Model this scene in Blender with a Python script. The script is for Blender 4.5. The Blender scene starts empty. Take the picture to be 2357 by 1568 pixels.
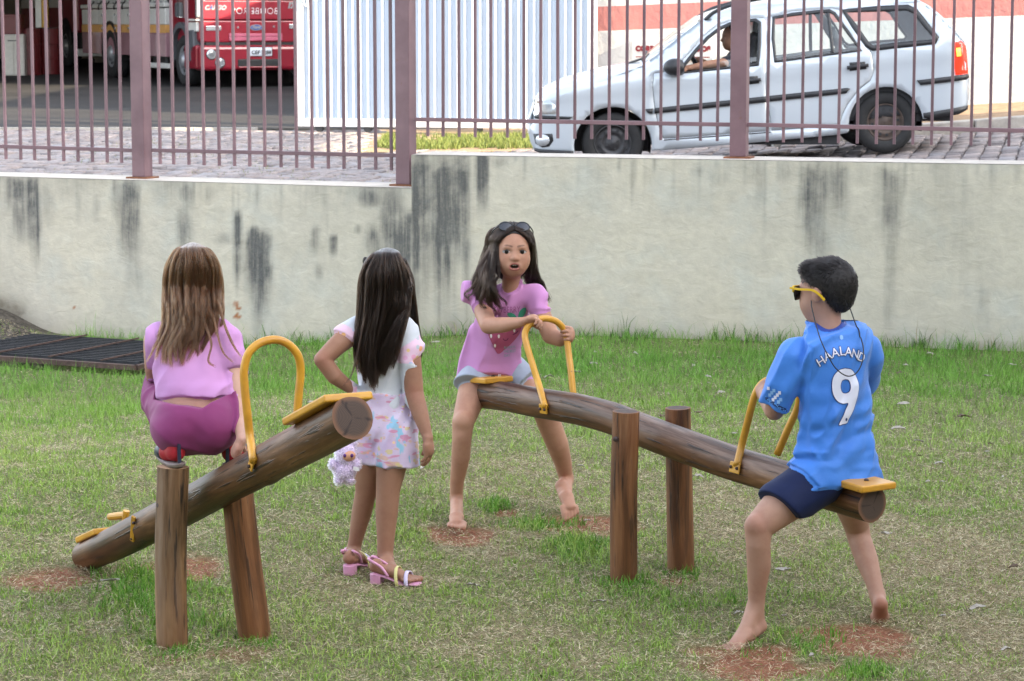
import bpy, bmesh, math, random
import numpy as np
from mathutils import Vector, Matrix, Euler
from mathutils.bvhtree import BVHTree
from mathutils.geometry import delaunay_2d_cdt, tessellate_polygon

random.seed(7)
RNG = np.random.default_rng(7)
SC = bpy.context.scene
COL = SC.collection

# ------------------------------------------------------------------ camera
CAM_H, PITCH, FPX = 1.87, math.radians(7.3), 5716.0
cam_d = bpy.data.cameras.new("camera")
cam = bpy.data.objects.new("camera", cam_d)
COL.objects.link(cam)
cam.location = (0, 0, CAM_H)
cam.rotation_euler = (math.radians(90) - PITCH, 0, 0)
cam_d.sensor_width = 36.0
cam_d.lens = FPX / 2357.0 * 36.0
cam_d.clip_start = 0.1
cam_d.clip_end = 2000
cam_d.dof.use_dof = True
cam_d.dof.focus_distance = 8.3
cam_d.dof.aperture_fstop = 16.0
SC.camera = cam

# ------------------------------------------------------------------ sky, sun, exposure
SUN_EL, SUN_AZ = 22.0, 30.0          # the sun stands to the right, 30 degrees towards the camera side
sdir = Vector((math.cos(math.radians(SUN_AZ)) * math.cos(math.radians(SUN_EL)),
               -math.sin(math.radians(SUN_AZ)) * math.cos(math.radians(SUN_EL)),
               math.sin(math.radians(SUN_EL))))
world = bpy.data.worlds.new("World")
SC.world = world
world.use_nodes = True
wn, wl = world.node_tree.nodes, world.node_tree.links
wn.clear()
w_out = wn.new("ShaderNodeOutputWorld")
w_bg = wn.new("ShaderNodeBackground")
w_sky = wn.new("ShaderNodeTexSky")
w_sky.sky_type = 'NISHITA'
w_sky.sun_disc = False
w_sky.sun_elevation = math.radians(SUN_EL)
w_sky.sun_rotation = math.atan2(sdir.x, sdir.y)
w_sky.air_density = 1.0
w_sky.dust_density = 2.5
w_sky.ozone_density = 1.0
w_hs = wn.new("ShaderNodeHueSaturation")
w_hs.inputs["Saturation"].default_value = 0.45
w_bg.inputs["Strength"].default_value = 0.15
wl.new(w_sky.outputs[0], w_hs.inputs["Color"])
wl.new(w_hs.outputs[0], w_bg.inputs["Color"])
wl.new(w_bg.outputs[0], w_out.inputs["Surface"])
sun_d = bpy.data.lights.new("sun", 'SUN')
sun_d.energy = 3.2
sun_d.angle = math.radians(0.5)
sun_d.color = (1.0, 0.82, 0.58)
sun = bpy.data.objects.new("sun", sun_d)
COL.objects.link(sun)
sun.rotation_euler = sdir.to_track_quat('Z', 'Y').to_euler()
sun.location = sdir * 60

vs = SC.view_settings
SC.display_settings.display_device = 'sRGB'
vs.view_transform = 'Standard'
vs.look = 'None'
vs.exposure = 2.68
vs.gamma = 1.0
vs.use_curve_mapping = False
SC.render.film_transparent = False
SC.cycles.use_denoising = True
SC.cycles.max_bounces = 8
SC.cycles.transparent_max_bounces = 12

# ------------------------------------------------------------------ pixel <-> place helpers (2357 px wide frame)
_F = np.array((0, math.cos(PITCH), -math.sin(PITCH)))
_U = np.array((0, math.sin(PITCH), math.cos(PITCH)))
_R = np.array((1.0, 0, 0))
_O = np.array((0, 0, CAM_H))

def ray(u, v):
    return _F + (u - 1178.5) / FPX * _R + (784.0 - v) / FPX * _U

def P(u, v, Y):
    """point at depth y = Y on the line of sight through (u, v)"""
    d = ray(u, v)
    return _O + d * (Y / d[1])

def gp(u, v, z=0.0):
    """point at height z on the line of sight through (u, v)"""
    d = ray(u, v)
    return _O + d * ((z - CAM_H) / d[2])

def rpx(r, Y):
    return r * Y / FPX

def sstep(a, b, x):
    t = np.clip((np.asarray(x, float) - a) / (b - a), 0, 1)
    return t * t * (3 - 2 * t)

_LAT = {}
def vnoise(p, seed=0):
    """smooth value noise in [-1, 1]; p is (..., 3)"""
    p = np.asarray(p, float)
    if seed not in _LAT:
        _LAT[seed] = np.random.default_rng(1000 + seed).uniform(-1, 1, (32, 32, 32)).astype(np.float32)
    L = _LAT[seed]
    i = np.floor(p).astype(int)
    f = p - i
    f = f * f * (3 - 2 * f)
    i0 = i & 31
    i1 = (i + 1) & 31
    fx, fy, fz = f[..., 0], f[..., 1], f[..., 2]
    def g(a, b, c):
        return L[a, b, c]
    x0, y0, z0 = i0[..., 0], i0[..., 1], i0[..., 2]
    x1, y1, z1 = i1[..., 0], i1[..., 1], i1[..., 2]
    c00 = g(x0, y0, z0) * (1 - fx) + g(x1, y0, z0) * fx
    c10 = g(x0, y1, z0) * (1 - fx) + g(x1, y1, z0) * fx
    c01 = g(x0, y0, z1) * (1 - fx) + g(x1, y0, z1) * fx
    c11 = g(x0, y1, z1) * (1 - fx) + g(x1, y1, z1) * fx
    return (c00 * (1 - fy) + c10 * fy) * (1 - fz) + (c01 * (1 - fy) + c11 * fy) * fz

def fbm(p, octv=4, seed=0, gain=0.5):
    p = np.asarray(p, float)
    s, a, t = 0, 1.0, 0
    for k in range(octv):
        s = s + a * vnoise(p * (2.03 ** k) + 7.3 * k, seed + k)
        t += a
        a *= gain
    return s / t

def n3(x, y, z=0.0):
    return np.stack(np.broadcast_arrays(np.asarray(x, float), np.asarray(y, float), np.asarray(z, float)), -1)

# ------------------------------------------------------------------ object helpers
def empty(name, loc, label=None, cat=None, group=None):
    o = bpy.data.objects.new(name, None)
    COL.objects.link(o)
    o.location = Vector([float(c) for c in loc])
    o.empty_display_size = 0.1
    tag(o, label, cat, group)
    return o

def tag(o, label=None, cat=None, group=None, kind=None):
    if label: o["label"] = label
    if cat: o["category"] = cat
    if group: o["group"] = group
    if kind: o["kind"] = kind
    return o

def wloc(o):
    v = Vector((0, 0, 0))
    while o is not None:
        v = v + o.location
        o = o.parent
    return v

def mesh_obj(name, V, F, mat, parent=None, smooth=False, edges=()):
    """V in place coordinates; the object hangs under its parent (parents are never rotated before this)"""
    V = np.asarray(V, float).reshape(-1, 3)
    me = bpy.data.meshes.new(name)
    off = np.array(wloc(parent)) if parent is not None else np.zeros(3)
    me.from_pydata((V - off).tolist(), list(edges), [list(map(int, f)) for f in F])
    me.validate()
    if smooth:
        me.polygons.foreach_set("use_smooth", [True] * len(me.polygons))
    o = bpy.data.objects.new(name, me)
    COL.objects.link(o)
    if parent is not None:
        o.parent = parent
    if mat is not None:
        for m in (mat if isinstance(mat, (list, tuple)) else [mat]):
            me.materials.append(m)
    return o

def fast_mesh(name, V, loops, sizes, mat, parent=None, smooth=True, attrs=None):
    """numpy route for big meshes: loops flat vertex indices, sizes = verts per face (array)"""
    me = bpy.data.meshes.new(name)
    V = np.asarray(V, np.float32)
    off = np.array(wloc(parent), np.float32) if parent is not None else np.zeros(3, np.float32)
    me.vertices.add(len(V))
    me.vertices.foreach_set("co", (V - off).ravel())
    loops = np.asarray(loops, np.int32).ravel()
    sizes = np.asarray(sizes, np.int32)
    me.loops.add(len(loops))
    me.loops.foreach_set("vertex_index", loops)
    me.polygons.add(len(sizes))
    st = np.zeros(len(sizes), np.int32)
    st[1:] = np.cumsum(sizes)[:-1]
    me.polygons.foreach_set("loop_start", st)
    me.polygons.foreach_set("loop_total", sizes)
    if smooth:
        me.polygons.foreach_set("use_smooth", np.ones(len(sizes), bool))
    me.update(calc_edges=True)
    if attrs:
        for an, av in attrs.items():
            av = np.asarray(av, np.float32)
            if av.ndim == 1:
                a = me.attributes.new(an, 'FLOAT', 'POINT')
                a.data.foreach_set("value", av)
            else:
                a = me.attributes.new(an, 'FLOAT_COLOR', 'POINT')
                if av.shape[1] == 3:
                    av = np.concatenate([av, np.ones((len(av), 1), np.float32)], 1)
                a.data.foreach_set("color", av.ravel())
    o = bpy.data.objects.new(name, me)
    COL.objects.link(o)
    if parent is not None:
        o.parent = parent
    for m in (mat if isinstance(mat, (list, tuple)) else [mat]):
        me.materials.append(m)
    return o

class MB:
    """collects shapes into one mesh"""
    def __init__(s):
        s.V, s.F = [], []
    def add(s, V, F):
        n = len(s.V)
        s.V += [tuple(map(float, v)) for v in V]
        s.F += [tuple(i + n for i in f) for f in F]
        return s
    def box(s, lo, hi, M=None):
        x0, y0, z0 = lo
        x1, y1, z1 = hi
        V = [(x0, y0, z0), (x1, y0, z0), (x1, y1, z0), (x0, y1, z0), (x0, y0, z1), (x1, y0, z1), (x1, y1, z1), (x0, y1, z1)]
        if M is not None:
            V = [tuple(M @ Vector(v)) for v in V]
        return s.add(V, [(0, 3, 2, 1), (4, 5, 6, 7), (0, 1, 5, 4), (1, 2, 6, 5), (2, 3, 7, 6), (3, 0, 4, 7)])
    def bar(s, a, b, w, h, up=(0, 0, 1)):
        a, b = np.array(a, float), np.array(b, float)
        t = (b - a) / np.linalg.norm(b - a)
        x = np.cross(t, up)
        if np.linalg.norm(x) < 1e-6: x = np.cross(t, (0, 1, 0))
        x /= np.linalg.norm(x)
        y = np.cross(x, t)
        V = []
        for p in (a, b):
            for sx, sy in ((-1, -1), (1, -1), (1, 1), (-1, 1)):
                V.append(p + x * sx * w / 2 + y * sy * h / 2)
        return s.add(V, [(0, 1, 2, 3), (7, 6, 5, 4), (0, 4, 5, 1), (1, 5, 6, 2), (2, 6, 7, 3), (3, 7, 4, 0)])
    def tube(s, pts, r, n=10, caps=True):
        V, F = tube(pts, r, n, caps)
        return s.add(V, F)
    def prism(s, poly, fr, fb):
        """poly: 2D points; fr / fb map a 2D point to the front / back place"""
        n = len(poly)
        V = [fr(p) for p in poly] + [fb(p) for p in poly]
        F = [tuple(range(n)), tuple(range(2 * n - 1, n - 1, -1))]
        F += [(i, i + n, (i + 1) % n + n, (i + 1) % n) for i in range(n)]
        return s.add(V, F)
    def build(s, name, mat, parent=None, smooth=False, bevel=0, seg=2):
        o = mesh_obj(name, s.V, s.F, mat, parent, smooth)
        if bevel:
            m = o.modifiers.new("bevel", 'BEVEL')
            m.width = bevel
            m.segments = seg
            m.limit_method = 'ANGLE'
            m.angle_limit = math.radians(35)
            m.harden_normals = False
        return o

def catmull(pts, n=8):
    pts = [np.array(p, float) for p in pts]
    P0 = [2 * pts[0] - pts[1]] + pts + [2 * pts[-1] - pts[-2]]
    out = []
    for i in range(1, len(P0) - 2):
        a, b, c, d = P0[i - 1], P0[i], P0[i + 1], P0[i + 2]
        for k in range(n):
            t = k / n
            out.append(0.5 * ((2 * b) + (c - a) * t + (2 * a - 5 * b + 4 * c - d) * t * t + (3 * b - a - 3 * c + d) * t ** 3))
    out.append(pts[-1])
    return np.array(out)

def tube(pts, r, n=10, caps=True):
    pts = np.asarray(pts, float)
    m = len(pts)
    r = np.broadcast_to(np.asarray(r, float), (m,))
    T = np.gradient(pts, axis=0)
    T /= np.linalg.norm(T, axis=1)[:, None] + 1e-12
    ref = np.array((0, 0, 1.0)) if abs(T[0][2]) < 0.9 else np.array((1.0, 0, 0))
    x = np.cross(T[0], ref)
    x /= np.linalg.norm(x)
    V = []
    for i in range(m):
        x = x - T[i] * np.dot(x, T[i])
        x /= np.linalg.norm(x)
        y = np.cross(T[i], x)
        for k in range(n):
            a = 2 * math.pi * k / n
            V.append(pts[i] + r[i] * (math.cos(a) * x + math.sin(a) * y))
    F = []
    for i in range(m - 1):
        for k in range(n):
            F.append((i * n + k, i * n + (k + 1) % n, (i + 1) * n + (k + 1) % n, (i + 1) * n + k))
    if caps:
        F.append(tuple(range(n - 1, -1, -1)))
        F.append(tuple(range((m - 1) * n, m * n)))
    return V, F

# ------------------------------------------------------------------ material helpers
def lin(c):
    """sRGB hex or 0..1 sRGB triple to linear"""
    if isinstance(c, str):
        c = c.lstrip('#')
        c = [int(c[i:i + 2], 16) / 255 for i in (0, 2, 4)]
    return tuple(x / 12.92 if x <= 0.04045 else ((x + 0.055) / 1.055) ** 2.4 for x in c)

class NT:
    def __init__(s, name):
        s.m = bpy.data.materials.new(name)
        s.m.use_nodes = True
        s.n, s.l = s.m.node_tree.nodes, s.m.node_tree.links
        s.b = s.n["Principled BSDF"]
    def new(s, t, **kw):
        nd = s.n.new(t)
        for k, v in kw.items():
            setattr(nd, k, v)
        return nd
    def link(s, a, b):
        s.l.new(a, b)
    def coord(s, which="Object", scale=(1, 1, 1)):
        tc = s.new("ShaderNodeTexCoord")
        mp = s.new("ShaderNodeMapping")
        mp.inputs["Scale"].default_value = scale
        s.link(tc.outputs[which], mp.inputs["Vector"])
        return mp.outputs["Vector"]
    def noise(s, vec, scale=5, detail=4, rough=0.55, dist=0.0):
        nd = s.new("ShaderNodeTexNoise")
        nd.inputs["Scale"].default_value = scale
        nd.inputs["Detail"].default_value = detail
        nd.inputs["Roughness"].default_value = rough
        nd.inputs["Distortion"].default_value = dist
        if vec is not None: s.link(vec, nd.inputs["Vector"])
        return nd.outputs["Fac"]
    def ramp(s, fac, stops):
        nd = s.new("ShaderNodeValToRGB")
        e = nd.color_ramp.elements
        while len(e) < len(stops):
            e.new(0.5)
        for i, (p, c) in enumerate(stops):
            e[i].position = p
            e[i].color = (*c, 1) if len(c) == 3 else c
        s.link(fac, nd.inputs["Fac"])
        return nd.outputs["Color"]
    def mix(s, fac, a, b, blend='MIX'):
        nd = s.new("ShaderNodeMix", data_type='RGBA', blend_type=blend)
        for sock, v in ((nd.inputs[0], fac), (nd.inputs[6], a), (nd.inputs[7], b)):
            if isinstance(v, (int, float)):
                sock.default_value = v
            elif isinstance(v, tuple):
                sock.default_value = (*v, 1)
            else:
                s.link(v, sock)
        return nd.outputs[2]
    def math(s, op, a, b=0.0, c=None):
        nd = s.new("ShaderNodeMath", operation=op)
        for i, v in enumerate((a, b) if c is None else (a, b, c)):
            if isinstance(v, (int, float)): nd.inputs[i].default_value = v
            else: s.link(v, nd.inputs[i])
        return nd.outputs[0]
    def attr(s, name, out="Fac", typ='GEOMETRY'):
        nd = s.new("ShaderNodeAttribute", attribute_name=name, attribute_type=typ)
        return nd.outputs[out]
    def bump(s, h, strength=0.3, dist=0.01):
        nd = s.new("ShaderNodeBump")
        nd.inputs["Strength"].default_value = strength
        nd.inputs["Distance"].default_value = dist
        s.link(h, nd.inputs["Height"])
        s.link(nd.outputs[0], s.b.inputs["Normal"])
    def set(s, **kw):
        for k, v in kw.items():
            k = {"base": "Base Color", "rough": "Roughness", "metal": "Metallic", "coat": "Coat Weight", "coat_r": "Coat Roughness",
                 "spec": "Specular IOR Level", "sss": "Subsurface Weight", "sheen": "Sheen Weight", "trans": "Transmission Weight", "alpha": "Alpha"}.get(k, k)
            if isinstance(v, tuple): s.b.inputs[k].default_value = (*v, 1) if len(v) == 3 else v
            elif isinstance(v, (int, float)): s.b.inputs[k].default_value = v
            else: s.link(v, s.b.inputs[k])
        return s

def simple(name, c, rough=0.5, var=0.12, nscale=12, bump=0.0, **kw):
    """a coloured surface with light uneven wear"""
    t = NT(name)
    c = lin(c) if isinstance(c, str) else c
    v = t.coord("Object")
    f = t.noise(v, nscale, 5, 0.6)
    d = tuple(x * (1 - var) for x in c)
    l = tuple(min(1, x * (1 + var * 0.7)) for x in c)
    t.set(base=t.ramp(f, [(0.3, d), (0.7, l)]), rough=rough, **kw)
    if bump: t.bump(t.noise(v, nscale * 6, 4), bump, 0.004)
    return t.m
# ================================================================== SETTING
WA_R, WA_L = math.radians(16.5), math.radians(25)
CORN = P(947, 432, 15.6)
CX, CY = CORN[0], CORN[1]
dR = np.array((math.cos(WA_R), -math.sin(WA_R)))      # along the right wall, to the right
dL = np.array((-math.cos(WA_L), math.sin(WA_L)))      # along the left wall, to the left
nR = np.array((-math.sin(WA_R), -math.cos(WA_R)))     # outward normals, towards the lawn
nL = np.array((-math.sin(WA_L), -math.cos(WA_L)))

def wall_hit(u, side):
    """where the line of sight through column u meets the wall face: (x, y, distance from the corner)"""
    d = dR if side == 'R' else dL
    k = ray(u, 400)
    kx = k[0] / k[1]
    t = (kx * CY - CX) / (d[0] - kx * d[1])
    return CX + d[0] * t, CY + d[1] * t, t

def wall_pt(u, v, side):
    x, y, t = wall_hit(u, side)
    return P(u, v, y)

_a, _b = wall_pt(947, 357, 'R'), wall_pt(2357, 380, 'R')
TOP_R0, TOP_R1, LEN_R1 = _a[2], _b[2], wall_hit(2357, 'R')[2]
_a, _b = wall_pt(947, 434, 'L'), wall_pt(0, 407, 'L')
TOP_L0, TOP_L1, LEN_L1 = _a[2], _b[2], wall_hit(0, 'L')[2]
def top_r(t): return TOP_R0 + (TOP_R1 - TOP_R0) * t / LEN_R1
def top_l(t): return TOP_L0 + (TOP_L1 - TOP_L0) * t / LEN_L1

# ---- lawn ground
GR_Z = -0.175
GR_O = gp(77, 774, GR_Z)[:2]
GR_U = np.array((math.cos(WA_L), -math.sin(WA_L)))
GR_L, GR_D = 1.45, 0.98

def lawn_z(x, y):
    x, y = np.asarray(x, float), np.asarray(y, float)
    w = sstep(-0.3, -2.4, x - 0.15 * (y - 12)) * sstep(9.5, 14.2, y)
    z = -0.17 * w - 0.05 * sstep(11, 15, y)
    z = z + 0.02 * vnoise(n3(x * 0.8, y * 0.8, 0.3), 3) + 0.008 * vnoise(n3(x * 3, y * 3, 0.7), 4)
    # bank of dry earth at the far left, against the wall
    z = z + 0.16 * sstep(-3.05, -3.6, x) * sstep(14.9, 16.0, y)
    return z

def gsplat(u, v, ru, rv, amp, z=0.0, sharp=1.0):
    c = gp(u, v, z)
    return (c[0], c[1], rpx(ru, c[1]), rv * c[1] ** 2 / (FPX * CAM_H), amp, sharp)

BARE = [gsplat(1066, 1222, 92, 26, 1.25), gsplat(1335, 1196, 120, 24, 1.2), gsplat(1415, 1205, 70, 22, .9),
        gsplat(1745, 1525, 165, 46, 1.3), gsplat(1660, 1490, 90, 26, .8), gsplat(1960, 1462, 140, 40, 1.25), gsplat(2050, 1500, 90, 26, .8),
        gsplat(430, 1302, 100, 34, 1.15), gsplat(110, 1335, 130, 36, .85), gsplat(560, 1500, 90, 30, .6), gsplat(380, 1520, 80, 30, .5),
        gsplat(1560, 1330, 60, 16, .8), gsplat(1925, 1530, 42, 18, 1.0), gsplat(1160, 1172, 26, 9, 1.1), gsplat(1440, 1345, 60, 14, .5),
        gsplat(230, 1310, 70, 18, .5)]
GREEN = [gsplat(1130, 1165, 45, 16, 1.0), gsplat(1240, 1205, 70, 18, 1.0), gsplat(1330, 1250, 90, 26, 1.0), gsplat(1380, 1290, 90, 26, .8),
         gsplat(1520, 1375, 160, 40, .55), gsplat(1700, 1390, 120, 40, .5), gsplat(1820, 1470, 80, 40, .7), gsplat(1980, 1545, 60, 22, .7),
         gsplat(330, 1350, 90, 60, .9), gsplat(420, 1420, 150, 80, .65), gsplat(500, 1360, 70, 40, .7), gsplat(100, 1500, 200, 70, .4),
         gsplat(640, 1545, 200, 50, .5), gsplat(1560, 1290, 90, 22, .6), gsplat(2250, 1130, 160, 60, .5),
         gsplat(120, 1000, 200, 70, .35), gsplat(1460, 1350, 60, 14, .6), gsplat(1640, 1540, 60, 30, .4), gsplat(950, 1440, 140, 40, .2)]
DRY = [gsplat(1180, 1260, 160, 60, .5), gsplat(1240, 1100, 220, 70, .35), gsplat(2180, 1290, 220, 110, .6), gsplat(1700, 1200, 150, 90, .5), gsplat(820, 1320, 170, 80, .3),
       gsplat(650, 1250, 120, 60, .3), gsplat(2230, 1480, 180, 80, .55), gsplat(1200, 1480, 300, 60, .3)]

def splats(L, x, y, wob=0.25, seed=11):
    s = np.zeros(np.broadcast(x, y).shape)
    wx = fbm(n3(x * 5, y * 5, 1.1), 3, seed)
    wy = fbm(n3(x * 5, y * 5, 5.1), 3, seed + 5)
    for cx, cy, rx, ry, a, sh in L:
        q = ((x - cx) / rx + wob * wx) ** 2 + ((y - cy) / ry + wob * wy) ** 2
        s = np.maximum(s, a * np.exp(-q * q * 0.7 * sh))
    return s

def bare_at(x, y):
    b = splats(BARE, x, y, 0.5)
    m = 0.35 * fbm(n3(x * 9, y * 9, 2.2), 3, 21)
    return np.clip(b * .95 + m * (b > 0.08) - .06, 0, 1)

def green_at(x, y):
    g = splats(GREEN, x, y, 0.6, 31)
    d = splats(DRY, x, y, 0.6, 41)
    far = sstep(10.2, 13.8, y + 0.22 * x + 0.5 * vnoise(n3(x * 1.3, y * 1.3, 3.3), 8))
    base = 0.50 + 0.30 * fbm(n3(x * 2.2, y * 1.3, 0.4), 4, 51) + 0.1 * sstep(9.4, 11.5, y)
    mound = sstep(-2.9, -3.3, x) * sstep(14.6, 15.4, y)
    far = far * (.74 + .30 * fbm(n3(x * 3, y * 2, 9.4), 3, 56))
    return np.clip(np.maximum(np.maximum(base - d * 0.8, g), far) * (1 - mound), 0.02, 1)

t = NT("lawn_soil")
bare = t.attr("bare")
grn = t.attr("green")
v = t.coord("Object")
thatch = t.ramp(t.math('ADD', t.math('MULTIPLY', t.noise(v, 60, 6, 0.75), .5), t.math('MULTIPLY', t.noise(t.coord('Object', (1, .45, 1)), 330, 4, 0.7, 1.5), .5)), [(0.36, (0.045, 0.034, 0.018)), (0.5, (0.20, 0.16, 0.09)), (0.63, (0.44, 0.38, 0.25))])
thatch = t.mix(grn, thatch, t.ramp(t.math('ADD', t.math('MULTIPLY', t.noise(v, 45, 5, 0.75), .5), t.math('MULTIPLY', t.noise(t.coord('Object', (1, .45, 1)), 300, 4, 0.7, 1.5), .5)), [(0.38, (0.018, 0.034, 0.008)), (0.5, (0.07, 0.10, 0.028)), (0.62, (0.19, 0.24, 0.075))]))
soil = t.ramp(t.noise(v, 14, 6, 0.65), [(0.25, (0.17, 0.066, 0.036)), (0.55, (0.285, 0.12, 0.068)), (0.8, (0.38, 0.20, 0.125))])
grit = t.ramp(t.noise(v, 150, 3, 0.6), [(0.35, (0.62, 0.62, 0.62)), (0.65, (1.1, 1.08, 1.05))])
soil = t.mix(1.0, soil, grit, 'MULTIPLY')
edge = t.math('SMOOTH_MAX', 0.0, t.math('MULTIPLY', t.math('SUBTRACT', t.math('ADD', bare, t.math('MULTIPLY', t.noise(v, 30, 5, 0.7), 0.5)), 0.55), 2.2), 0.1)
edge = t.math('MINIMUM', edge, 1.0)
gnd = t.mix(edge, thatch, soil)
gnd = t.mix(t.attr('mound'), gnd, t.ramp(t.noise(v, 22, 6, .7), [(.35, (.018, .017, .015)), (.7, (.16, .14, .115))]))
t.set(base=gnd, rough=0.95, spec=0.15)
t.bump(t.noise(v, 70, 5, 0.7), 0.6, 0.012)
M_SOIL = t.m

gx = np.arange(-9, 9.001, 0.05)
gy = np.arange(3.5, 18.6, 0.05)
X, Y = np.meshgrid(gx, gy)
Z = lawn_z(X, Y) - 0.02 * bare_at(X, Y) * (Y < 12)
inU = (X - GR_O[0]) * GR_U[0] + (Y - GR_O[1]) * GR_U[1]
inN = (X - GR_O[0]) * nL[0] + (Y - GR_O[1]) * nL[1]
PIT = (inU > -0.02) & (inU < GR_L + 0.02) & (inN > -0.05) & (inN < GR_D + 0.02)
NEARPIT = (inU > -0.5) & (inU < GR_L + 0.3) & (inN > -0.1) & (inN < GR_D + 0.035)
Z = np.where(NEARPIT, np.minimum(Z, GR_Z - 0.012), Z)
Z = np.where(PIT, GR_Z - 0.32, Z)
ny, nx = X.shape
idx = np.arange(nx * ny).reshape(ny, nx)
quads = np.stack([idx[:-1, :-1], idx[:-1, 1:], idx[1:, 1:], idx[1:, :-1]], -1).reshape(-1, 4)
lawn = fast_mesh("lawn", np.stack([X, Y, Z], -1).reshape(-1, 3), quads, np.full(len(quads), 4), M_SOIL,
                 attrs={"bare": bare_at(X, Y).ravel(), "green": green_at(X, Y).ravel(), "mound": (sstep(-2.9, -3.2, X + .15 * fbm(n3(X * 4, Y * 4, 1), 3, 57)) * sstep(14.7, 15.5, Y)).ravel()})
tag(lawn, kind="structure")

t = NT("earth")
v = t.coord("Object")
t.set(base=t.ramp(t.noise(v, 0.7, 6, 0.6), [(0.3, (0.10, 0.075, 0.045)), (0.7, (0.17, 0.13, 0.075))]), rough=1.0)
g = mesh_obj("ground", [(-500, -500, -0.75), (500, -500, -0.75), (500, 900, -0.75), (-500, 900, -0.75)], [(0, 1, 2, 3)], t.m)
tag(g, kind="structure")

# ---- retaining wall: stained cream plaster
STAINS = []     # (side, distance from corner, half width, z top offset, z bottom offset, strength)
def stain(u0, u1, v0, v1, a, side='L'):
    uc = (u0 + u1) / 2
    p0, p1 = wall_pt(uc, v0, side), wall_pt(uc, v1, side)
    s0, s1 = wall_hit(u0, side)[2], wall_hit(u1, side)[2]
    STAINS.append((side, (s0 + s1) / 2, abs(s1 - s0) / 2 + 1e-3, p0[2], p1[2], a))
# crop coordinates of the left wall picture -> display: u = .4141 x, v = 386.7 + .4141 y
def cl(x0, x1, y0, y1, a): stain(.4141 * x0, .4141 * x1, 386.7 + .4141 * y0, 386.7 + .4141 * y1, a, 'L')
cl(60, 130, 60, 430, .62); cl(125, 215, 70, 520, .8); cl(215, 300, 60, 300, .42); cl(20, 60, 60, 240, .3); cl(300, 420, 60, 180, .3)
cl(150, 200, 300, 620, .35); cl(660, 775, 60, 520, .55); cl(700, 775, 200, 760, .3); cl(600, 680, 100, 260, .35)
cl(985, 1075, 85, 180, .62); cl(1130, 1190, 95, 190, .5); cl(970, 1065, 245, 440, .62); cl(1000, 1050, 300, 640, .2); cl(500, 560, 150, 290, .22)
cl(1295, 1335, 280, 690, .85); cl(1180, 1300, 370, 420, .35); cl(1365, 1500, 375, 760, 1.05); cl(1370, 1480, 600, 880, .75)
cl(1725, 1770, 330, 520, .45); cl(1828, 1868, 380, 500, .75); cl(1740, 1800, 540, 620, .55); cl(1960, 2010, 320, 360, .7)
cl(1975, 2120, 118, 215, .85); cl(2090, 2290, 115, 520, .95); cl(2190, 2290, 300, 900, .9); cl(2020, 2120, 310, 460, .7)
cl(1980, 2060, 420, 560, .2)
# right wall crop -> display: u = 920.7 + .6094 x, v = 349.9 + .6094 y
def cr(x0, x1, y0, y1, a): stain(920.7 + .6094 * x0, 920.7 + .6094 * x1, 349.9 + .6094 * y0, 349.9 + .6094 * y1, a, 'R')
cr(38, 110, 15, 620, 1.0); cr(105, 215, 15, 640, .82); cr(200, 268, 15, 560, .62); cr(290, 338, 20, 260, .75); cr(338, 410, 15, 60, .5); cr(720, 778, 40, 140, .5)
cr(1095, 1160, 45, 95, .7); cr(1140, 1260, 60, 125, .7); cr(1250, 1410, 30, 110, .55); cr(1330, 1390, 80, 210, .5); cr(1420, 1500, 40, 120, .5)
cr(1510, 1625, 45, 420, .95); cr(1625, 1700, 60, 330, .72); cr(1560, 1640, 300, 420, .5); cr(1695, 1800, 50, 110, .45); cr(1805, 1900, 75, 330, .8); cr(1835, 1885, 250, 700, .5)
cr(1990, 2060, 70, 110, .25); cr(2100, 2170, 110, 220, .3); cr(2200, 2280, 60, 190, .25); cr(1580, 1640, 330, 400, .4); cr(2195, 2235, 500, 700, .3); cr(1550, 1700, 30, 75, .4)

_rs = np.random.default_rng(321)
for sd_, L_, tf_ in (('L', 4.6, top_l), ('R', 5.6, top_r)):
    for _ in range(85):
        c_ = _rs.uniform(0.05, L_); t0_ = tf_(c_)
        STAINS.append((sd_, c_, _rs.uniform(.004, .018), t0_ + .02, t0_ - _rs.gamma(2, .07) - .03, _rs.uniform(.15, .5)))

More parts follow.
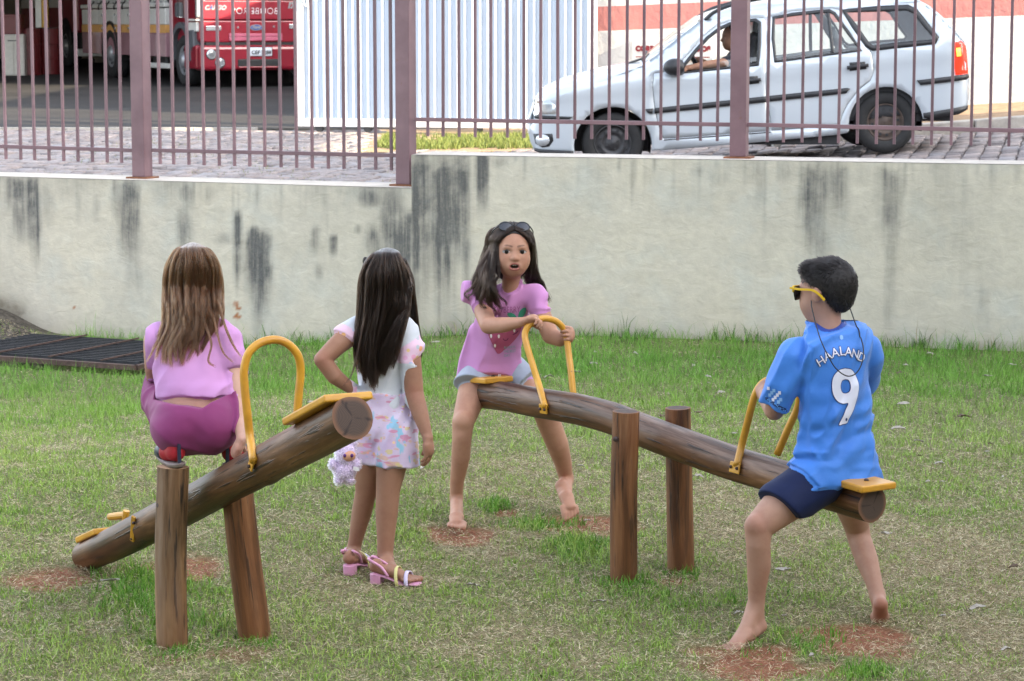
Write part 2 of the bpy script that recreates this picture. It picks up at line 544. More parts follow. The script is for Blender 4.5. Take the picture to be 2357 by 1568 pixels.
def stain_field(side, s, z):
    m = np.zeros_like(s)
    o = 0.5 if side == 'L' else 9.5
    n1 = fbm(n3(s * 5, z * 3.0, o), 4, 61)
    n2 = fbm(n3(s * 34, z * 2.2, 3.5), 4, 71)          # fine vertical runs
    n4 = fbm(n3(s * 11, z * 11, 8.5), 4, 81)
    n5 = fbm(n3(s * 16, z * 0.6, 12.5), 3, 86)          # where the runs end
    for sd, c, hw, z0, z1, a in STAINS:
        if sd != side: continue
        q = np.abs((s - c) / hw + 0.45 * n1 + 0.18 * n2)
        cross = 1 - sstep(0.35, 1.45, q)
        zz = (z0 - z) / max(z0 - z1, 1e-3) + 0.16 * n1 + 0.10 * n4
        along = sstep(-0.10, 0.10, zz) * (1 - sstep(0.45, 1.15, zz + 0.35 * n5))
        if (z0 - z1) < 2.4 * 2 * hw:
            el = np.sqrt(((s - c) / hw) ** 2 + ((z - (z0 + z1) / 2) / ((z0 - z1) * .75)) ** 2) + .55 * n1 + .45 * n4 + .2 * n2
            cross = .75 * (1 - sstep(.15, 1.35, el)); along = 1.0
        m = 1 - (1 - m) * (1 - np.clip((1.8 if (sd == 'L' or c < .8) and hw > .02 else 1.0) * a * cross * along * np.clip(0.66 + 0.6 * n2 + 0.55 * n4, 0, 1.15), 0, 1))
    topz = (top_r(s) if side == 'R' else top_l(s)) - z
    m = np.maximum(m, 0.5 * np.exp(-topz / (0.05 + 0.05 * (1 + n5))) * np.clip(0.35 + 1.6 * fbm(n3(s * 4, z * 3, 4.4), 3, 91) + .5 * n2, 0, 1))
    wash = np.clip(0.30 * sstep(0.05, 0.6, fbm(n3(s * 2.2, z * 0.7, 15.5), 3, 96)) * (1 + n2), 0, .4) * np.exp(-topz / 0.5)
    return np.clip(np.maximum(m, wash), 0, 1.1)

t = NT("stained_plaster")
st = t.attr("stain")
damp = t.attr("damp")
chip = t.attr("chip")
v = t.coord("Object")
big = t.noise(v, 1.3, 5, 0.6)
fine = t.noise(v, 16, 6, 0.65)
base = t.ramp(big, [(0.25, (0.505, 0.468, 0.39)), (0.5, (0.57, 0.527, 0.435)), (0.75, (0.61, 0.555, 0.44))])
base = t.mix(t.ramp(t.noise(v, 3.1, 4, 0.6), [(0.5, (0, 0, 0)), (0.78, (0.5, 0.5, 0.5))]), base, (0.50, 0.53, 0.50))
base = t.mix(1.0, base, t.ramp(fine, [(0.3, (0.9, 0.9, 0.9)), (0.7, (1.06, 1.06, 1.05))]), 'MULTIPLY')
vs2 = t.coord("Object", (46, 46, 2.6))
streak = t.noise(vs2, 1.0, 5, 0.7)
speck = t.noise(v, 55, 4, 0.7)
k = t.math('MULTIPLY', st, t.math('ADD', 0.45, t.math('MULTIPLY', speck, 1.0)))
k = t.math('MULTIPLY', k, t.math('ADD', 0.35, t.math('MULTIPLY', streak, 1.25)))
k = t.math('MINIMUM', t.math('MULTIPLY', k, 1.0), 0.95)
dark = t.ramp(speck, [(0.3, (0.055, 0.057, 0.060)), (0.7, (0.135, 0.135, 0.132))])
col = t.mix(k, base, dark)
dk = t.math('MULTIPLY', damp, t.math('ADD', 0.25, fine))
col = t.mix(t.math('MINIMUM', dk, 0.9), col, (0.145, 0.12, 0.085))
col = t.mix(chip, col, (0.36, 0.15, 0.07))
t.set(base=col, rough=0.9, spec=0.2)
vb = t.coord("Object", (9, 9, 14))
h = t.math('ADD', t.math('MULTIPLY', t.noise(vb, 1.0, 6, 0.62, 0.6), 0.75), t.math('MULTIPLY', t.noise(v, 40, 4, 0.6), 0.2))
t.bump(h, 0.45, 0.018)
M_WALL = t.m
t = NT("wall_coping")
v = t.coord("Object")
t.set(base=t.ramp(t.noise(v, 7, 5, 0.65), [(0.28, (0.42, 0.375, 0.32)), (0.6, (0.56, 0.50, 0.43))]), rough=0.85)
t.bump(t.noise(v, 40, 4), 0.3, 0.01)
M_COPE = t.m

def make_wall(name, label, side, s_end, th=0.42):
    d = dR if side == 'R' else dL
    n = nR if side == 'R' else nL
    topf = top_r if side == 'R' else top_l
    root = empty(name, (CX, CY, -0.25), label, "wall")
    ns, nz = int(s_end / 0.02), 70
    s = np.linspace(0, s_end, ns)
    S, K = np.meshgrid(s, np.linspace(0, 1, nz))
    zb = -0.45
    Zt = topf(S)
    Zz = zb + (Zt - zb) * K
    relief = 0.010 * fbm(n3(S * 1.6, Zz * 1.6, 1.5), 3, 101) + 0.004 * fbm(n3(S * 6, Zz * 8, 2.5), 3, 111)
    relief = relief * (1 - K ** 20)
    if side == 'L':
        relief = relief * sstep(0, 0.3, S)
    else:
        relief = relief * sstep(0, 0.05, S)
    V = np.stack([CX + d[0] * S + n[0] * relief, CY + d[1] * S + n[1] * relief, Zz], -1).reshape(-1, 3)
    idx = np.arange(ns * nz).reshape(nz, ns)
    q = np.stack([idx[:-1, :-1], idx[:-1, 1:], idx[1:, 1:], idx[1:, :-1]], -1).reshape(-1, 4)
    if side == 'L': q = q[:, ::-1]
    gzz = lawn_z(CX + d[0] * S + n[0] * 0.1, CY + d[1] * S + n[1] * 0.1)
    hg = Zz - gzz
    dn = fbm(n3(S * 7, Zz * 7, 3), 4, 121)
    damp = 0.75 * np.exp(-np.maximum(hg, 0) / (0.045 + 0.03 * (dn + 1)))
    if side == 'L':
        damp = damp * (0.25 + 0.75 * (1 - sstep(0.3, 0.8, S)) + 0.9 * sstep(2.75, 3.2, S))
        damp = np.maximum(damp, 1.2 * np.exp(-np.maximum(hg - 0.03, 0) / 0.06) * sstep(2.85, 3.05, S + .2 * dn))
    else:
        damp = np.maximum(damp * (0.5 + 0.5 * (1 - sstep(1.0, 2.0, S))), 0.85 * np.exp(-np.maximum(hg, 0) / 0.12) * (1 - sstep(0.4, 0.95, S)) * (0.6 + dn))
    chip = np.zeros_like(S)
    if side == 'L':
        for (u, vv, hu, hv) in ((540, 705, 6, 10), (541, 730, 9, 7), (165, 707, 2.4, 5), (547, 712, 3, 5)):
            p = wall_pt(u, vv, 'L')
            ss = wall_hit(u, 'L')[2]
            qd = ((S - ss) / rpx(hu, p[1])) ** 2 + ((Zz - p[2]) / rpx(hv, p[1])) ** 2 + 0.9 * fbm(n3(S * 40, Zz * 40, 1), 2, 131)
            chip = np.maximum(chip, 1 - sstep(0.7, 1.1, qd))
    face = fast_mesh("plaster_face", V, q, np.full(len(q), 4), M_WALL, root,
                     attrs={"stain": stain_field(side, S, Zz).ravel(), "damp": np.clip(damp, 0, 1).ravel(), "chip": chip.ravel()})
    # coping and the body behind the face
    b = MB()
    m = 60
    ss = np.linspace(0, s_end, m)
    for i in range(m - 1):
        for (a, c) in ((ss[i], ss[i + 1]),):
            pts = []
            for w in (a, c):
                for off in (0.0, -th):
                    pts.append((CX + d[0] * w + n[0] * off, CY + d[1] * w + n[1] * off, topf(w) + 0.003))
            b.add(pts, [(0, 1, 3, 2)] if side == 'L' else [(0, 2, 3, 1)])
    b.build("coping", M_COPE, root)
    b = MB()
    back = lambda w: (CX + d[0] * w - n[0] * th, CY + d[1] * w - n[1] * th)
    e0, e1 = back(0), back(s_end)
    b.add([(e0[0], e0[1], -0.45), (e1[0], e1[1], -0.45), (e1[0], e1[1], topf(s_end)), (e0[0], e0[1], topf(0)),
           (CX, CY, -0.45), (CX, CY, topf(0)), (CX + d[0] * s_end, CY + d[1] * s_end, -0.45), (CX + d[0] * s_end, CY + d[1] * s_end, topf(s_end))],
          [(0, 1, 2, 3), (4, 0, 3, 5), (1, 6, 7, 2)])
    b.build("wall_body", M_COPE, root)
    return root
make_wall("retaining_wall", "lower stained cream plaster wall left of the step, behind the drain grate", 'L', 5.2)
make_wall("retaining_wall", "higher stained cream plaster wall right of the step, below the car", 'R', 6.2)

# ---- metal fence on the wall
t = NT("mauve_fence_paint")
v = t.coord("Object")
c = t.ramp(t.noise(v, 5, 5, 0.6), [(0.3, (0.150, 0.086, 0.100)), (0.7, (0.215, 0.130, 0.146))])
rust = t.ramp(t.noise(v, 22, 6, 0.7), [(0.62, (0, 0, 0)), (0.74, (1, 1, 1))])
c = t.mix(t.math('MULTIPLY', rust, 0.45), c, (0.16, 0.07, 0.035))
orn = t.new("ShaderNodeObjectInfo").outputs["Random"]
c = t.mix(1.0, c, t.ramp(orn, [(0, (.78, .78, .80)), (1, (1.12, 1.10, 1.08))]), 'MULTIPLY')
t.set(base=c, rough=0.42, spec=0.5)
t.bump(t.noise(v, 60, 4), 0.12, 0.003)
M_FENCE = t.m
M_RUST = simple("rusty_plate", (0.21, 0.085, 0.04), 0.8, 0.35, 40)
fence = empty("metal_fence", (CX, CY, 0.8), "mauve painted metal bar fence standing on the retaining wall", "fence")
FT = 0.20   # the fence stands this far behind the wall face
def fpt(u, v, side):
    d, n = (dR, nR) if side == 'R' else (dL, nL)
    ox, oy = CX - n[0] * FT, CY - n[1] * FT
    k = ray(u, v)
    kx = k[0] / k[1]
    tt = (kx * oy - ox) / (d[0] - kx * d[1])
    return P(u, v, oy + d[1] * tt)
def rotbox(b, c, sx, sy, z0, z1, ang):
    M = Matrix.Translation((c[0], c[1], 0)) @ Matrix.Rotation(ang, 4, 'Z')
    b.box((-sx / 2, -sy / 2, z0), (sx / 2, sy / 2, z1), M)
FENCE_TOP = 3.25
bays = [
    ('L', (-480, 305), (325, 332), (342, 303), [14, 48, 80, 113, 147, 180, 213, 247, 280] + [-19 - 33.2 * i for i in range(13)], (367, 375, 14, 280)),
    ('L', (358, 918), (342, 354), (350, 926), [369, 400, 435, 470, 505, 540, 575, 610, 647, 683, 719, 756, 792, 827, 865, 901], (378, 392, 369, 901)),
    ('R', (962, 1683), (271, 283), (955, 1690), [985, 1020, 1057, 1094, 1130, 1168, 1206, 1244, 1284, 1323, 1362, 1402, 1442, 1481, 1521, 1560, 1612, 1651], (314, 325, 985, 1651)),
    ('R', (1722, 2357), (283, 297), (1715, 2900), [1766, 1803, 1846, 1887, 1930, 1973, 2017, 2058, 2101, 2144, 2189, 2235, 2278, 2322] + [2366 + 45 * i for i in range(13)], (327, 337, 1766, 2322)),
]
bar_cache = {}
for side, (ua, ub), (va, vb_), (ra, rb), us, (ba, bb, b0, b1) in bays:
    ang = -WA_R if side == 'R' else -WA_L
    slope = (vb_ - va) / (ub - ua) if ua > 0 else (342 - 333) / 303
    vr = lambda u: (va + (u - ua) * slope) if ua > 0 else 333 + u * slope
    r0, r1 = fpt(ra, vr(ra) + 4, side), fpt(rb, vr(rb) + 4, side)
    if ra > rb: r0, r1 = r1, r0
    if side == 'L' and ua < 0:
        r0 = fpt(-480, vr(-480) + 4, side); r1 = fpt(312, vr(312) + 4, side)
    MB().bar(r0, r1, 0.025, 0.025).build("rail", M_FENCE, fence, bevel=0.002)
    h = np.array((0, 0, 1.0))
    MB().bar(r0 + h * (FENCE_TOP - 0.3 - r0[2]), r1 + h * (FENCE_TOP - 0.3 - r1[2]), 0.025, 0.025).build("rail", M_FENCE, fence)
    for u in us:
        vbot = ba + (bb - ba) * (u - b0) / (b1 - b0)
        p = fpt(u, vbot, side)
        b = MB()
        lean = random.gauss(0, 0.0035)
        rotbox(b, (p[0], p[1]), 0.0165, 0.0165, p[2], FENCE_TOP, ang)
        for i in range(4, 8):
            b.V[i] = (b.V[i][0] + lean, b.V[i][1], b.V[i][2])
        b.build("bar", M_FENCE, fence)
for u, vbot, side, w in ((328, 410, 'L', 0.1), (935, 430, 'L', 0.1), (1701, 362, 'R', 0.1), (-330, 398, 'L', 0.1), (2560, 376, 'R', 0.1)):
    ang = -WA_R if side == 'R' else -WA_L
    p = fpt(u, vbot, side)
    d = dR if side == 'R' else dL
    tw = (p[0] - CX) * d[0] + (p[1] - CY) * d[1]
    zt = (top_r(max(tw, 0)) if side == 'R' else top_l(max(tw, 0))) + 0.006
    b = MB(); rotbox(b, p, w, w, zt + .008, FENCE_TOP + 0.03, ang)
    post = b.build("post", M_FENCE, fence, bevel=0.004)
    b = MB(); rotbox(b, p, w + 0.065, w + 0.05, zt - 0.004, zt + 0.008, ang)
    b.build("base_plate", M_RUST, post)

# ---- drain grate
grate = empty("drain_grate", (*GR_O, GR_Z), "rusty steel drain grate in the ground at the foot of the wall", "drain grate")
M_IRON = simple("dark_iron", (0.035, 0.036, 0.042), 0.5, 0.4, 30, metal=0.4)
M_IRONR = simple("rusty_iron", (0.085, 0.05, 0.04), 0.75, 0.45, 30)
def gpos(a, b, z=0): return np.array((*(GR_O + GR_U * a + nL * b), GR_Z + z))
for (a0, b0, a1, b1) in ((0, 0, GR_L, 0), (0, GR_D, GR_L, GR_D), (0, 0, 0, GR_D), (GR_L, 0, GR_L, GR_D)):
    MB().bar(gpos(a0, b0), gpos(a1, b1), 0.035, 0.03).build("frame_bar", M_IRONR, grate)
nb = 15
for i in range(1, nb):
    MB().bar(gpos(0.02, GR_D * i / nb, 0.006), gpos(GR_L - 0.02, GR_D * i / nb, 0.006), 0.014, 0.04).build("grate_bar", M_IRON, grate)
for a in (0.42, 0.82, 1.2):
    MB().bar(gpos(a, 0.0, 0.031), gpos(a, GR_D, 0.031), 0.012, 0.008).build("cross_bar", M_IRONR, grate)

# ---- street behind the wall
def st_z(x, y):
    x, y = np.asarray(x, float), np.asarray(y, float)
    k = 0.077
    soft = 0.45
    xx = x - 0.55
    z = 0.473 + k * soft * np.log1p(np.exp(np.clip(xx / soft, -30, 30)))
    z = z + 0.008 * (np.minimum(y, 31.5) - 22.4)
    z = z + 0.0125 * np.maximum(y - 31.5, 0)
    return z
t = NT("street_dirt")
v = t.coord("Object")
t.set(base=t.ramp(t.noise(v, 6, 5, 0.6), [(0.3, (0.06, 0.045, 0.04)), (0.7, (0.14, 0.105, 0.085))]), rough=0.95)
sx = np.arange(-14, 16.01, 0.25); sy = np.arange(11, 31.6, 0.25)
X, Y = np.meshgrid(sx, sy)
inside = ((X - CX) * nR[0] + (Y - CY) * nR[1] < -0.1) | (X < CX)
inside &= ((X - CX) * nL[0] + (Y - CY) * nL[1] < -0.1) | (X >= CX)
Z = st_z(X, Y) - 0.03
Z = np.where(inside, Z, -0.6)
ny, nx = X.shape
idx = np.arange(nx * ny).reshape(ny, nx)
quads = np.stack([idx[:-1, :-1], idx[:-1, 1:], idx[1:, 1:], idx[1:, :-1]], -1).reshape(-1, 4)
ins = inside.ravel()
quads = quads[ins[quads].all(1)]
street = fast_mesh("street", np.stack([X, Y, Z], -1).reshape(-1, 3), quads, np.full(len(quads), 4), t.m)
tag(street, kind="structure")

# cobbles: rows of stones running away from the wall
c0, c1 = gp(2180, 372, 0.75)[:2], gp(2216, 334, 0.75)[:2]
e1 = np.array((0.22, 0.976)); e1 /= np.linalg.norm(e1)
e2 = np.array((e1[1], -e1[0]))
t = NT("cobble_stone")
v = t.coord("Object")
rnd = t.new("ShaderNodeObjectInfo").outputs["Random"]
hue = t.attr("tint")
c = t.ramp(hue, [(0.0, (0.175, 0.155, 0.155)), (0.35, (0.235, 0.205, 0.20)), (0.6, (0.265, 0.22, 0.205)), (0.8, (0.25, 0.235, 0.24)), (1.0, (0.31, 0.265, 0.25))])
c = t.mix(1.0, c, t.ramp(t.noise(v, 22, 5, 0.65), [(0.3, (0.72, 0.72, 0.72)), (0.7, (1.15, 1.15, 1.15))]), 'MULTIPLY')
t.set(base=c, rough=0.7, spec=0.35)
t.bump(t.noise(v, 60, 4), 0.4, 0.01)
M_COB = t.m
def cobble_geo(cx, cy, la, wb, dz, ang, rr):
    """a rounded stone: bottom ring, shoulder ring, top ring"""
    V = []
    for k, (sc, z) in enumerate(((1.0, -0.06), (1.0, -0.012), (0.86, 0.0))):
        for sa, sb in ((-1, -1), (1, -1), (1, 1), (-1, 1)):
            V.append((sa * la / 2 * sc, sb * wb / 2 * sc, z))
    V = np.array(V)
    V[:, :2] += rr
    V[8:, 2] += RNG.normal(0, 0.004, 4)
    ca, sa_ = math.cos(ang), math.sin(ang)
    xy = np.stack([V[:, 0] * ca - V[:, 1] * sa_, V[:, 0] * sa_ + V[:, 1] * ca], -1)
    px = cx + xy[:, 0] * e1[0] + xy[:, 1] * e2[0]
    py = cy + xy[:, 0] * e1[1] + xy[:, 1] * e2[1]
    return np.stack([px, py, st_z(px, py) + V[:, 2] + dz], -1)
COB_F = [(8, 9, 10, 11)] + [(i, (i + 1) % 4, (i + 1) % 4 + 4, i + 4) for i in range(4)] + [(i + 4, (i + 1) % 4 + 4, (i + 1) % 4 + 8, i + 8) for i in range(4)]
stones = []
for j in range(-75, 75):
    a = -2.0 + RNG.uniform(0, 0.2)
    while a < 17:
        L = RNG.uniform(0.15, 0.25)
        c = np.array((1.0, 15.5)) + e1 * (a + L / 2) + e2 * (j * 0.158)
        a += L + 0.012
        x, y = c
        if y > 31.0 or y < 16.5: continue
        u = 1178.5 + FPX * x / (y * 0.995)
        if u < -160 or u > 2520: continue
        zt = st_z(x, y)
        vv = 53 + (CAM_H - zt) * FPX / y
        lim = (415 if u < 945 else 372) + 22
        if vv > lim: continue
        if x > 2.6 and y > 24.75: continue
        if -1.6 < x < 2.6 and y > 26.6 + 0.35 * math.sin(x * 5): continue
        stones.append((x, y, L, 0.158 - RNG.uniform(0.01, 0.022), u, vv))
stones.sort(key=lambda s: s[1] + (4.5 if s[4] < 1000 else 0))
allV, allF, tint = [], [], []
nvis = 0
for (x, y, L, W, u, vv) in stones:
    V = cobble_geo(x, y, L, W, RNG.normal(0, 0.006) - 0.004, RNG.normal(0, 0.04), RNG.normal(0, 0.005, (12, 2)))
    tv = RNG.uniform(0, 1)
    occl = (1230 < u < 1500 and vv > 300)
    if nvis < 300 and -10 < u < 2370 and vv < (408 if u < 945 else 377) and not occl:
        o = fast_mesh("cobblestone", V, np.concatenate([np.array(f) for f in COB_F]), [4] * 9, M_COB, street, smooth=False, attrs={"tint": np.full(12, tv)})
        nvis += 1
    else:
        n = len(allV) * 12
        allF += [np.array(f) + n for f in COB_F]
        allV.append(V); tint.append(np.full(12, tv))
o = fast_mesh("cobblestones", np.concatenate(allV), np.concatenate(allF), [4] * len(allF), M_COB, street, smooth=False, attrs={"tint": np.concatenate(tint)})
tag(o, kind="stuff")

# sandy verge by the gate, raised pavement on the right, asphalt yard
t = NT("sandy_earth")
v = t.coord("Object")
t.set(base=t.ramp(t.noise(v, 5, 6, 0.65), [(0.3, (0.20, 0.125, 0.07)), (0.7, (0.33, 0.23, 0.14))]), rough=0.95)
t.bump(t.noise(v, 30, 5), 0.5, 0.02)
M_SAND = t.m
def sheet(name, x0, x1, y0, y1, dz, mat, step=0.25, edge=None):
    gx = np.linspace(x0, x1, max(2, int((x1 - x0) / step))); gy = np.linspace(y0, y1, max(2, int((y1 - y0) / step)))
    X, Y = np.meshgrid(gx, gy)
    if edge is not None: X, Y = edge(X, Y)
    Z = st_z(X, Y) + dz
    ny, nx = X.shape
    idx = np.arange(nx * ny).reshape(ny, nx)
    q = np.stack([idx[:-1, :-1], idx[:-1, 1:], idx[1:, 1:], idx[1:, :-1]], -1).reshape(-1, 4)
    o = fast_mesh(name, np.stack([X, Y, Z], -1).reshape(-1, 3), q, np.full(len(q), 4), mat)
    tag(o, kind="structure")
    return o
sheet("dirt_verge", -1.7, 2.75, 26.5, 31.4, -0.008, M_SAND)
pv = sheet("pavement", 2.62, 14, 24.95, 31.4, 0.1, M_SAND)
M_KERB = simple("kerb_concrete", (0.34, 0.32, 0.29), 0.85, 0.25, 9, bump=0.2)
for i in range(9):
    x0, x1 = 2.6 + i * 1.0, 2.6 + (i + 1) * 1.0 - 0.012
    b = MB()
    zz = [float(st_z(x, 24.85)) for x in (x0, x1)]
    b.add([(x0, 24.75, zz[0] - .1), (x1, 24.75, zz[1] - .1), (x1, 24.95, zz[1] - .1), (x0, 24.95, zz[0] - .1),
           (x0, 24.75, zz[0] + .105), (x1, 24.75, zz[1] + .105), (x1, 24.95, zz[1] + .105), (x0, 24.95, zz[0] + .105)],
          [(0, 3, 2, 1), (4, 5, 6, 7), (0, 1, 5, 4), (1, 2, 6, 5), (2, 3, 7, 6), (3, 0, 4, 7)])
    b.build("kerb_stone", M_KERB, pv, bevel=0.015)
t = NT("old_asphalt")
v = t.coord("Object")
vv_ = t.coord("Object", (0.25, 1, 1))
c = t.ramp(t.noise(vv_, 0.9, 6, 0.65, 0.8), [(0.28, (0.010, 0.010, 0.011)), (0.5, (0.024, 0.023, 0.023)), (0.66, (0.034, 0.032, 0.031)), (0.80, (0.07, 0.065, 0.058))])
c = t.mix(1.0, c, t.ramp(t.noise(v, 50, 4, 0.7), [(0.3, (0.75, 0.75, 0.75)), (0.7, (1.2, 1.2, 1.2))]), 'MULTIPLY')
t.set(base=c, rough=0.8, spec=0.3)
t.bump(t.noise(v, 40, 4), 0.3, 0.01)
M_ASPH = t.m
sheet("yard", -24, 2.4, 31.45, 66, -0.004, M_ASPH, 0.5)
b = MB()
for i in range(12):
    x0, x1 = -12 + i * 0.8, -12 + (i + 1) * 0.8 - 0.01
    if x1 > -2.7: break
    z0 = float(st_z(x0, 31.4))
    b.box((x0, 31.3, z0 - 0.1), (x1, 31.45, z0 + 0.012))
kb = b.build("kerb", M_KERB)
tag(kb, kind="structure")
# ================================================================== FIRE STATION: gate, wall, sign, garage
def text_geo(s, size=1.0, offset=0.0, align='CENTER', space=1.0, res=3):
    cu = bpy.data.curves.new("txt", 'FONT')
    cu.body = s
    cu.size = size
    cu.offset = offset
    cu.align_x = align
    cu.align_y = 'CENTER'
    cu.space_character = space
    cu.resolution_u = res
    cu.fill_mode = 'FRONT'
    ob = bpy.data.objects.new("txt", cu)
    COL.objects.link(ob)
    dg = bpy.context.evaluated_depsgraph_get()
    me = bpy.data.meshes.new_from_object(ob.evaluated_get(dg))
    V = np.array([tuple(v.co) for v in me.vertices])
    F = [tuple(p.vertices) for p in me.polygons]
    bpy.data.objects.remove(ob)
    bpy.data.curves.remove(cu)
    bpy.data.meshes.remove(me)
    return V, F

def place_text(name, s, c, ux, uy, size, mat, parent, mirror=False, lift=0.004, offset=0.0, slant=0.0, th=None, **kw):
    V, F = text_geo(s, size, offset, **kw)
    ux, uy = np.array(ux, float), np.array(uy, float)
    n = np.cross(ux, uy)
    sg = -1 if mirror else 1
    W = [np.array(c) + ux * (sg * (p[0] + slant * p[1])) + uy * p[1] + n * lift for p in V]
    if mirror: F = [f[::-1] for f in F]
    return mesh_obj(name, W, F, mat, parent)

M_GATE = simple("galvanised_sheet", (0.50, 0.57, 0.66), 0.4, 0.05, 2.0)
M_GATEF = simple("gate_frame_paint", (0.66, 0.68, 0.70), 0.5, 0.15, 6)
GA, GB = P(686, 300, 30.7), P(1372, 312, 29.3)
GA[2], GB[2] = float(st_z(GA[0], GA[1])) + 0.06, float(st_z(GB[0], GB[1])) + 0.05
gd = GB - GA; gl = float(np.hypot(gd[0], gd[1])); gdu = np.array((gd[0], gd[1])) / gl
gn = np.array((gdu[1], -gdu[0]))           # towards the street
gate = empty("sliding_gate", GA, "tall pale corrugated metal sliding gate beside the red fire engine", "gate")
def gpt(s, off, z):
    return np.array((GA[0] + gdu[0] * s + gn[0] * off, GA[1] + gdu[1] * s + gn[1] * off, GA[2] + (GB[2] - GA[2]) * s / gl + z))
V, F = [], []
per = 0.098
prof = ((0.0, 0.0), (0.62, 0.0), (0.70, 0.040), (0.80, 0.040))
xs = []
k = 0
while k * per < gl - 0.2:
    for a, o in prof:
        xs.append((0.1 + (k + a) * per, o))
    k += 1
GH = 2.75
for s_, o in xs:
    V += [gpt(s_, o, 0.09), gpt(s_, o, GH)]
for i in range(len(xs) - 1):
    F.append((2 * i, 2 * i + 2, 2 * i + 3, 2 * i + 1))
mesh_obj("corrugated_sheet", V, F, M_GATE, gate)
def gbar(s0, s1, z0, z1, o0, o1, name="frame_bar", mat=None):
    b = MB()
    b.add([gpt(s0, o0, z0), gpt(s1, o0, z0), gpt(s1, o1, z0), gpt(s0, o1, z0), gpt(s0, o0, z1), gpt(s1, o0, z1), gpt(s1, o1, z1), gpt(s0, o1, z1)],
          [(0, 3, 2, 1), (4, 5, 6, 7), (0, 1, 5, 4), (1, 2, 6, 5), (2, 3, 7, 6), (3, 0, 4, 7)])
    return b.build(name, mat or M_GATEF, gate, bevel=0.006)
gbar(0, 0.10, 0, GH + 0.05, -0.03, 0.045)
gbar(gl - 0.10, gl, 0, GH + 0.05, -0.03, 0.045)
gbar(0.10, gl - 0.10, -0.0, 0.10, -0.03, 0.045)
gbar(0.10, gl - 0.10, GH, GH + 0.05, -0.03, 0.045)
M_BLACKM = simple("black_metal", (0.03, 0.03, 0.032), 0.5, 0.3, 20)
for s_ in (0.30, 0.95, 2.4):
    c = gpt(s_, 0.0, -0.015)
    MB().tube([c + np.array((gn[0], gn[1], 0)) * -0.02, c + np.array((gn[0], gn[1], 0)) * 0.03], 0.05, 14).build("gate_wheel", M_BLACKM, gate)
hp = [gpt(0.16 + 0.045 * math.sin(a), 0.06, 1.62 + 0.16 * math.cos(a)) for a in np.linspace(0.2, 2 * math.pi - 0.2, 16)]
hp = [gpt(0.16, 0.03, 1.78)] + hp + [gpt(0.16, 0.03, 1.46)]
MB().tube(hp, 0.008, 6).build("handle", M_GATEF, gate)

# back wall with the red band
BWA, BWB = P(1366, 300, 29.7), P(2357, 250, 27.4)
bwd = (BWB - BWA)[:2]; bwl = float(np.hypot(*bwd)); bwd = bwd / bwl
bwn = np.array((bwd[1], -bwd[0]))
BWE = bwl + 9.0
bw = empty("station_wall", (BWA[0], BWA[1], float(st_z(BWA[0], BWA[1]))), "white rendered wall with a red band behind the silver car", "wall")
def bz(s):   # the courses climb with the street
    return 0.058 * (s) 
def bpt(s, off, z):
    return np.array((BWA[0] + bwd[0] * s + bwn[0] * off, BWA[1] + bwd[1] * s + bwn[1] * off, z))
t = NT("white_render")
v = t.coord("Object")
c = t.ramp(t.noise(v, 1.6, 6, 0.65), [(0.25, (0.56, 0.54, 0.50)), (0.55, (0.70, 0.69, 0.66)), (0.8, (0.76, 0.75, 0.72))])
t.set(base=c, rough=0.85)
t.bump(t.noise(v, 5, 6, 0.65), 0.5, 0.04)
M_WR = t.m
t = NT("red_band_paint")
v = t.coord("Object")
c = t.ramp(t.noise(v, 2.0, 6, 0.7), [(0.3, (0.52, 0.19, 0.17)), (0.6, (0.58, 0.24, 0.21)), (0.8, (0.62, 0.30, 0.26))])
t.set(base=c, rough=0.75)
t.bump(t.noise(v, 5, 6, 0.65), 0.5, 0.04)
M_RB = t.m
zb0, zt0 = P(1373, 72, 29.7)[2], P(1373, 16, 29.7)[2]
def wall_strip(name, z0f, z1f, mat):
    n = 30
    V, F = [], []
    for i in range(n + 1):
        s_ = BWE * i / n
        V += [bpt(s_, 0, z0f(s_)), bpt(s_, 0, z1f(s_)), bpt(s_, -0.2, z0f(s_)), bpt(s_, -0.2, z1f(s_))]
    for i in range(n):
        a = 4 * i
        F += [(a, a + 4, a + 5, a + 1), (a + 2, a + 3, a + 7, a + 6), (a + 1, a + 5, a + 7, a + 3)]
    F += [(0, 1, 3, 2), (4 * n, 4 * n + 2, 4 * n + 3, 4 * n + 1)]
    return mesh_obj(name, V, F, mat, bw)
wall_strip("lower_wall", lambda s: -0.2, lambda s: zb0 + bz(s) * 0.6, M_WR)
wall_strip("red_band", lambda s: zb0 + bz(s) * 0.6, lambda s: zt0 + bz(s) * 0.6, M_RB)
wall_strip("upper_wall", lambda s: zt0 + bz(s) * 0.6, lambda s: 4.2, M_WR)
# sign board
def bw_u(u, v):
    k = ray(u, v); kx = k[0] / k[1]
    s_ = (kx * BWA[1] - BWA[0]) / (bwd[0] - kx * bwd[1])
    return s_, P(u, v, BWA[1] + bwd[1] * s_)[2]
s0, z1 = bw_u(1457, 92); s1, z0 = bw_u(1643, 140)
sign = empty("wall_sign", bpt((s0 + s1) / 2, 0.02, (z0 + z1) / 2), "white sign board with red CORPO DE BOMBEIROS lettering on the white wall", "sign")
b = MB()
b.add([bpt(s0, 0.002, z0), bpt(s1, 0.002, z0), bpt(s1, 0.03, z0), bpt(s0, 0.03, z0), bpt(s0, 0.002, z1), bpt(s1, 0.002, z1), bpt(s1, 0.03, z1), bpt(s0, 0.03, z1)],
      [(0, 1, 2, 3), (4, 7, 6, 5), (0, 4, 5, 1), (1, 5, 6, 2), (2, 6, 7, 3), (3, 7, 4, 0)])
b.build("board", simple("sign_white", (0.60, 0.60, 0.59), 0.5, 0.04), sign)
M_RED = simple("sign_red", (0.20, 0.008, 0.018), 0.5, 0.08)
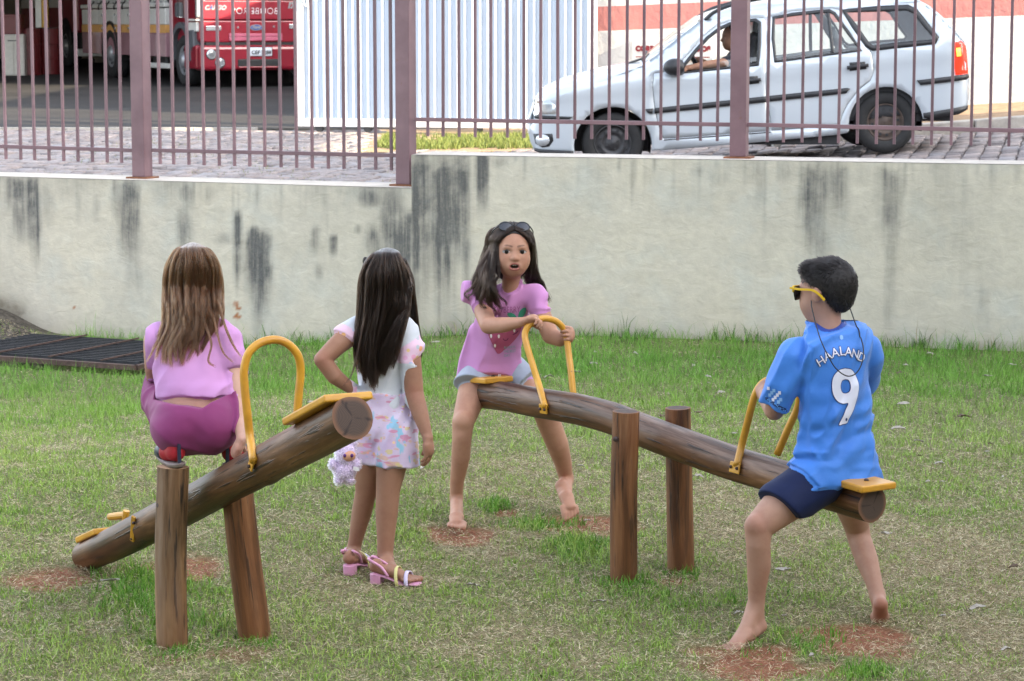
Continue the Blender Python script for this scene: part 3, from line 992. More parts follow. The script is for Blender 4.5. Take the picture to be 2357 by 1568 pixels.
ss_, zz_ = bw_u(1551, 113)
bx = np.array((*bwd, 0.0))
tw = text_geo("CORPO DE BOMBEIROS", 1.0, space=1.12)[0]
wspan = tw[:, 0].max() - tw[:, 0].min()
sa, _ = bw_u(1466, 113); sb, _ = bw_u(1636, 113)
place_text("lettering", "CORPO DE BOMBEIROS", bpt(ss_, 0.032, zz_), bx, (0, 0, 1), (sb - sa) / wspan, M_RED, sign, space=1.12, offset=0.008)
_, zu = bw_u(1551, 131.5)
b = MB().add([bpt(sa, 0.034, zu - 0.006), bpt(sb, 0.034, zu - 0.006), bpt(sb, 0.034, zu + 0.006), bpt(sa, 0.034, zu + 0.006)], [(0, 1, 2, 3)])
b.build("underline", M_RED, sign)

# garage that houses the engines
stn = empty("fire_station", (-8, 50, 0.8), "dark open garage of the fire station behind the yard", "building")
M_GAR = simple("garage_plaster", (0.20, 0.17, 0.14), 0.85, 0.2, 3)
M_GARD = simple("garage_floor", (0.055, 0.05, 0.048), 0.6, 0.3, 2)
def stbox(name, lo, hi, mat): return MB().box(lo, hi).build(name, mat, stn)
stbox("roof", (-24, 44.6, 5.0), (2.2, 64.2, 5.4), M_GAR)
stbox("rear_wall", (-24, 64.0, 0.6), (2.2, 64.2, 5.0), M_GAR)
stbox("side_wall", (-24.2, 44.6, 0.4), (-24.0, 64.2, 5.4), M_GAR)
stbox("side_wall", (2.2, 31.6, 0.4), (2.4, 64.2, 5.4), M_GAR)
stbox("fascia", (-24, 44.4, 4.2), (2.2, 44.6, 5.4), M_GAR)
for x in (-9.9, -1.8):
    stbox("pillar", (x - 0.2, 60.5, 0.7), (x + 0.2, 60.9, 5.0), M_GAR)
# yellow post with a painted white reflection, red drums, crate on a cabinet
M_YEL = simple("yellow_gloss", (0.66, 0.36, 0.02), 0.35, 0.1)
M_DRED = simple("red_gloss", (0.13, 0.016, 0.018), 0.35, 0.15)
pc = P(95, 97, 53.0)
zf = float(st_z(pc[0], 53))
pil = empty("marker_post", (pc[0], 53.0, zf), "yellow post with a painted white reflection standing among the red drums in the garage", "post")
MB().box((pc[0] - .10, 52.95, zf + .05), (pc[0] + .02, 53.07, zf + 2.6)).build("white_reflection", simple("reflection_white", (.75, .74, .7), .3, .05), pil)  # reflection on the yellow post, painted as a white face
MB().box((pc[0] + .022, 52.97, zf), (pc[0] + .16, 53.09, zf + 2.5)).build("yellow_face", M_YEL, pil)
MB().box((pc[0] - .14, 52.9, zf), (pc[0] + .02, 53.14, zf + .045)).build("foot", M_BLACKM, pil)
def drum(u, v0, v1, r, Y, label):
    c = P(u, v1, Y); zf = float(st_z(c[0], Y)); h = P(u, v0, Y)[2] - zf
    rt = empty("oil_drum", (c[0], Y, zf), label, "drum", "red drums in the garage")
    pts = [(c[0], Y, zf + h * k) for k in (0, 0.02, .32, .33, .35, .36, .64, .65, .67, .68, .98, 1.0)]
    rr = [r, r, r, r * 1.04, r * 1.04, r, r, r * 1.04, r * 1.04, r, r, r * .98]
    MB().tube(pts, rr, 20).build("shell", M_DRED, rt, smooth=False)
    MB().tube([(c[0], Y, zf + h), (c[0], Y, zf + h + 0.02)], r * 1.02, 20).build("rim", M_BLACKM if u > 90 else M_DRED, rt)
drum(67, 68, 120, 0.24, 51.5, "red drum left of the yellow post")
drum(112, 66, 118, 0.25, 52.0, "red drum right of the yellow post")
c = P(30, 121, 51.0); zf = float(st_z(c[0], 51))
cab = empty("cabinet", (c[0], 51, zf), "pale two door cabinet on the garage floor under a red crate", "cabinet")
hh = P(30, 79, 51)[2] - zf
MB().box((c[0] - .2, 51, zf), (c[0] + .23, 51.4, zf + hh)).build("carcass", simple("cabinet_white", (.5, .48, .44), .6, .15), cab, bevel=.01)
for k in (0, 1):
    d = MB().box((c[0] - .19 + .21 * k, 50.985, zf + .02), (c[0] + .01 + .205 * k, 51.0, zf + hh - .03)).build("door", simple("cabinet_door", (.54, .52, .47), .55, .12), cab, bevel=.004)
MB().box((c[0] - .1, 50.97, zf + hh - .14), (c[0] + .12, 50.985, zf + hh - .12)).build("handle", M_BLACKM, cab)
cr_ = empty("crate", (c[0], 51, zf + hh), "red crate standing on the pale cabinet in the garage", "crate")
h2 = P(30, 34, 51)[2] - zf - hh
MB().box((c[0] - .24, 50.98, zf + hh), (c[0] + .17, 51.4, zf + hh + h2)).build("box", M_DRED, cr_, bevel=.015)
MB().box((c[0] - .25, 50.97, zf + hh + h2 - .05), (c[0] + .18, 51.41, zf + hh + h2 + .01)).build("lid", M_DRED, cr_, bevel=.01)

# unseen blocks added to throw the shade over the playground (outside the picture)
sh = empty("shade_block", (14, 0, -0.7), "unseen added block right of the playground that casts its shade", "building")
M_BLOCK = simple("shade_block_plaster", (0.55, 0.53, 0.48), 0.85, 0.1, 2)
MB().box((14, -24, -0.75), (22, 18.1, 7.2)).build("wall", M_BLOCK, sh)  # body of the added shade block
MB().box((14, -24, 7.2), (14.6, 16.7, 11.0)).build("sun_screen", M_BLOCK, sh)  # added slabs, shaped so a patch of sun reaches the cobbles
MB().box((14, 16.7, 8.3), (14.6, 20.4, 11.0)).build("sun_slit_top", M_BLOCK, sh)
vr = empty("shade_block", (-2, -9, -0.7), "unseen added block behind the camera that holds back sky light", "building")  # added to cut sky light from the camera side
M_BLOCK2 = simple("dark_block_plaster", (0.26, 0.24, 0.21), 0.85, 0.1, 2)
MB().box((-18, -16, -0.75), (13, -6, 7.6)).build("wall", M_BLOCK2, vr)  # body of the added block behind the camera
MB().box((-18.6, -16.6, 7.6), (13.2, -4.6, 7.9)).build("roof", M_BLOCK2, vr)  # top of the added block behind the camera
MB().box((13.6, -24.4, 11.0), (14.7, 18.2, 11.2)).build("roof", simple("shade_block_cap", (0.25, 0.1, 0.06), .8), sh)  # cap of the added shade block
# ================================================================== SEESAWS
def wood_mat(name, c_dark, c_mid, c_light, split=0.5, rough=0.62, patch=.85):
    t = NT(name)
    al, ar, ra = t.attr("along"), t.attr("around"), t.attr("seedv")
    cm = t.new("ShaderNodeCombineXYZ")
    t.link(t.math('MULTIPLY', al, 2.2), cm.inputs[0]); t.link(t.math('MULTIPLY', ar, 26.0), cm.inputs[1]); t.link(ra, cm.inputs[2])
    cm2 = t.new("ShaderNodeCombineXYZ")
    t.link(t.math('MULTIPLY', al, 1.1), cm2.inputs[0]); t.link(t.math('MULTIPLY', ar, 9.0), cm2.inputs[1]); t.link(ra, cm2.inputs[2])
    cm3 = t.new("ShaderNodeCombineXYZ")
    t.link(t.math('MULTIPLY', al, 4.0), cm3.inputs[0]); t.link(t.math('MULTIPLY', ar, 70.0), cm3.inputs[1]); t.link(ra, cm3.inputs[2])
    g1 = t.noise(cm.outputs[0], 1.0, 6, 0.65, 0.35)
    g2 = t.noise(cm2.outputs[0], 1.0, 5, 0.6, 0.8)
    g3 = t.noise(cm3.outputs[0], 1.0, 3, 0.6)
    base = t.ramp(g1, [(0.28, c_dark), (0.52, c_mid), (0.74, c_light)])
    base = t.mix(t.ramp(g2, [(0.48, (0, 0, 0)), (0.60, (patch, patch, patch))]), base, c_dark)
    crack = t.ramp(g3, [(0.36, (1, 1, 1)), (0.41, (0, 0, 0))])
    base = t.mix(t.math('MULTIPLY', crack, split), base, tuple(x * 0.25 for x in c_dark))
    worn = t.attr("worn")  # pale mask: upper side of logs, uneven over posts
    wv = t.math('MULTIPLY', worn, t.ramp(g1, [(0.42, (0, 0, 0)), (0.66, (1, 1, 1))]))
    base = t.mix(wv, base, (0.22, 0.175, 0.15))
    redb = t.ramp(t.math('DIVIDE', t.attr("height"), 0.35), [(0.0, (1, 1, 1)), (1.0, (0, 0, 0))])
    base = t.mix(t.math('MULTIPLY', redb, 0.45), base, (0.16, 0.060, 0.022))
    t.set(base=base, rough=rough, spec=0.45)
    h = t.math('ADD', t.math('MULTIPLY', g1, 0.6), t.math('MULTIPLY', crack, -0.5))
    t.bump(h, 0.55, 0.008)
    return t.m
M_LOG = wood_mat("weathered_log", (0.026, 0.0098, 0.0034), (0.112, 0.047, 0.0165), (0.25, 0.125, 0.056), 0.85, .48)
M_POSTD = wood_mat("dark_post_wood", (0.042, 0.0145, 0.0045), (0.18, 0.069, 0.021), (0.33, 0.148, 0.053), 0.75, .5)
M_POSTP = wood_mat("pale_post_wood", (0.035, 0.015, 0.0055), (0.30, 0.163, 0.068), (0.47, 0.30, 0.15), 0.9, .62, .5)
t = NT("log_end_grain")
v = t.coord("Object")
sep = t.attr("ringr")
rings = t.new("ShaderNodeTexWave", wave_type='BANDS', bands_direction='X')
cmb = t.new("ShaderNodeCombineXYZ")
t.link(t.math('ADD', t.math('MULTIPLY', sep, 1.0), t.math('MULTIPLY', t.noise(v, 14, 3), 0.12)), cmb.inputs[0])
t.link(cmb.outputs[0], rings.inputs["Vector"])
rings.inputs["Scale"].default_value = 4.5
c = t.ramp(rings.outputs["Fac"], [(0.2, (0.05, 0.032, 0.024)), (0.8, (0.085, 0.054, 0.040))])
c = t.mix(t.ramp(sep, [(0.75, (0, 0, 0)), (0.95, (0.8, 0.8, 0.8))]), c, (0.20, 0.095, 0.05))
c = t.mix(t.attr("crackv"), c, (0.018, 0.012, 0.01))
t.set(base=c, rough=0.8)
M_END = t.m
t = NT("chipped_yellow_paint")
v = t.coord("Object")
c = t.ramp(t.noise(v, 9, 4, 0.6), [(0.3, (0.50, 0.235, 0.018)), (0.7, (0.64, 0.33, 0.03))])
ch = t.ramp(t.noise(v, 42, 5, 0.75), [(0.67, (0, 0, 0)), (0.70, (1, 1, 1))])
c = t.mix(ch, c, (0.10, 0.04, 0.02))
dirt = t.ramp(t.noise(v, 16, 6, 0.7), [(0.45, (0, 0, 0)), (0.8, (0.6, 0.6, 0.6))])
c = t.mix(dirt, c, (0.36, 0.17, 0.04))
t.set(base=c, rough=0.38, spec=0.5)
t.bump(ch, -0.3, 0.003)
M_YPAINT = t.m
M_BOLT = simple("rusty_bolt", (0.07, 0.045, 0.04), 0.6, 0.4, 60, metal=0.4)

def log_mesh(name, pts, rad, mat, parent, seed=0, n=40, worn=0.0, pale_up=True, lump=0.05, knots=(), endm=None):
    """a trunk along pts with uneven girth; carries along / around so that grain follows it"""
    pts = catmull(pts, 14)
    m = len(pts)
    seg = np.r_[0, np.cumsum(np.linalg.norm(np.diff(pts, axis=0), axis=1))]
    r = np.interp(seg / seg[-1], np.linspace(0, 1, len(rad)), rad)
    T = np.gradient(pts, axis=0); T /= np.linalg.norm(T, axis=1)[:, None]
    up = np.array((0, 0, 1.0)) if abs(T[0][2]) < 0.8 else np.array((0, -1.0, 0))
    V, al, ar, wn_ = [], [], [], []
    for i in range(m):
        x = np.cross(T[i], up); x /= np.linalg.norm(x); y = np.cross(x, T[i])
        for k in range(n):
            a = 2 * math.pi * k / n
            q = np.array((math.cos(a) * 1.2, math.sin(a) * 1.2, seg[i] * 1.6))
            rr = r[i] * (1 + lump * vnoise(q, seed) + 0.012 * vnoise(q * np.array((5, 5, 1.5)), seed + 1))
            p = pts[i] + rr * (math.cos(a) * x + math.sin(a) * y)
            V.append(p); al.append(seg[i]); ar.append(min(a, 2 * math.pi - a) * r[i] * (1 if True else 0))
            wn_.append(worn * max(0, math.sin(a)) ** 1.5 if pale_up else worn * (0.5 + 0.5 * vnoise(q * 2, seed + 3)))  # paler towards the upper side of logs, unevenly over posts
    V = np.array(V)
    for (kp, kr, kh) in knots:
        d = np.linalg.norm(V - np.array(kp), axis=1)
        c = pts[np.argmin(np.linalg.norm(pts - np.array(kp), axis=1))]
        dirn = (np.array(kp) - c); dirn /= np.linalg.norm(dirn)
        V += dirn * (kh * np.exp(-(d / kr) ** 2))[:, None]
    q = []
    for i in range(m - 1):
        for k in range(n):
            q.append((i * n + k, i * n + (k + 1) % n, (i + 1) * n + (k + 1) % n, (i + 1) * n + k))
    o = fast_mesh(name, V, np.array(q), np.full(len(q), 4), mat, parent,
                  attrs={"along": np.array(al) + seed * 0.37, "around": np.array(ar), "worn": np.array(wn_), "height": V[:, 2] + (0 if n < 35 else 1.0), "seedv": np.full(len(V), seed * 1.7)})
    # the two sawn ends
    for j, (i0, sgn) in enumerate(((0, -1), (m - 1, 1))):
        ring = V[i0 * n:(i0 + 1) * n]
        c = ring.mean(0)
        W, rr, ck, F = [c + T[i0] * sgn * 0.001], [0.0], [0.0], []
        K = 7
        for a in range(1, K + 1):
            for k in range(n):
                f = a / K
                p = c + (ring[k] - c) * (f if a < K else 0.999)
                p = p + T[i0] * sgn * (0.002 * (1 - f ** 4))
                ang = k / n * 2 * math.pi
                crk = max(0, 1 - abs(((ang - 0.9 + seed) % (2 * math.pi / 3)) - 0.12 * vnoise(np.array((f * 4, seed, 2.0)), 5)) / (0.09 + .03 / f)) * (f < 0.95)
                W.append(p); rr.append(f); ck.append(min(1, crk * 1.4))
        for k in range(n):
            F.append((0, 1 + k, 1 + (k + 1) % n))
        for a in range(K - 1):
            for k in range(n):
                F.append((1 + a * n + k, 1 + (a + 1) * n + k, 1 + (a + 1) * n + (k + 1) % n, 1 + a * n + (k + 1) % n))
        if sgn < 0: F = [f[::-1] for f in F]
        fast_mesh("sawn_end", W, np.concatenate([np.array(f) for f in F]), [len(f) for f in F], endm or M_END, o,
                  attrs={"ringr": np.array(rr), "crackv": np.array(ck)})
    return o, pts, T

def plank(name, c, d, a, length, width, th, mat, parent, up=None):
    """board centred at c, along d, across a"""
    d = np.array(d, float); d /= np.linalg.norm(d)
    a = np.array(a, float); a = a - d * np.dot(a, d); a /= np.linalg.norm(a)
    n = np.cross(a, d)
    if n[2] < 0: n = -n
    V = []
    for s in (-1, 1):
        for sx, sy in ((-1, -1), (1, -1), (1, 1), (-1, 1)):
            V.append(np.array(c) + d * sx * length / 2 + a * sy * width / 2 + n * s * th / 2)
    b = MB().add(V, [(0, 3, 2, 1), (4, 5, 6, 7), (0, 1, 5, 4), (1, 2, 6, 5), (2, 3, 7, 6), (3, 0, 4, 7)])
    o = b.build(name, mat, parent, bevel=0.006, seg=3)
    return o, n

def bolt(c, n, r, parent, name="bolt"):
    n = np.array(n, float) / np.linalg.norm(n)
    c = np.array(c)
    V, F = tube([c - n * 0.004, c + n * 0.003, c + n * 0.006], [r, r, r * 0.55], 10)
    return mesh_obj(name, V, F, M_BOLT, parent)

def bracket(pts, T, rad, u, v, parent, w=0.05, h=0.04, turn=0.0):
    """plate with two bolts, against the side of the log"""
    c, out, d = on_log(pts, T, rad + .004, u, v)
    d = unit_(d * math.cos(turn) + np.cross(out, d) * math.sin(turn))
    o, n = plank("bracket", c, d, np.cross(out, d), w, h, 0.006, M_YPAINT, parent)
    for s in (-1, 1):
        bolt(np.array(c) + d * s * w * 0.3 + out * 0.004, out, 0.0055, o)
    return o

def proj(p):
    q = np.array(p) - _O
    k = FPX / (q @ _F)
    return np.array((1178.5 + k * q[0], 784 - k * (q @ _U)))

def on_log(pts, T, rad, u, v):
    """the point on the near side of a log under pixel (u, v), its normal and the log direction"""
    best = None
    for i in range(len(pts)):
        x = unit_(np.cross(T[i], (0, 0, 1.0))); y = np.cross(x, T[i])
        for a in np.linspace(0, 2 * math.pi, 49):
            n = math.cos(a) * x + math.sin(a) * y
            p = pts[i] + n * rad
            if n @ (p - _O) > 0: continue
            e = np.linalg.norm(proj(p) - np.array((u, v)))
            if best is None or e < best[0]: best = (e, p, n, T[i])
    return best[1:]
def unit_(v): return np.array(v, float) / np.linalg.norm(v)

def yaxis(u, c, d):
    """depth of the plan line c + s d under column u"""
    k = (u - 1178.5) / FPX * 1.0
    k = ray(u, 800)[0] / ray(u, 800)[1]
    s = (k * c[1] - c[0]) / (d[0] - k * d[1])
    return c[1] + s * d[1]

# ---- right seesaw
RC, RD = np.array((.458, 8.4)), np.array((.54, -.835)); RD = RD / np.linalg.norm(RD)
RA = np.array((-RD[1], RD[0], 0))            # across, to the right and away
def rlog(u, v): return P(u, v, yaxis(u, RC, RD))
rs = empty("seesaw", (RC[0], RC[1], 0), "seesaw ridden by the black haired girl and the boy, between two dark posts", "seesaw", "wooden log seesaws on the lawn")
rpts = [rlog(*p) for p in ((1082, 904), (1160, 912), (1237, 926), (1330, 941), (1409, 962), (1470, 986), (1560, 1020), (1688, 1066), (1774, 1092), (1900, 1130), (2008, 1162))]
rl, rP, rT = log_mesh("beam", rpts, [.054, .055, .056, .057, .058, .058, .057, .056], M_LOG, rs, seed=1, worn=0.75)
def post(name, base, top, r0, r1, mat, parent, seed, worn=0.2, endm=None):
    return log_mesh(name, [np.array(base) - np.array((0, 0, .12)), base, np.array(base) * .5 + np.array(top) * .5 + RNG.normal(0, .004, 3), top], [r0, r0, (r0 + r1) / 2, r1], mat, parent, seed, n=28, worn=worn, pale_up=False, lump=.05, endm=endm)[0]
yf, yb = gp(1437, 1332)[1], gp(1567, 1309)[1]
pf = post("post", P(1436, 1332, yf), P(1441, 947, yf), .0475, .0465, M_POSTD, rs, 2)
pb = post("post", P(1567, 1309, yb), P(1560, 939, yb), .046, .0445, M_POSTD, rs, 3)
bolt(P(1417, 1011, yf - .04), (-.4, -1, 0), .009, rs, "axle_end")
def seat_on(pts, T, i, across, length, width, parent, lift):
    d = T[i]
    n = np.cross(across, d); n /= np.linalg.norm(n)
    if n[2] < 0: n = -n
    o, n = plank("seat", pts[i] + n * lift, d, across, length, width, 0.022, M_YPAINT, parent)
    bolt(pts[i] + n * (lift + .011), n, .008, o)
    bolt(pts[i] + d * length * .3 + n * (lift + .011), n, .008, o)
    return o
def idx_at(pts, frac):
    s = np.r_[0, np.cumsum(np.linalg.norm(np.diff(pts, axis=0), axis=1))]
    return int(np.argmin(abs(s - frac * s[-1])))
seat_on(rP, rT, idx_at(rP, .945), RA, .30, .140, rs, .058)
seat_on(rP, rT, idx_at(rP, .045), RA, .22, .125, rs, .058)
def handle(pts, r, parent, beam=None):
    q = [P(*p) for p in pts]
    if beam is not None:
        q[0] = on_log(*beam, *pts[0][:2])[0]
    q = catmull(q, 6)
    V, F = tube(q, r, 12)
    return mesh_obj("handle", V, F, M_YPAINT, parent, smooth=True)
RH1 = [(1253, 938, 8.875), (1240, 885, 8.90), (1226, 840, 8.93), (1213, 797, 8.96), (1208, 770, 8.98), (1217, 750, 8.99), (1238, 736, 9.0), (1262, 734, 9.02), (1286, 744, 9.04), (1302, 768, 9.05), (1309, 815, 9.03), (1314, 855, 9.0), (1320, 912, 8.97)]
handle(RH1, .0122, rs, (rP, rT, .066))
bracket(rP, rT, .0585, 1253, 943, rs, .046, .036)
RH2 = [(1694, 1073, 7.935), (1706, 1030, 7.92), (1720, 975, 7.90), (1733, 925, 7.88), (1744, 897, 7.87), (1762, 878, 7.87), (1795, 868, 7.89), (1826, 876, 7.92), (1841, 900, 7.94), (1836, 938, 7.96), (1815, 985, 7.98), (1789, 1046, 8.01)]
handle(RH2, .0125, rs, (rP, rT, .066))
bracket(rP, rT, .0585, 1693, 1076, rs, .052, .036)

# ---- left seesaw
LC, LD = np.array((-.89, 7.4)), np.array((.48, -.875)); LD = LD / np.linalg.norm(LD)
LA = np.array((-LD[1], LD[0], 0))
def llog(u, v): return P(u, v, yaxis(u, LC, LD))
ls = empty("seesaw", (LC[0], LC[1], 0), "tilted seesaw under the crouching girl, its far end resting on the grass", "seesaw", "wooden log seesaws on the lawn")
lpts = [llog(*p) for p in ((200, 1280), (262, 1252), (340, 1212), (438, 1161), (520, 1116), (590, 1080), (680, 1032), (760, 990), (812, 962))]
ll, lP, lT = log_mesh("beam", lpts, [.054, .056, .057, .058, .059, .06, .06], M_LOG, ls, seed=4, worn=0.35, knots=[(llog(628, 1118) - np.array((0, 0, .03)), .035, .018)])
yf, yb = gp(397, 1488)[1], gp(585, 1474)[1] + .03
pfl = post("post", P(397, 1488, yf), P(399, 1074, yf), .047, .047, M_POSTP, ls, 5, .5, simple("pale_split_wood", (.36, .22, .13), .8, .3, 30, .3))
pbl = post("post", P(586, 1470, yb), P(541, 1072, yb), .050, .046, M_POSTD, ls, 6)
LPOST = (P(399, 1072, yf), P(541, 1072, yb))
# broken shoulder of the front post top
bolt(P(366, 1163, yf - .02), (-1, -.6, 0), .012, ls, "axle_end")
seat_on(lP, lT, idx_at(lP, .93), LA, .30, .145, ls, .06)
seat_on(lP, lT, idx_at(lP, .055), LA, .20, .085, ls, .056)
LH = [(581, 1062, 7.06), (576, 1010, 7.06), (569, 950, 7.06), (563, 890, 7.06), (562, 850, 7.06), (573, 812, 7.065), (600, 789, 7.08), (634, 782, 7.10), (664, 793, 7.115), (686, 819, 7.13), (692, 856, 7.14), (688, 905, 7.14), (682, 985, 7.14)]
handle(LH, .0122, ls, (lP, lT, .068))
bracket(lP, lT, .0605, 582, 1064, ls, .05, .03, .6)
# the far handle has broken off: a strap and a bent stub are left
b0, n0, _ = on_log(lP, lT, .062, 303, 1245); b1, n1, _ = on_log(lP, lT, .066, 306, 1196)
MB().bar(b0, b1 + np.array((0, 0, .012)), .017, .008, up=tuple(n0)).build("strap", M_YPAINT, ls, bevel=.002)
bolt(b0 + np.array((0, -.005, .008)), -LA, .005, ls); bolt(b1 + np.array((0, -.005, -.008)), -LA, .005, ls)
mesh_obj("handle_stub", *tube([P(290, 1186, 8.17), P(270, 1188, 8.2), P(253, 1190, 8.23)], [.0135, .013, .012], 12), M_YPAINT, ls)
mesh_obj("stub_flange", *tube([P(291, 1176, 8.16), P(287, 1202, 8.165)], [.012, .010], 8), M_YPAINT, ls)
# ================================================================== BODIES: distance fields meshed by surface nets
class Field:
    def __init__(s, lo, hi, h):
        lo, hi = np.array(lo, float), np.array(hi, float)
        lo, hi = np.minimum(lo, hi), np.maximum(lo, hi)
        s.lo = lo; s.h = h
        s.n = np.ceil((np.array(hi, float) - s.lo) / h).astype(int) + 1
        s.d = np.full(s.n, 0.25, np.float32)
    def like(s):
        g = Field(s.lo, s.lo + s.h, s.h)
        g.n = s.n.copy(); g.d = np.full(s.n, 0.25, np.float32)
        return g
    def sub(s, lo, hi):
        a = np.clip(np.floor((np.array(lo) - s.lo) / s.h).astype(int), 0, s.n - 1)
        b = np.clip(np.ceil((np.array(hi) - s.lo) / s.h).astype(int) + 1, 1, s.n)
        sl = tuple(slice(x, y) for x, y in zip(a, b))
        ax = [(s.lo[i] + s.h * np.arange(a[i], b[i])).astype(np.float32) for i in range(3)]
        return sl, np.meshgrid(*ax, indexing='ij', sparse=True)
    def put(s, sl, nd, k, op='+'):
        o = s.d[sl]
        if op == '+':
            if k > 0:
                h = np.maximum(k - np.abs(o - nd), 0) / k
                s.d[sl] = np.minimum(o, nd) - h * h * k * 0.25
            else: s.d[sl] = np.minimum(o, nd)
        elif op == '-':
            if k > 0:
                h = np.maximum(k - np.abs(o + nd), 0) / k
                s.d[sl] = np.maximum(o, -nd) + h * h * k * 0.25
            else: s.d[sl] = np.maximum(o, -nd)
        else:
            s.d[sl] = np.maximum(o, nd)
    def cone(s, a, b, ra, rb, k=0.012, op='+', flat=None):
        """round cone; flat = (axis vector, factor): widened along the axis by the factor"""
        a, b = np.array(a, float), np.array(b, float)
        m = max(ra, rb) * (flat[1] if flat else 1) + k + 3 * s.h
        sl, (X, Y, Z) = s.sub(np.minimum(a, b) - m, np.maximum(a, b) + m)
        ab = b - a
        L2 = float(ab @ ab) + 1e-12
        px, py, pz = X - a[0], Y - a[1], Z - a[2]
        t = np.clip((px * ab[0] + py * ab[1] + pz * ab[2]) / L2, 0, 1)
        qx, qy, qz = px - t * ab[0], py - t * ab[1], pz - t * ab[2]
        if flat:
            ax = np.array(flat[0], float); ax /= np.linalg.norm(ax)
            w = (qx * ax[0] + qy * ax[1] + qz * ax[2]) * (1 - 1 / flat[1])
            qx, qy, qz = qx - w * ax[0], qy - w * ax[1], qz - w * ax[2]
        nd = np.sqrt(qx * qx + qy * qy + qz * qz) - (ra + (rb - ra) * t)
        s.put(sl, nd.astype(np.float32), k, op)
        return s
    def chain(s, pts, rad, k=0.012, op='+', flat=None):
        """joined round cones: no swelling at the joints, then merged with k"""
        pts = [np.array(p, float) for p in pts]
        m = max(rad) * (flat[1] if flat else 1) + k + 3 * s.h
        sl, (X, Y, Z) = s.sub(np.min(pts, 0) - m, np.max(pts, 0) + m)
        best = None
        for a, b, ra, rb in zip(pts[:-1], pts[1:], rad[:-1], rad[1:]):
            ab = b - a
            L2 = float(ab @ ab) + 1e-12
            px, py, pz = X - a[0], Y - a[1], Z - a[2]
            t = np.clip((px * ab[0] + py * ab[1] + pz * ab[2]) / L2, 0, 1)
            qx, qy, qz = px - t * ab[0], py - t * ab[1], pz - t * ab[2]
            if flat:
                ax = np.array(flat[0], float); ax /= np.linalg.norm(ax)
                w = (qx * ax[0] + qy * ax[1] + qz * ax[2]) * (1 - 1 / flat[1])
                qx, qy, qz = qx - w * ax[0], qy - w * ax[1], qz - w * ax[2]
            nd = np.sqrt(qx * qx + qy * qy + qz * qz) - (ra + (rb - ra) * t)
            best = nd if best is None else np.minimum(best, nd)
        s.put(sl, best.astype(np.float32), k, op)
        return s
    def cover(s, body, margin=0.004, grow=0.03, k=0.008):
        """lets a garment follow the body wherever the body would show through it"""
        X, Y, Z = s.grid()
        ix = [np.clip((a.ravel() - body.lo[i]) / body.h, 0, body.n[i] - 1.001) for i, a in enumerate((X, Y, Z))]
        i0 = [np.floor(q).astype(int) for q in ix]
        fr = [(q - j).astype(np.float32) for q, j in zip(ix, i0)]
        D = body.d
        D = D[i0[0]] * (1 - fr[0])[:, None, None] + D[i0[0] + 1] * fr[0][:, None, None]
        D = D[:, i0[1]] * (1 - fr[1])[None, :, None] + D[:, i0[1] + 1] * fr[1][None, :, None]
        D = D[:, :, i0[2]] * (1 - fr[2])[None, None, :] + D[:, :, i0[2] + 1] * fr[2][None, None, :]
        nd = np.maximum(D - margin, s.d - grow)
        s.put((slice(None),) * 3, nd.astype(np.float32), k)
        return s
    def ell(s, c, r, ax=None, k=0.012, op='+'):
        """ellipsoid, radii r along the axes ax (rows)"""
        c = np.array(c, float); r = np.array(r, float)
        m = r.max() + k + 3 * s.h
        sl, (X, Y, Z) = s.sub(c - m, c + m)
        A = np.eye(3) if ax is None else np.array(ax, float)
        p = [X - c[0], Y - c[1], Z - c[2]]
        q = [(p[0] * A[i][0] + p[1] * A[i][1] + p[2] * A[i][2]) for i in range(3)]
        k0 = np.sqrt(sum((q[i] / r[i]) ** 2 for i in range(3)))
        k1 = np.sqrt(sum((q[i] / r[i] ** 2) ** 2 for i in range(3)))
        nd = np.where(k1 > 1e-6, k0 * (k0 - 1) / np.maximum(k1, 1e-6), -r.min())
        s.put(sl, nd.astype(np.float32), k, op)
        return s
    def grid(s):
        ax = [(s.lo[i] + s.h * np.arange(s.n[i])).astype(np.float32) for i in range(3)]
        return np.meshgrid(*ax, indexing='ij', sparse=True)
    def cut(s, p, n, k=0.0, R=None):
        """takes away the side the normal points to (within R of p, if given)"""
        X, Y, Z = s.grid()
        n = np.array(n, float); n /= np.linalg.norm(n)
        nd = ((X - p[0]) * n[0] + (Y - p[1]) * n[1] + (Z - p[2]) * n[2]).astype(np.float32)
        if R is not None:
            nd = np.minimum(nd, (R - np.sqrt((X - p[0]) ** 2 + (Y - p[1]) ** 2 + (Z - p[2]) ** 2)).astype(np.float32))
        if k > 0:
            h = np.maximum(k - np.abs(s.d - nd), 0) / k
            s.d = np.maximum(s.d, nd) + h * h * k * 0.25
        else: s.d = np.maximum(s.d, nd)
        return s
    def wrinkle(s, amp, scale, seed=0, octv=2):
        """folds: moves the surface; scale is per-axis frequency"""
        near = np.abs(s.d) < amp * 2 + 2.5 * s.h
        i = np.argwhere(near)
        p = s.lo + i * s.h
        s.d[near] += (amp * fbm(p * np.array(scale), octv, seed)).astype(np.float32)
        return s
    def folds(s, amp, along, fl=4.0, fa=22.0, seed=0, zlo=None, zhi=None):
        """soft creases that run along a direction"""
        along = np.array(along, float); along /= np.linalg.norm(along)
        i = np.argwhere(np.abs(s.d) < amp * 1.5 + 2.5 * s.h)
        p = s.lo + i * s.h
        e = np.cross(along, (0.3, 1, 0.2)); e /= np.linalg.norm(e); g = np.cross(along, e)
        q = np.stack([p @ along * fl, p @ e * fa, p @ g * fa * .7], -1)
        q = q + 0.7 * np.stack([vnoise(p * 7, seed + 5)] * 3, -1)
        n = vnoise(q, seed)
        rid = (0.75 - np.abs(n) * 1.8) * 0.75 + 0.35 * vnoise(q * 1.9, seed + 2)
        w = np.ones(len(p))
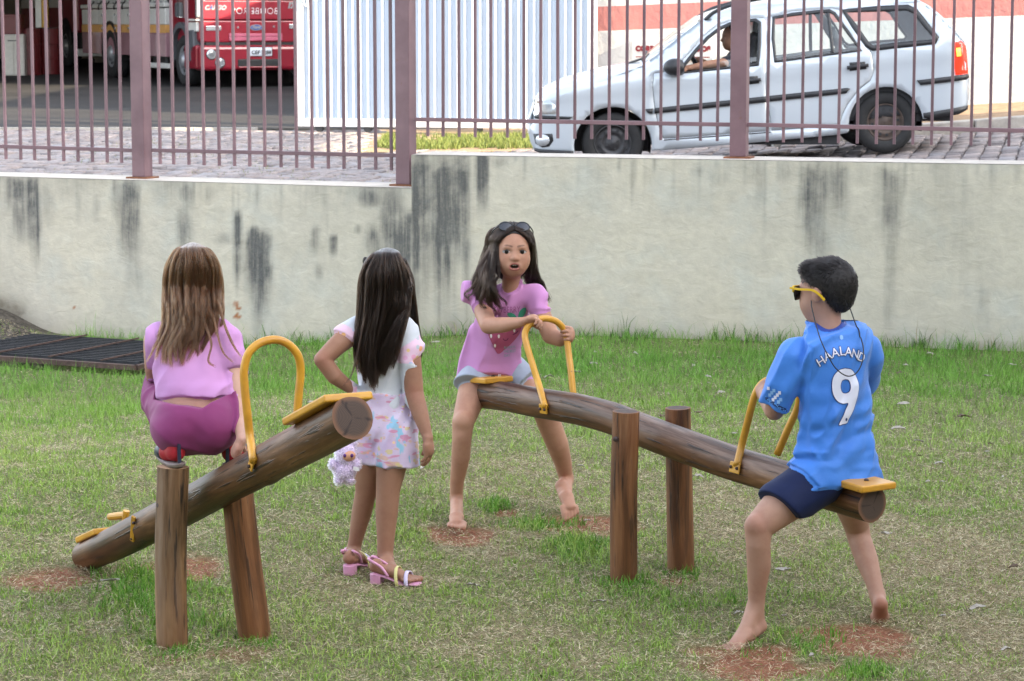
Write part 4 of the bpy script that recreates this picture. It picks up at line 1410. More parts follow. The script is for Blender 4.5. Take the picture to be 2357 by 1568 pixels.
        if zlo is not None: w = sstep(zhi, zlo, p[:, 2]) if zlo < zhi else sstep(zhi, zlo, p[:, 2])
        s.d[tuple(i.T)] -= (amp * w * rid).astype(np.float32)
        return s
    def mesh(s, smooth=1):
        d = s.d
        sg = d < 0
        c = np.zeros(tuple(s.n - 1), np.int8)
        for dx in (0, 1):
            for dy in (0, 1):
                for dz in (0, 1):
                    c += sg[dx:s.n[0] - 1 + dx, dy:s.n[1] - 1 + dy, dz:s.n[2] - 1 + dz]
        act = (c > 0) & (c < 8)
        ijk = np.argwhere(act)
        vid = np.full(act.shape, -1, np.int32)
        vid[act] = np.arange(len(ijk))
        acc = np.zeros((len(ijk), 3)); cnt = np.zeros(len(ijk))
        corners = [(a, b, e) for a in (0, 1) for b in (0, 1) for e in (0, 1)]
        val = {q: d[ijk[:, 0] + q[0], ijk[:, 1] + q[1], ijk[:, 2] + q[2]] for q in corners}
        for q in corners:
            for ax in range(3):
                if q[ax] == 0:
                    r = list(q); r[ax] = 1; r = tuple(r)
                    v0, v1 = val[q], val[r]
                    cr = (v0 < 0) != (v1 < 0)
                    t = np.where(cr, v0 / np.where(cr, v0 - v1, 1), 0)
                    pt = np.array(q, float)[None, :].repeat(len(ijk), 0)
                    pt[:, ax] += t
                    acc += pt * cr[:, None]; cnt += cr
        V = s.lo + (ijk + acc / cnt[:, None]) * s.h
        Q = []
        for ax in range(3):
            u, w = (ax + 1) % 3, (ax + 2) % 3
            sl0 = [slice(None)] * 3; sl1 = [slice(None)] * 3
            sl0[ax] = slice(0, -1); sl1[ax] = slice(1, None)
            e = sg[tuple(sl0)] != sg[tuple(sl1)]
            ii = np.argwhere(e)
            ok = (ii[:, u] > 0) & (ii[:, w] > 0) & (ii[:, u] < s.n[u] - 1) & (ii[:, w] < s.n[w] - 1)
            ii = ii[ok]
            fl = sg[tuple(ii.T)]
            def cell(du, dw):
                j = ii.copy(); j[:, u] -= du; j[:, w] -= dw
                return vid[tuple(j.T)]
            q = np.stack([cell(1, 1), cell(0, 1), cell(0, 0), cell(1, 0)], -1)
            q[~fl] = q[~fl][:, ::-1]
            Q.append(q)
        Q = np.concatenate(Q)
        Q = Q[(Q >= 0).all(1)]
        for _ in range(smooth):
            S = np.zeros_like(V); n = np.zeros(len(V))
            for a in range(4):
                i0, i1 = Q[:, a], Q[:, (a + 1) % 4]
                np.add.at(S, i0, V[i1]); np.add.at(n, i0, 1)
                np.add.at(S, i1, V[i0]); np.add.at(n, i1, 1)
            V = V * 0.5 + 0.5 * S / np.maximum(n, 1)[:, None]
        return V, Q

def ell_hit(u, v, c, r, A):
    """depth where the line of sight first meets an ellipsoid, or None"""
    d = ray(u, v)
    o = (np.array(A) @ (_O - np.array(c))) / np.array(r); q = (np.array(A) @ d) / np.array(r)
    a, b, cc = q @ q, 2 * o @ q, o @ o - 1
    D = b * b - 4 * a * cc
    if D < 0: return None
    return (d * ((-b - math.sqrt(D)) / (2 * a)))[1]

def unit(v):
    v = np.array(v, float)
    return v / np.linalg.norm(v)

def field_obj(name, f, mat, parent, smooth=1, attrs=None):
    V, Q = f.mesh(smooth)
    # drop loose crumbs
    lab = np.arange(len(V))
    ea = np.concatenate([Q[:, 0], Q[:, 1], Q[:, 2]]); eb = np.concatenate([Q[:, 1], Q[:, 2], Q[:, 3]])
    for _ in range(200):
        m = np.minimum(lab[ea], lab[eb]); old = lab.copy()
        np.minimum.at(lab, ea, m); np.minimum.at(lab, eb, m)
        lab = lab[lab]; lab = lab[lab]
        if (lab == old).all(): break
    cnt = np.bincount(lab, minlength=len(V))
    if (cnt > 0).sum() > 1:
        keepv = cnt[lab] > .25 * cnt.max()
        nid = np.cumsum(keepv) - 1
        Q = nid[Q[keepv[Q].all(1)]]; V = V[keepv]
    return fast_mesh(name, V, Q, np.full(len(Q), 4), mat, parent, attrs=attrs(V) if attrs else None)

def hand(f, wrist, aim, palm_n, thumb_side, size=0.115, curl=(0.3, 0.4, 0.3), spread=0.12, k=0.004, thumb_open=0.6):
    """palm + four unequal fingers + thumb.  aim: wrist to knuckles, palm_n: out of the palm, thumb_side: towards the thumb"""
    aim = unit(aim); palm_n = np.array(palm_n, float); palm_n = unit(palm_n - aim * np.dot(palm_n, aim))
    side = unit(np.cross(aim, palm_n))
    if np.dot(side, thumb_side) < 0: side = -side
    w = np.array(wrist, float)
    pl = size * 0.5
    f.cone(w, w + aim * pl * 0.8, size * .14, size * .17, k * 2, flat=(side, 1.65))
    f.cone(w + aim * pl * .5, w + aim * pl, size * .14, size * .115, k * 2, flat=(side, 2.2))
    lens = (0.44, 0.49, 0.46, 0.36)
    for i in range(4):
        off = (1.5 - i) / 1.5
        base = w + aim * pl * (0.98 - 0.05 * abs(i - 1.2)) + side * size * 0.215 * off
        d = unit(aim + side * spread * off)
        p = base; L = size * lens[i]
        r0 = size * (.073 if i < 3 else .064)
        pts, rr = [base - d * size * .12, base], [r0 * 1.05, r0 * 1.08]
        ang = 0
        for j, fr in enumerate((0.46, 0.3, 0.24)):
            ang += curl[j] * (1 + 0.06 * i)
            dd = d * math.cos(ang) + palm_n * math.sin(ang)
            p = p + dd * L * fr
            pts.append(p); rr.append(r0 * (1 - 0.1 * (j + 1)))
        f.chain(pts, rr, k * .6)
    b = w + aim * pl * 0.22 + side * size * 0.13 + palm_n * size * 0.05
    d1 = unit(aim * 0.75 + side * thumb_open + palm_n * 0.35)
    d2 = unit(aim * 0.9 + side * thumb_open * 0.35 + palm_n * 0.55 * (1 + curl[0]))
    f.chain([b, b + d1 * size * .24, b + d1 * size * .24 + d2 * size * .2, b + d1 * size * .24 + d2 * size * .34], [size * .105, size * .085, size * .078, size * .06], k)
    return f

def foot(f, ankle, heel, ball, size, toe_dir=None, k=0.007, up=(0, 0, 1), inner=None, toes=True, w=1.0):
    """bare foot: heel, arch, ball and five toes; inner points to the big-toe side"""
    ankle, heel, ball = (np.array(q, float) for q in (ankle, heel, ball))
    fwd = unit(ball - heel)
    up = np.array(up, float); up = unit(up - fwd * np.dot(up, fwd))
    side = unit(np.cross(fwd, up))
    if inner is not None and np.dot(side, inner) < 0: side = -side
    mid = heel * .45 + ball * .55
    f.chain([ankle, heel + up * size * .06, heel + up * size * .02], [size * .125, size * .125, size * .118], k)
    f.chain([heel + up * size * .0, heel + fwd * size * .14, mid], [size * .12, size * .115, size * .10], k, flat=(side, 1.15))
    f.chain([ankle + fwd * size * .03 + up * size * .10, mid * .5 + ankle * .5 + fwd * size * .05 + up * size * .05, mid + up * size * .08], [size * .118, size * .125, size * .115], .018)
    f.chain([mid + up * size * .06, ball + up * size * .015], [size * .115, size * .088], k, flat=(side, 1.55 * w))
    f.chain([heel + fwd * size * .2, ball], [size * .10, size * .09], k, flat=(side, 1.35 * w))
    td = fwd if toe_dir is None else unit(toe_dir)
    if toes:
        for i in range(5):
            o = (2 - i) / 2
            r = size * (.072, .052, .05, .046, .044)[i]
            L = size * (.27, .25, .22, .18, .14)[i]
            b = ball + side * size * .165 * w * o - fwd * size * .02 - up * size * .012
            f.chain([b, b + unit(fwd + td) * L * .6, b + unit(fwd + td) * L * .6 + td * L * .5], [r * 1.05, r * .95, r * .92], k * .55)
    return f

# ---- materials for people
def skin_mat(name, c, rosy=(0.33, 0.13, 0.09)):
    t = NT(name)
    v = t.coord("Object")
    a = t.noise(v, 13, 6, 0.68)
    base = t.ramp(a, [(0.3, (c[0] * .86, c[1] * .80, c[2] * .80)), (0.52, c), (0.72, (c[0] * 1.06, c[1] * 1.10, c[2] * 1.12))])
    base = t.mix(t.attr("rosy"), base, rosy)
    base = t.mix(t.attr("lip"), base, (0.34, 0.125, 0.10))
    base = t.mix(t.attr("brow_mouth"), base, (0.06, 0.03, 0.02))
    base = t.mix(t.attr("mud"), base, (0.24, 0.085, 0.045))
    t.set(base=base, rough=0.58, spec=0.32, sss=0.1)
    t.b.inputs["Subsurface Radius"].default_value = (0.9, 0.35, 0.2)
    t.b.inputs["Subsurface Scale"].default_value = 0.006
    t.bump(t.noise(v, 260, 3), 0.08, 0.002)
    return t.m
M_SKIN_FAIR = skin_mat("fair_skin", (0.50, 0.30, 0.225))
M_SKIN_TAN = skin_mat("tan_skin", (0.30, 0.155, 0.098))
M_SKIN_FRONT = skin_mat("warm_tan_skin", (0.43, 0.232, 0.155))
M_SKIN_MID = skin_mat("light_brown_skin", (0.38, 0.20, 0.13))
M_SKIN_BOY = skin_mat("boy_skin", (0.40, 0.228, 0.162))

def cloth_mat(name, c, rough=0.85, var=0.08, weave=700, sheen=0.15, bump=0.12):
    t = NT(name)
    v = t.coord("Object")
    f = t.noise(v, 8, 4, 0.6)
    t.set(base=t.ramp(f, [(0.3, tuple(x * (1 - var) for x in c)), (0.7, tuple(min(1, x * (1 + var)) for x in c))]), rough=rough, sheen=sheen, spec=0.25)
    h = t.math('ADD', t.math('MULTIPLY', t.noise(v, weave, 2), 0.3), t.noise(v, 26, 4, 0.6))
    t.bump(h, bump, 0.006)
    return t.m

def hair_mat(name, c, rough=0.35, ior=1.45):
    m = bpy.data.materials.new(name)
    m.use_nodes = True
    n, l = m.node_tree.nodes, m.node_tree.links
    n.clear()
    out = n.new("ShaderNodeOutputMaterial")
    hb = n.new("ShaderNodeBsdfHairPrincipled")
    hb.parametrization = 'COLOR'
    hb.inputs["Color"].default_value = (*c, 1)
    hb.inputs["Roughness"].default_value = rough
    hb.inputs["Radial Roughness"].default_value = 0.5
    hb.inputs["Random Roughness"].default_value = 0.3
    hb.inputs["IOR"].default_value = ior
    inf = n.new("ShaderNodeHairInfo")
    rp = n.new("ShaderNodeValToRGB")
    rp.color_ramp.elements[0].color = (*[x * 0.55 for x in c], 1)
    rp.color_ramp.elements[1].color = (*[min(1, x * 1.6) for x in c], 1)
    l.new(inf.outputs["Random"], rp.inputs["Fac"])
    l.new(rp.outputs["Color"], hb.inputs["Color"])
    l.new(hb.outputs[0], out.inputs["Surface"])
    return m

def hair_obj(name, strands, mat, parent, r0=0.0006, r1=0.0002):
    """strands: (n, k, 3)"""
    S = np.asarray(strands, np.float32)
    n, k, _ = S.shape
    off = np.array(wloc(parent), np.float32)
    hc = bpy.data.hair_curves.new(name)
    hc.add_curves([k] * n)
    hc.attributes["position"].data.foreach_set("vector", (S - off).ravel())
    rad = hc.attributes.get("radius") or hc.attributes.new("radius", 'FLOAT', 'POINT')
    t = np.linspace(0, 1, k)
    R = np.tile(r0 + (r1 - r0) * t ** 2, n).astype(np.float32)
    rad.data.foreach_set("value", R)
    hc.materials.append(mat)
    o = bpy.data.objects.new(name, hc)
    COL.objects.link(o)
    o.parent = parent
    return o

def lock(ctrl, n, k=18, clump=0.35, curl=0.0, curl_f=9.0, noise=0.002, rng=None, tipvar=0.12):
    """ctrl: list of (point, radius); n strands following them"""
    rng = rng or RNG
    C = catmull([c[0] for c in ctrl], 8)
    rr = np.interp(np.linspace(0, 1, len(C)), np.linspace(0, 1, len(ctrl)), [c[1] for c in ctrl])
    s = np.linspace(0, 1, len(C))
    T = np.gradient(C, axis=0); T /= np.linalg.norm(T, axis=1)[:, None] + 1e-9
    x0 = np.cross(T, np.array((0.15, 1.0, 0.05)))
    x0 /= np.linalg.norm(x0, axis=1)[:, None] + 1e-9
    y0 = np.cross(T, x0)
    out = np.empty((n, k, 3))
    ph0 = rng.uniform(0, 6.28)
    for i in range(n):
        q = math.sqrt(rng.uniform(0, 1)); a = rng.uniform(0, 2 * math.pi)
        end = 1 - abs(rng.normal(0, tipvar))
        end = max(end, 0.55)
        ts = np.linspace(0, end, k)
        c = np.stack([np.interp(ts, s, C[:, j]) for j in range(3)], -1)
        X = np.stack([np.interp(ts, s, x0[:, j]) for j in range(3)], -1)
        Yv = np.stack([np.interp(ts, s, y0[:, j]) for j in range(3)], -1)
        r = np.interp(ts, s, rr) * q * (1 - clump * ts ** 2)
        tw = a + 0.6 * ts * rng.normal()
        w = curl * np.sin(curl_f * ts + ph0 + 0.5 * rng.normal()) * ts ** 0.7
        w2 = curl * np.cos(curl_f * ts + ph0 + 0.5 * rng.normal()) * ts ** 0.7
        nz = rng.normal(0, noise, 3)[None, :] * ts[:, None]
        out[i] = c + X * (r * np.cos(tw) + w)[:, None] + Yv * (r * np.sin(tw) + w2 * .6)[:, None] + nz
    return out

def bvh_of(o):
    me = o.data
    off = wloc(o)
    return BVHTree.FromPolygons([v.co + off for v in me.vertices], [tuple(p.vertices) for p in me.polygons])

def decal(name, bvh, V2, F, c, ux, uy, dirn, mat, parent, lift=0.0015, maxd=0.5, sub=0.006):
    """flat print laid on a surface: 2D shape mapped at c, projected along dirn"""
    V2 = np.asarray(V2, float)[:, :2]
    bm = bmesh.new()
    vs_ = [bm.verts.new((p[0], p[1], 0)) for p in V2]
    for f in F:
        try: bm.faces.new([vs_[i] for i in f])
        except ValueError: pass
    bmesh.ops.triangulate(bm, faces=bm.faces[:])
    for _ in range(5):
        es = [e for e in bm.edges if e.calc_length() > sub]
        if not es: break
        bmesh.ops.subdivide_edges(bm, edges=es, cuts=1)
        bmesh.ops.triangulate(bm, faces=[f for f in bm.faces if len(f.verts) > 3])
    dirn = Vector(unit(dirn))
    c, ux, uy = np.array(c, float), np.array(ux, float), np.array(uy, float)
    W, keep = [], []
    for vv in bm.verts:
        p = Vector(c + ux * vv.co.x + uy * vv.co.y) - dirn * maxd
        hit = bvh.ray_cast(p, dirn, maxd * 2)
        if hit[0] is None:
            W.append(p + dirn * maxd); keep.append(False)
        else:
            W.append(hit[0] - dirn * lift); keep.append(True)
    bm.verts.index_update()
    FF = [tuple(v.index for v in f.verts) for f in bm.faces if all(keep[v.index] for v in f.verts)]
    bm.free()
    used = sorted({i for f in FF for i in f})
    mp = {a: b for b, a in enumerate(used)}
    return mesh_obj(name, [W[i] for i in used], [tuple(mp[i] for i in f) for f in FF], mat, parent, smooth=True)
# ================================================================== PEOPLE
def head_frame(c, fwd, up, H):
    fwd = unit(fwd); up = np.array(up, float); up = unit(up - fwd * np.dot(up, fwd))
    rt = np.cross(fwd, up)
    A = np.array([rt, fwd, up])
    def L(x, y, z): return np.array(c) + H * (x * rt + y * fwd + z * up)
    return A, L

def head_field(f, c, fwd, up, H, mouth=0.0, detail=True, ears=True):
    A, L = head_frame(c, fwd, up, H)
    f.ell(L(0, -.06, .12), np.array((.365, .44, .375)) * H, A, .02)
    f.ell(L(0, .10, -.10), np.array((.315, .30, .36)) * H, A, .03)
    f.ell(L(0, .19, -.345), np.array((.185, .16, .135)) * H, A, .045)
    for s in (-1, 1):
        f.ell(L(s * .17, .225, -.175), np.array((.130, .125, .145)) * H, A, .025)
        if ears: f.ell(L(s * .365, -.02, -.05), np.array((.035, .075, .115)) * H, A, .006)
        if ears: f.ell(L(s * .385, -.045, -.02), np.array((.028, .06, .06)) * H, A, .005)
    if detail:
        f.cone(L(-.17, .335, .085), L(.17, .335, .085), .04 * H, .04 * H, .012)
        for s in (-1, 1):
            f.ell(L(s * .155, .425, .005), np.array((.10, .075, .052)) * H, A, .008, '-')
        f.cone(L(0, .365, .02), L(0, .445, -.115), .030 * H, .050 * H, .012)
        for s in (-1, 1):
            f.ell(L(s * .052, .405, -.132), np.array((.034, .042, .032)) * H, A, .006)
        if mouth > 0:
            f.ell(L(0, .37, -.285), np.array((.13, .07, .085)) * H, A, .012)
            f.ell(L(0, .44, -.283), np.array((.092, .11, .040 * mouth)) * H, A, .003, '-')
        else:
            f.cone(L(-.09, .37, -.27), L(.09, .37, -.27), .03 * H, .03 * H, .012)
    return A, L

def zeros_attrs(V):
    z = np.zeros(len(V), np.float32)
    return {"rosy": z.copy(), "lip": z.copy(), "brow_mouth": z.copy(), "mud": z.copy()}

def near(V, pts, r, soft=0.4):
    d = np.full(len(V), 9.0)
    for p in pts:
        d = np.minimum(d, np.linalg.norm(V - np.array(p), axis=1))
    return (1 - sstep(r * (1 - soft), r * (1 + soft), d)).astype(np.float32)

def torso_bounds(lo, hi): return lo, hi

SH = (1.0, 0, 0)
# ------------------------------------------------------------------ standing girl
def girl_standing():
    Y = 8.38
    foot_c = gp(870, 1335)
    root = empty("person", (foot_c[0], foot_c[1], 0), "girl standing with hand on hip, long dark hair, white top and pastel print shorts", "person", None)
    r = lambda px: rpx(px, Y)
    gR, gL = gp(900, 1342), gp(806, 1322)
    h = 0.0038
    lo = P(705, 1350, Y) - np.array((0, .36, .06)); hi = P(1020, 560, Y) + np.array((0, .28, .03))
    f = Field(lo, hi, h)
    # legs
    f.chain([P(850, 1000, 8.40), P(846, 1065, 8.40), P(843, 1130, 8.41), P(832, 1182, 8.425), P(820, 1236, 8.43), P(813, 1268, 8.435)], [r(40), r(34), r(25.5), r(23.5), r(17.5), r(15.5)], .02)
    f.chain([P(908, 1000, 8.36), P(902, 1065, 8.345), P(893, 1128, 8.33), P(890, 1182, 8.325), P(888, 1236, 8.315), P(886, 1290, 8.305)], [r(42), r(37), r(28), r(26), r(21), r(17.5)], .02)
    # left foot, seen from behind; right foot pointing to the right
    zl = lawn_z(gL[0], gL[1]); zr = lawn_z(gR[0], gR[1])
    aL = P(812, 1275, 8.435); heL = np.array((aL[0] - .004, gL[1] - .005, zl + .058)); baL = heL + np.array((.03, .125, -.03))
    foot(f, aL, heL, baL, .155, (.2, 1, -.05), inner=(1, 0, 0))
    aR = P(886, 1296, 8.30); heR = np.array((P(868, 1310, 8.3)[0], gR[1] + .0, zr + .058)); baR = heR + np.array((.105, -.03, -.032))
    foot(f, aR, heR, baR, .155, (1, -.25, -.05), inner=(0, 1, 0))
    # torso, neck, head
    f.chain([P(888, 985, 8.39), P(883, 900, 8.40), P(881, 830, 8.39), P(880, 775, 8.385)], [r(38), r(34), r(38), r(34)], .02, flat=(SH, 1.45))
    f.chain([P(880, 770, 8.385), P(884, 735, 8.385), P(888, 700, 8.385)], [r(26), r(21), r(22)], .02)
    A, L = head_field(f, P(890, 652, 8.40), (.35, .93, -.08), (0, 0, 1), .205, detail=False, ears=False)
    # arms
    f.chain([P(812, 765, 8.38), P(776, 795, 8.34), P(742, 828, 8.31), P(770, 866, 8.315), P(818, 902, 8.36)], [r(27), r(23), r(19.5), r(19), r(12)], .012)
    hand(f, P(818, 902, 8.36), (.9, .35, -.25), (.2, .2, -1), (0, -1, 0.2), .095, (.5, .5, .4))
    f.chain([P(938, 775, 8.37), P(945, 835, 8.35), P(953, 905, 8.34), P(968, 955, 8.31), P(985, 1008, 8.28)], [r(27), r(25), r(22.5), r(19), r(11.5)], .012)
    hand(f, P(985, 1008, 8.28), (.05, -.1, -1), (-.8, .25, -.1), (-.2, 1, 0), .105, (.22, .35, .3), spread=.08)
    f.ell(P(893, 1150, 8.36), (r(20), .03, r(22)), None, .01)
    def at_(V):
        a = zeros_attrs(V)
        a["rosy"] = 0.35 * np.maximum(near(V, [heL, heR, heR + np.array((.01, 0, -.01))], .03, .6), near(V, [P(952, 905, 8.30), P(742, 828, 8.29)], .03, .7))
        return a
    field_obj("body", f, M_SKIN_TAN, root, 1, at_)
    body = f
    # top
    f = Field(P(770, 960, Y) - np.array((0, .16, 0)), P(1000, 690, Y) + np.array((0, .17, 0)), h)
    f.chain([P(884, 930, 8.39), P(883, 895, 8.395), P(881, 830, 8.39), P(879, 780, 8.385)], [r(39), r(37), r(42), r(38)], .02, flat=(SH, 1.42))
    f.cone(P(820, 757, 8.385), P(935, 760, 8.38), r(27), r(27), .03)
    f.cone(P(862, 735, 8.39), P(905, 735, 8.385), r(16), r(16), .03)
    f.cone(P(820, 760, 8.385), P(796, 776, 8.365), r(30), r(31), .012)
    f.cone(P(932, 762, 8.38), P(943, 800, 8.365), r(30), r(34), .012)
    f.cover(body, .004, .03)
    f.cut(P(794, 778, 8.36), P(776, 795, 8.34) - P(812, 765, 8.38) + np.array((0, 0, -.03)), 0.003, .085)
    f.cut(P(953, 822, 8.36), np.array((.45, 0, -.89)), 0.003, .05)
    f.cut(P(884, 712, 8.385), (0, 0, 1), .01)
    f.wrinkle(.003, (16, 12, 20), 210)
    f.folds(.007, (.5, .2, .85), 4, 24, 212)
    f.cover(body, .0015, .006, .003)
    t = NT("white_top_print")
    v = t.coord("Object")
    st = t.attr("trim")
    vo = t.new("ShaderNodeTexVoronoi", feature='F1'); vo.inputs["Scale"].default_value = 42; t.link(v, vo.inputs["Vector"])
    dot = t.ramp(vo.outputs["Distance"], [(0.36, (1, 1, 1)), (0.42, (0, 0, 0))])
    hs = t.new("ShaderNodeSeparateColor"); t.link(vo.outputs["Color"], hs.inputs[0])
    dc = t.ramp(hs.outputs[0], [(0.0, (.75, .28, .16)), (.33, (.78, .52, .18)), (.66, (.28, .48, .75)), (1.0, (.75, .35, .5))])
    trimc = t.mix(dot, (0.72, 0.50, 0.62), dc)
    t.set(base=t.mix(st, (0.56, 0.59, 0.63), trimc), rough=.85, sheen=.1)
    t.bump(t.noise(v, 30, 4), .25, .006)
    def trim(V):
        d1 = (V - P(794, 778, 8.36)) @ unit(P(776, 795, 8.34) - P(812, 765, 8.38) + np.array((0, 0, -.03)))
        d2 = (V - P(945, 812, 8.36)) @ unit((.55, 0, -.85))
        a = (d1 > -.028) & (V[:, 0] < P(822, 760, 8.36)[0])
        b = (d2 > -.034) & (V[:, 0] > P(915, 760, 8.36)[0]) & (V[:, 2] > P(900, 832, 8.36)[2])
        return {"trim": (a | b).astype(np.float32)}
    field_obj("top", f, t.m, root, 1, trim)
    # shorts
    f = Field(P(785, 1090, Y) - np.array((0, .18, 0)), P(1000, 885, Y) + np.array((0, .18, 0)), h)
    f.chain([P(883, 890, 8.395), P(885, 935, 8.395), P(890, 985, 8.385)], [r(41.5), r(45), r(51)], .02, flat=(SH, 1.40))
    f.cone(P(848, 985, 8.40), P(839, 1075, 8.40), r(40), r(33), .012, flat=(SH, 1.08))
    f.cone(P(916, 985, 8.37), P(915, 1080, 8.35), r(46), r(51), .012, flat=(SH, .98))
    f.cone(P(868, 1012, 8.292), P(866, 1095, 8.30), r(5), r(19), .012, '-')
    f.cut(P(840, 1063, 8.38), (-.03, 0, -1), .003)
    f.cut(P(882, 900, 8.39), (0, 0, 1), .003)
    f.cover(body, .005, .02)
    f.cut(P(840, 1063, 8.38), (-.03, 0, -1), .003)
    f.cut(P(882, 902, 8.39), (0, 0, 1), .003)
    f.wrinkle(.003, (20, 12, 11), 220)
    f.folds(.009, (.15, .1, 1), 4, 20, 222)
    f.cover(body, .0015, .005, .003)
    t = NT("pastel_print_cotton")
    v = t.coord("Object")
    def dots(scale, rad, seed):
        mp = t.coord("Object", (scale, scale * .6, scale * 1.0))
        vo = t.new("ShaderNodeTexVoronoi", feature='F1'); vo.inputs["Scale"].default_value = 1.0; vo.inputs["Randomness"].default_value = .55
        ad = t.new("ShaderNodeVectorMath", operation='ADD'); ad.inputs[1].default_value = (seed, seed * 2, 0)
        t.link(mp, ad.inputs[0]); t.link(ad.outputs[0], vo.inputs["Vector"])
        hs = t.new("ShaderNodeSeparateColor"); t.link(vo.outputs["Color"], hs.inputs[0])
        return t.ramp(vo.outputs["Distance"], [(rad, (1, 1, 1)), (rad + .04, (0, 0, 0))]), hs.outputs[0], hs.outputs[1]
    base = t.ramp(t.noise(v, 14, 3), [(0.35, (0.50, 0.38, 0.54)), (0.65, (0.58, 0.50, 0.62))])
    # watercolour strokes: upright turquoise, flat peach and lemon bars, thin pink lines
    b1 = t.ramp(t.noise(t.coord("Object", (30, 20, 13)), 1.0, 2, .5), [(0.60, (0, 0, 0)), (0.64, (.85, .85, .85))])
    base = t.mix(b1, base, (0.20, 0.46, 0.60))
    b2 = t.ramp(t.noise(t.coord("Object", (17, 14, 38)), 1.0, 2, .5), [(0.60, (0, 0, 0)), (0.64, (.8, .8, .8))])
    base = t.mix(b2, base, (0.58, 0.36, 0.24))
    b3 = t.ramp(t.noise(t.coord("Object", (15, 17, 52)), 1.0, 1, .5), [(0.635, (0, 0, 0)), (0.66, (.8, .8, .8))])
    base = t.mix(b3, base, (0.54, 0.20, 0.31))
    b4 = t.ramp(t.noise(t.coord("Object", (24, 31, 36)), 1.0, 2, .5), [(0.64, (0, 0, 0)), (0.67, (.8, .8, .8))])
    base = t.mix(b4, base, (0.58, 0.48, 0.20))
    m1, h1, _ = dots(46, .22, 3.1)
    rows = t.ramp(t.math('FRACT', t.math('MULTIPLY', t.math('ADD', t.new("ShaderNodeSeparateXYZ").outputs[2], 0), 1)), [(0, (1, 1, 1)), (1, (1, 1, 1))])
    sx = t.new("ShaderNodeSeparateXYZ"); t.link(v, sx.inputs[0])
    fr = t.math('FRACT', t.math('MULTIPLY', sx.outputs[2], 19.0))
    rowm = t.math('MULTIPLY', t.math('GREATER_THAN', fr, .62), 1.0)
    dcol = t.ramp(h1, [(0.0, (.66, .07, .05)), (.25, (.70, .09, .06)), (.3, (.20, .42, .70)), (.55, (.72, .42, .22)), (.8, (.70, .25, .42)), (1.0, (.72, .5, .3))])
    base = t.mix(t.math('MULTIPLY', m1, rowm), base, dcol)
    t.set(base=base, rough=.85, sheen=.1)
    t.bump(t.noise(v, 30, 4), .3, .006)
    field_obj("shorts", f, t.m, root, 1)
    # hair
    f = Field(P(800, 760, Y) - np.array((0, .16, 0)), P(975, 560, Y) + np.array((0, .16, .02)), .005)
    A, L = head_frame(P(888, 645, 8.40), (.35, .93, -.08), (0, 0, 1), .205)
    f.ell(L(0, -.06, .12), np.array((.375, .445, .385)) * .205, A, .01)
    f.ell(P(884, 690, 8.375), (r(42), .05, r(60)), None, .03)
    f.cut(L(0, .18, 0), A[1], .01)
    hm = hair_mat("dark_brown_hair", (0.012, 0.0065, 0.004), .28, 1.38)
    hc = simple("hair_underlayer_dark", (0.018, 0.011, 0.008), .6)
    field_obj("hair_base", f, hc, root, 1)
    rng = np.random.default_rng(41)
    S = []
    env = [(578, 872, 908), (600, 842, 932), (630, 829, 942), (665, 824, 947), (705, 822, 946), (750, 816, 926), (800, 811, 912), (845, 815, 898), (880, 826, 888), (903, 836, 880)]
    ev = np.array(env, float)
    for j in range(46):
        s_ = -1 + 2 * (j + rng.uniform(0, 1)) / 46
        lay = rng.uniform(0, 1); ymin = 99.0
        top = P(893 + 22 * s_, 574 + 7 * s_ * s_, 8.41 + .02 * rng.normal() * .3)
        vend = 905 - 60 * abs(s_) ** 1.5 * rng.uniform(.3, 1) - rng.uniform(0, 45)
        ctrl = [(top, .006)]
        for vv in np.linspace(592, vend, 8):
            ul, ur = np.interp(vv, ev[:, 0], ev[:, 1]), np.interp(vv, ev[:, 0], ev[:, 2])
            uu = (ul + ur) / 2 + (ur - ul) / 2 * s_ * .94 + rng.normal() * 2.2
            hit = ell_hit(uu, vv, L(0, -.06, .12), np.array((.41, .49, .425)) * .205, A)
            ylow = 8.302 + .03 * s_ * s_ + (.012 if vv > 780 else 0)
            if hit is None: hit = 8.385 if vv < 700 else ylow
            w_ = float(sstep(655, 725, vv))
            yb = min(hit * (1 - w_) + ylow * w_ + .012 * lay, ymin + .002)
            ymin = min(ymin, yb)
            ctrl.append((P(uu, vv, yb), .0105 if vv < 700 else .009))
        S.append(lock(ctrl, 70, 20, .5, .0015, 8, .002, rng, .05))
    for j in range(9):
        ctrl = [(P(905 + 2 * j, 579 + 1.5 * j, 8.40), .006), (P(934 + .8 * j, 620 + 4 * j, 8.37), .009), (P(941 + .5 * j, 660, 8.345), .011), (P(940 - 1.5 * j, 705, 8.33), .011), (P(930 - 3 * j, 750, 8.31), .010), (P(918 - 5 * j, 800, 8.305), .008), (P(905 - 5 * j, 850, 8.305), .005)]
        S.append(lock(ctrl, 60, 20, .4, .002, 8, .002, rng, .05))
    for j in range(7):   # the part that falls over the right shoulder in front
        ctrl = [(P(915 + 3 * j, 585 + 3 * j, 8.42), .006), (P(935 + 2 * j, 640, 8.40), .009), (P(941 + 2 * j, 690, 8.40), .01), (P(950 + 1.5 * j, 745, 8.44), .009), (P(956 + 2 * j, 800, 8.47), .008), (P(957 + 2 * j, 858 - 4 * j, 8.48), .005)]
        S.append(lock(ctrl, 50, 20, .4, .002, 8, .002, rng))
    S.append(lock([(P(842, 720, 8.31), .002), (P(830, 780, 8.30), .003), (P(818, 830, 8.29), .004), (P(806, 868, 8.28), .003), (P(788, 890, 8.27), .002)], 14, 20, .5, .001, 7, .001, rng))
    hair_obj("hair", np.concatenate(S), hm, root)
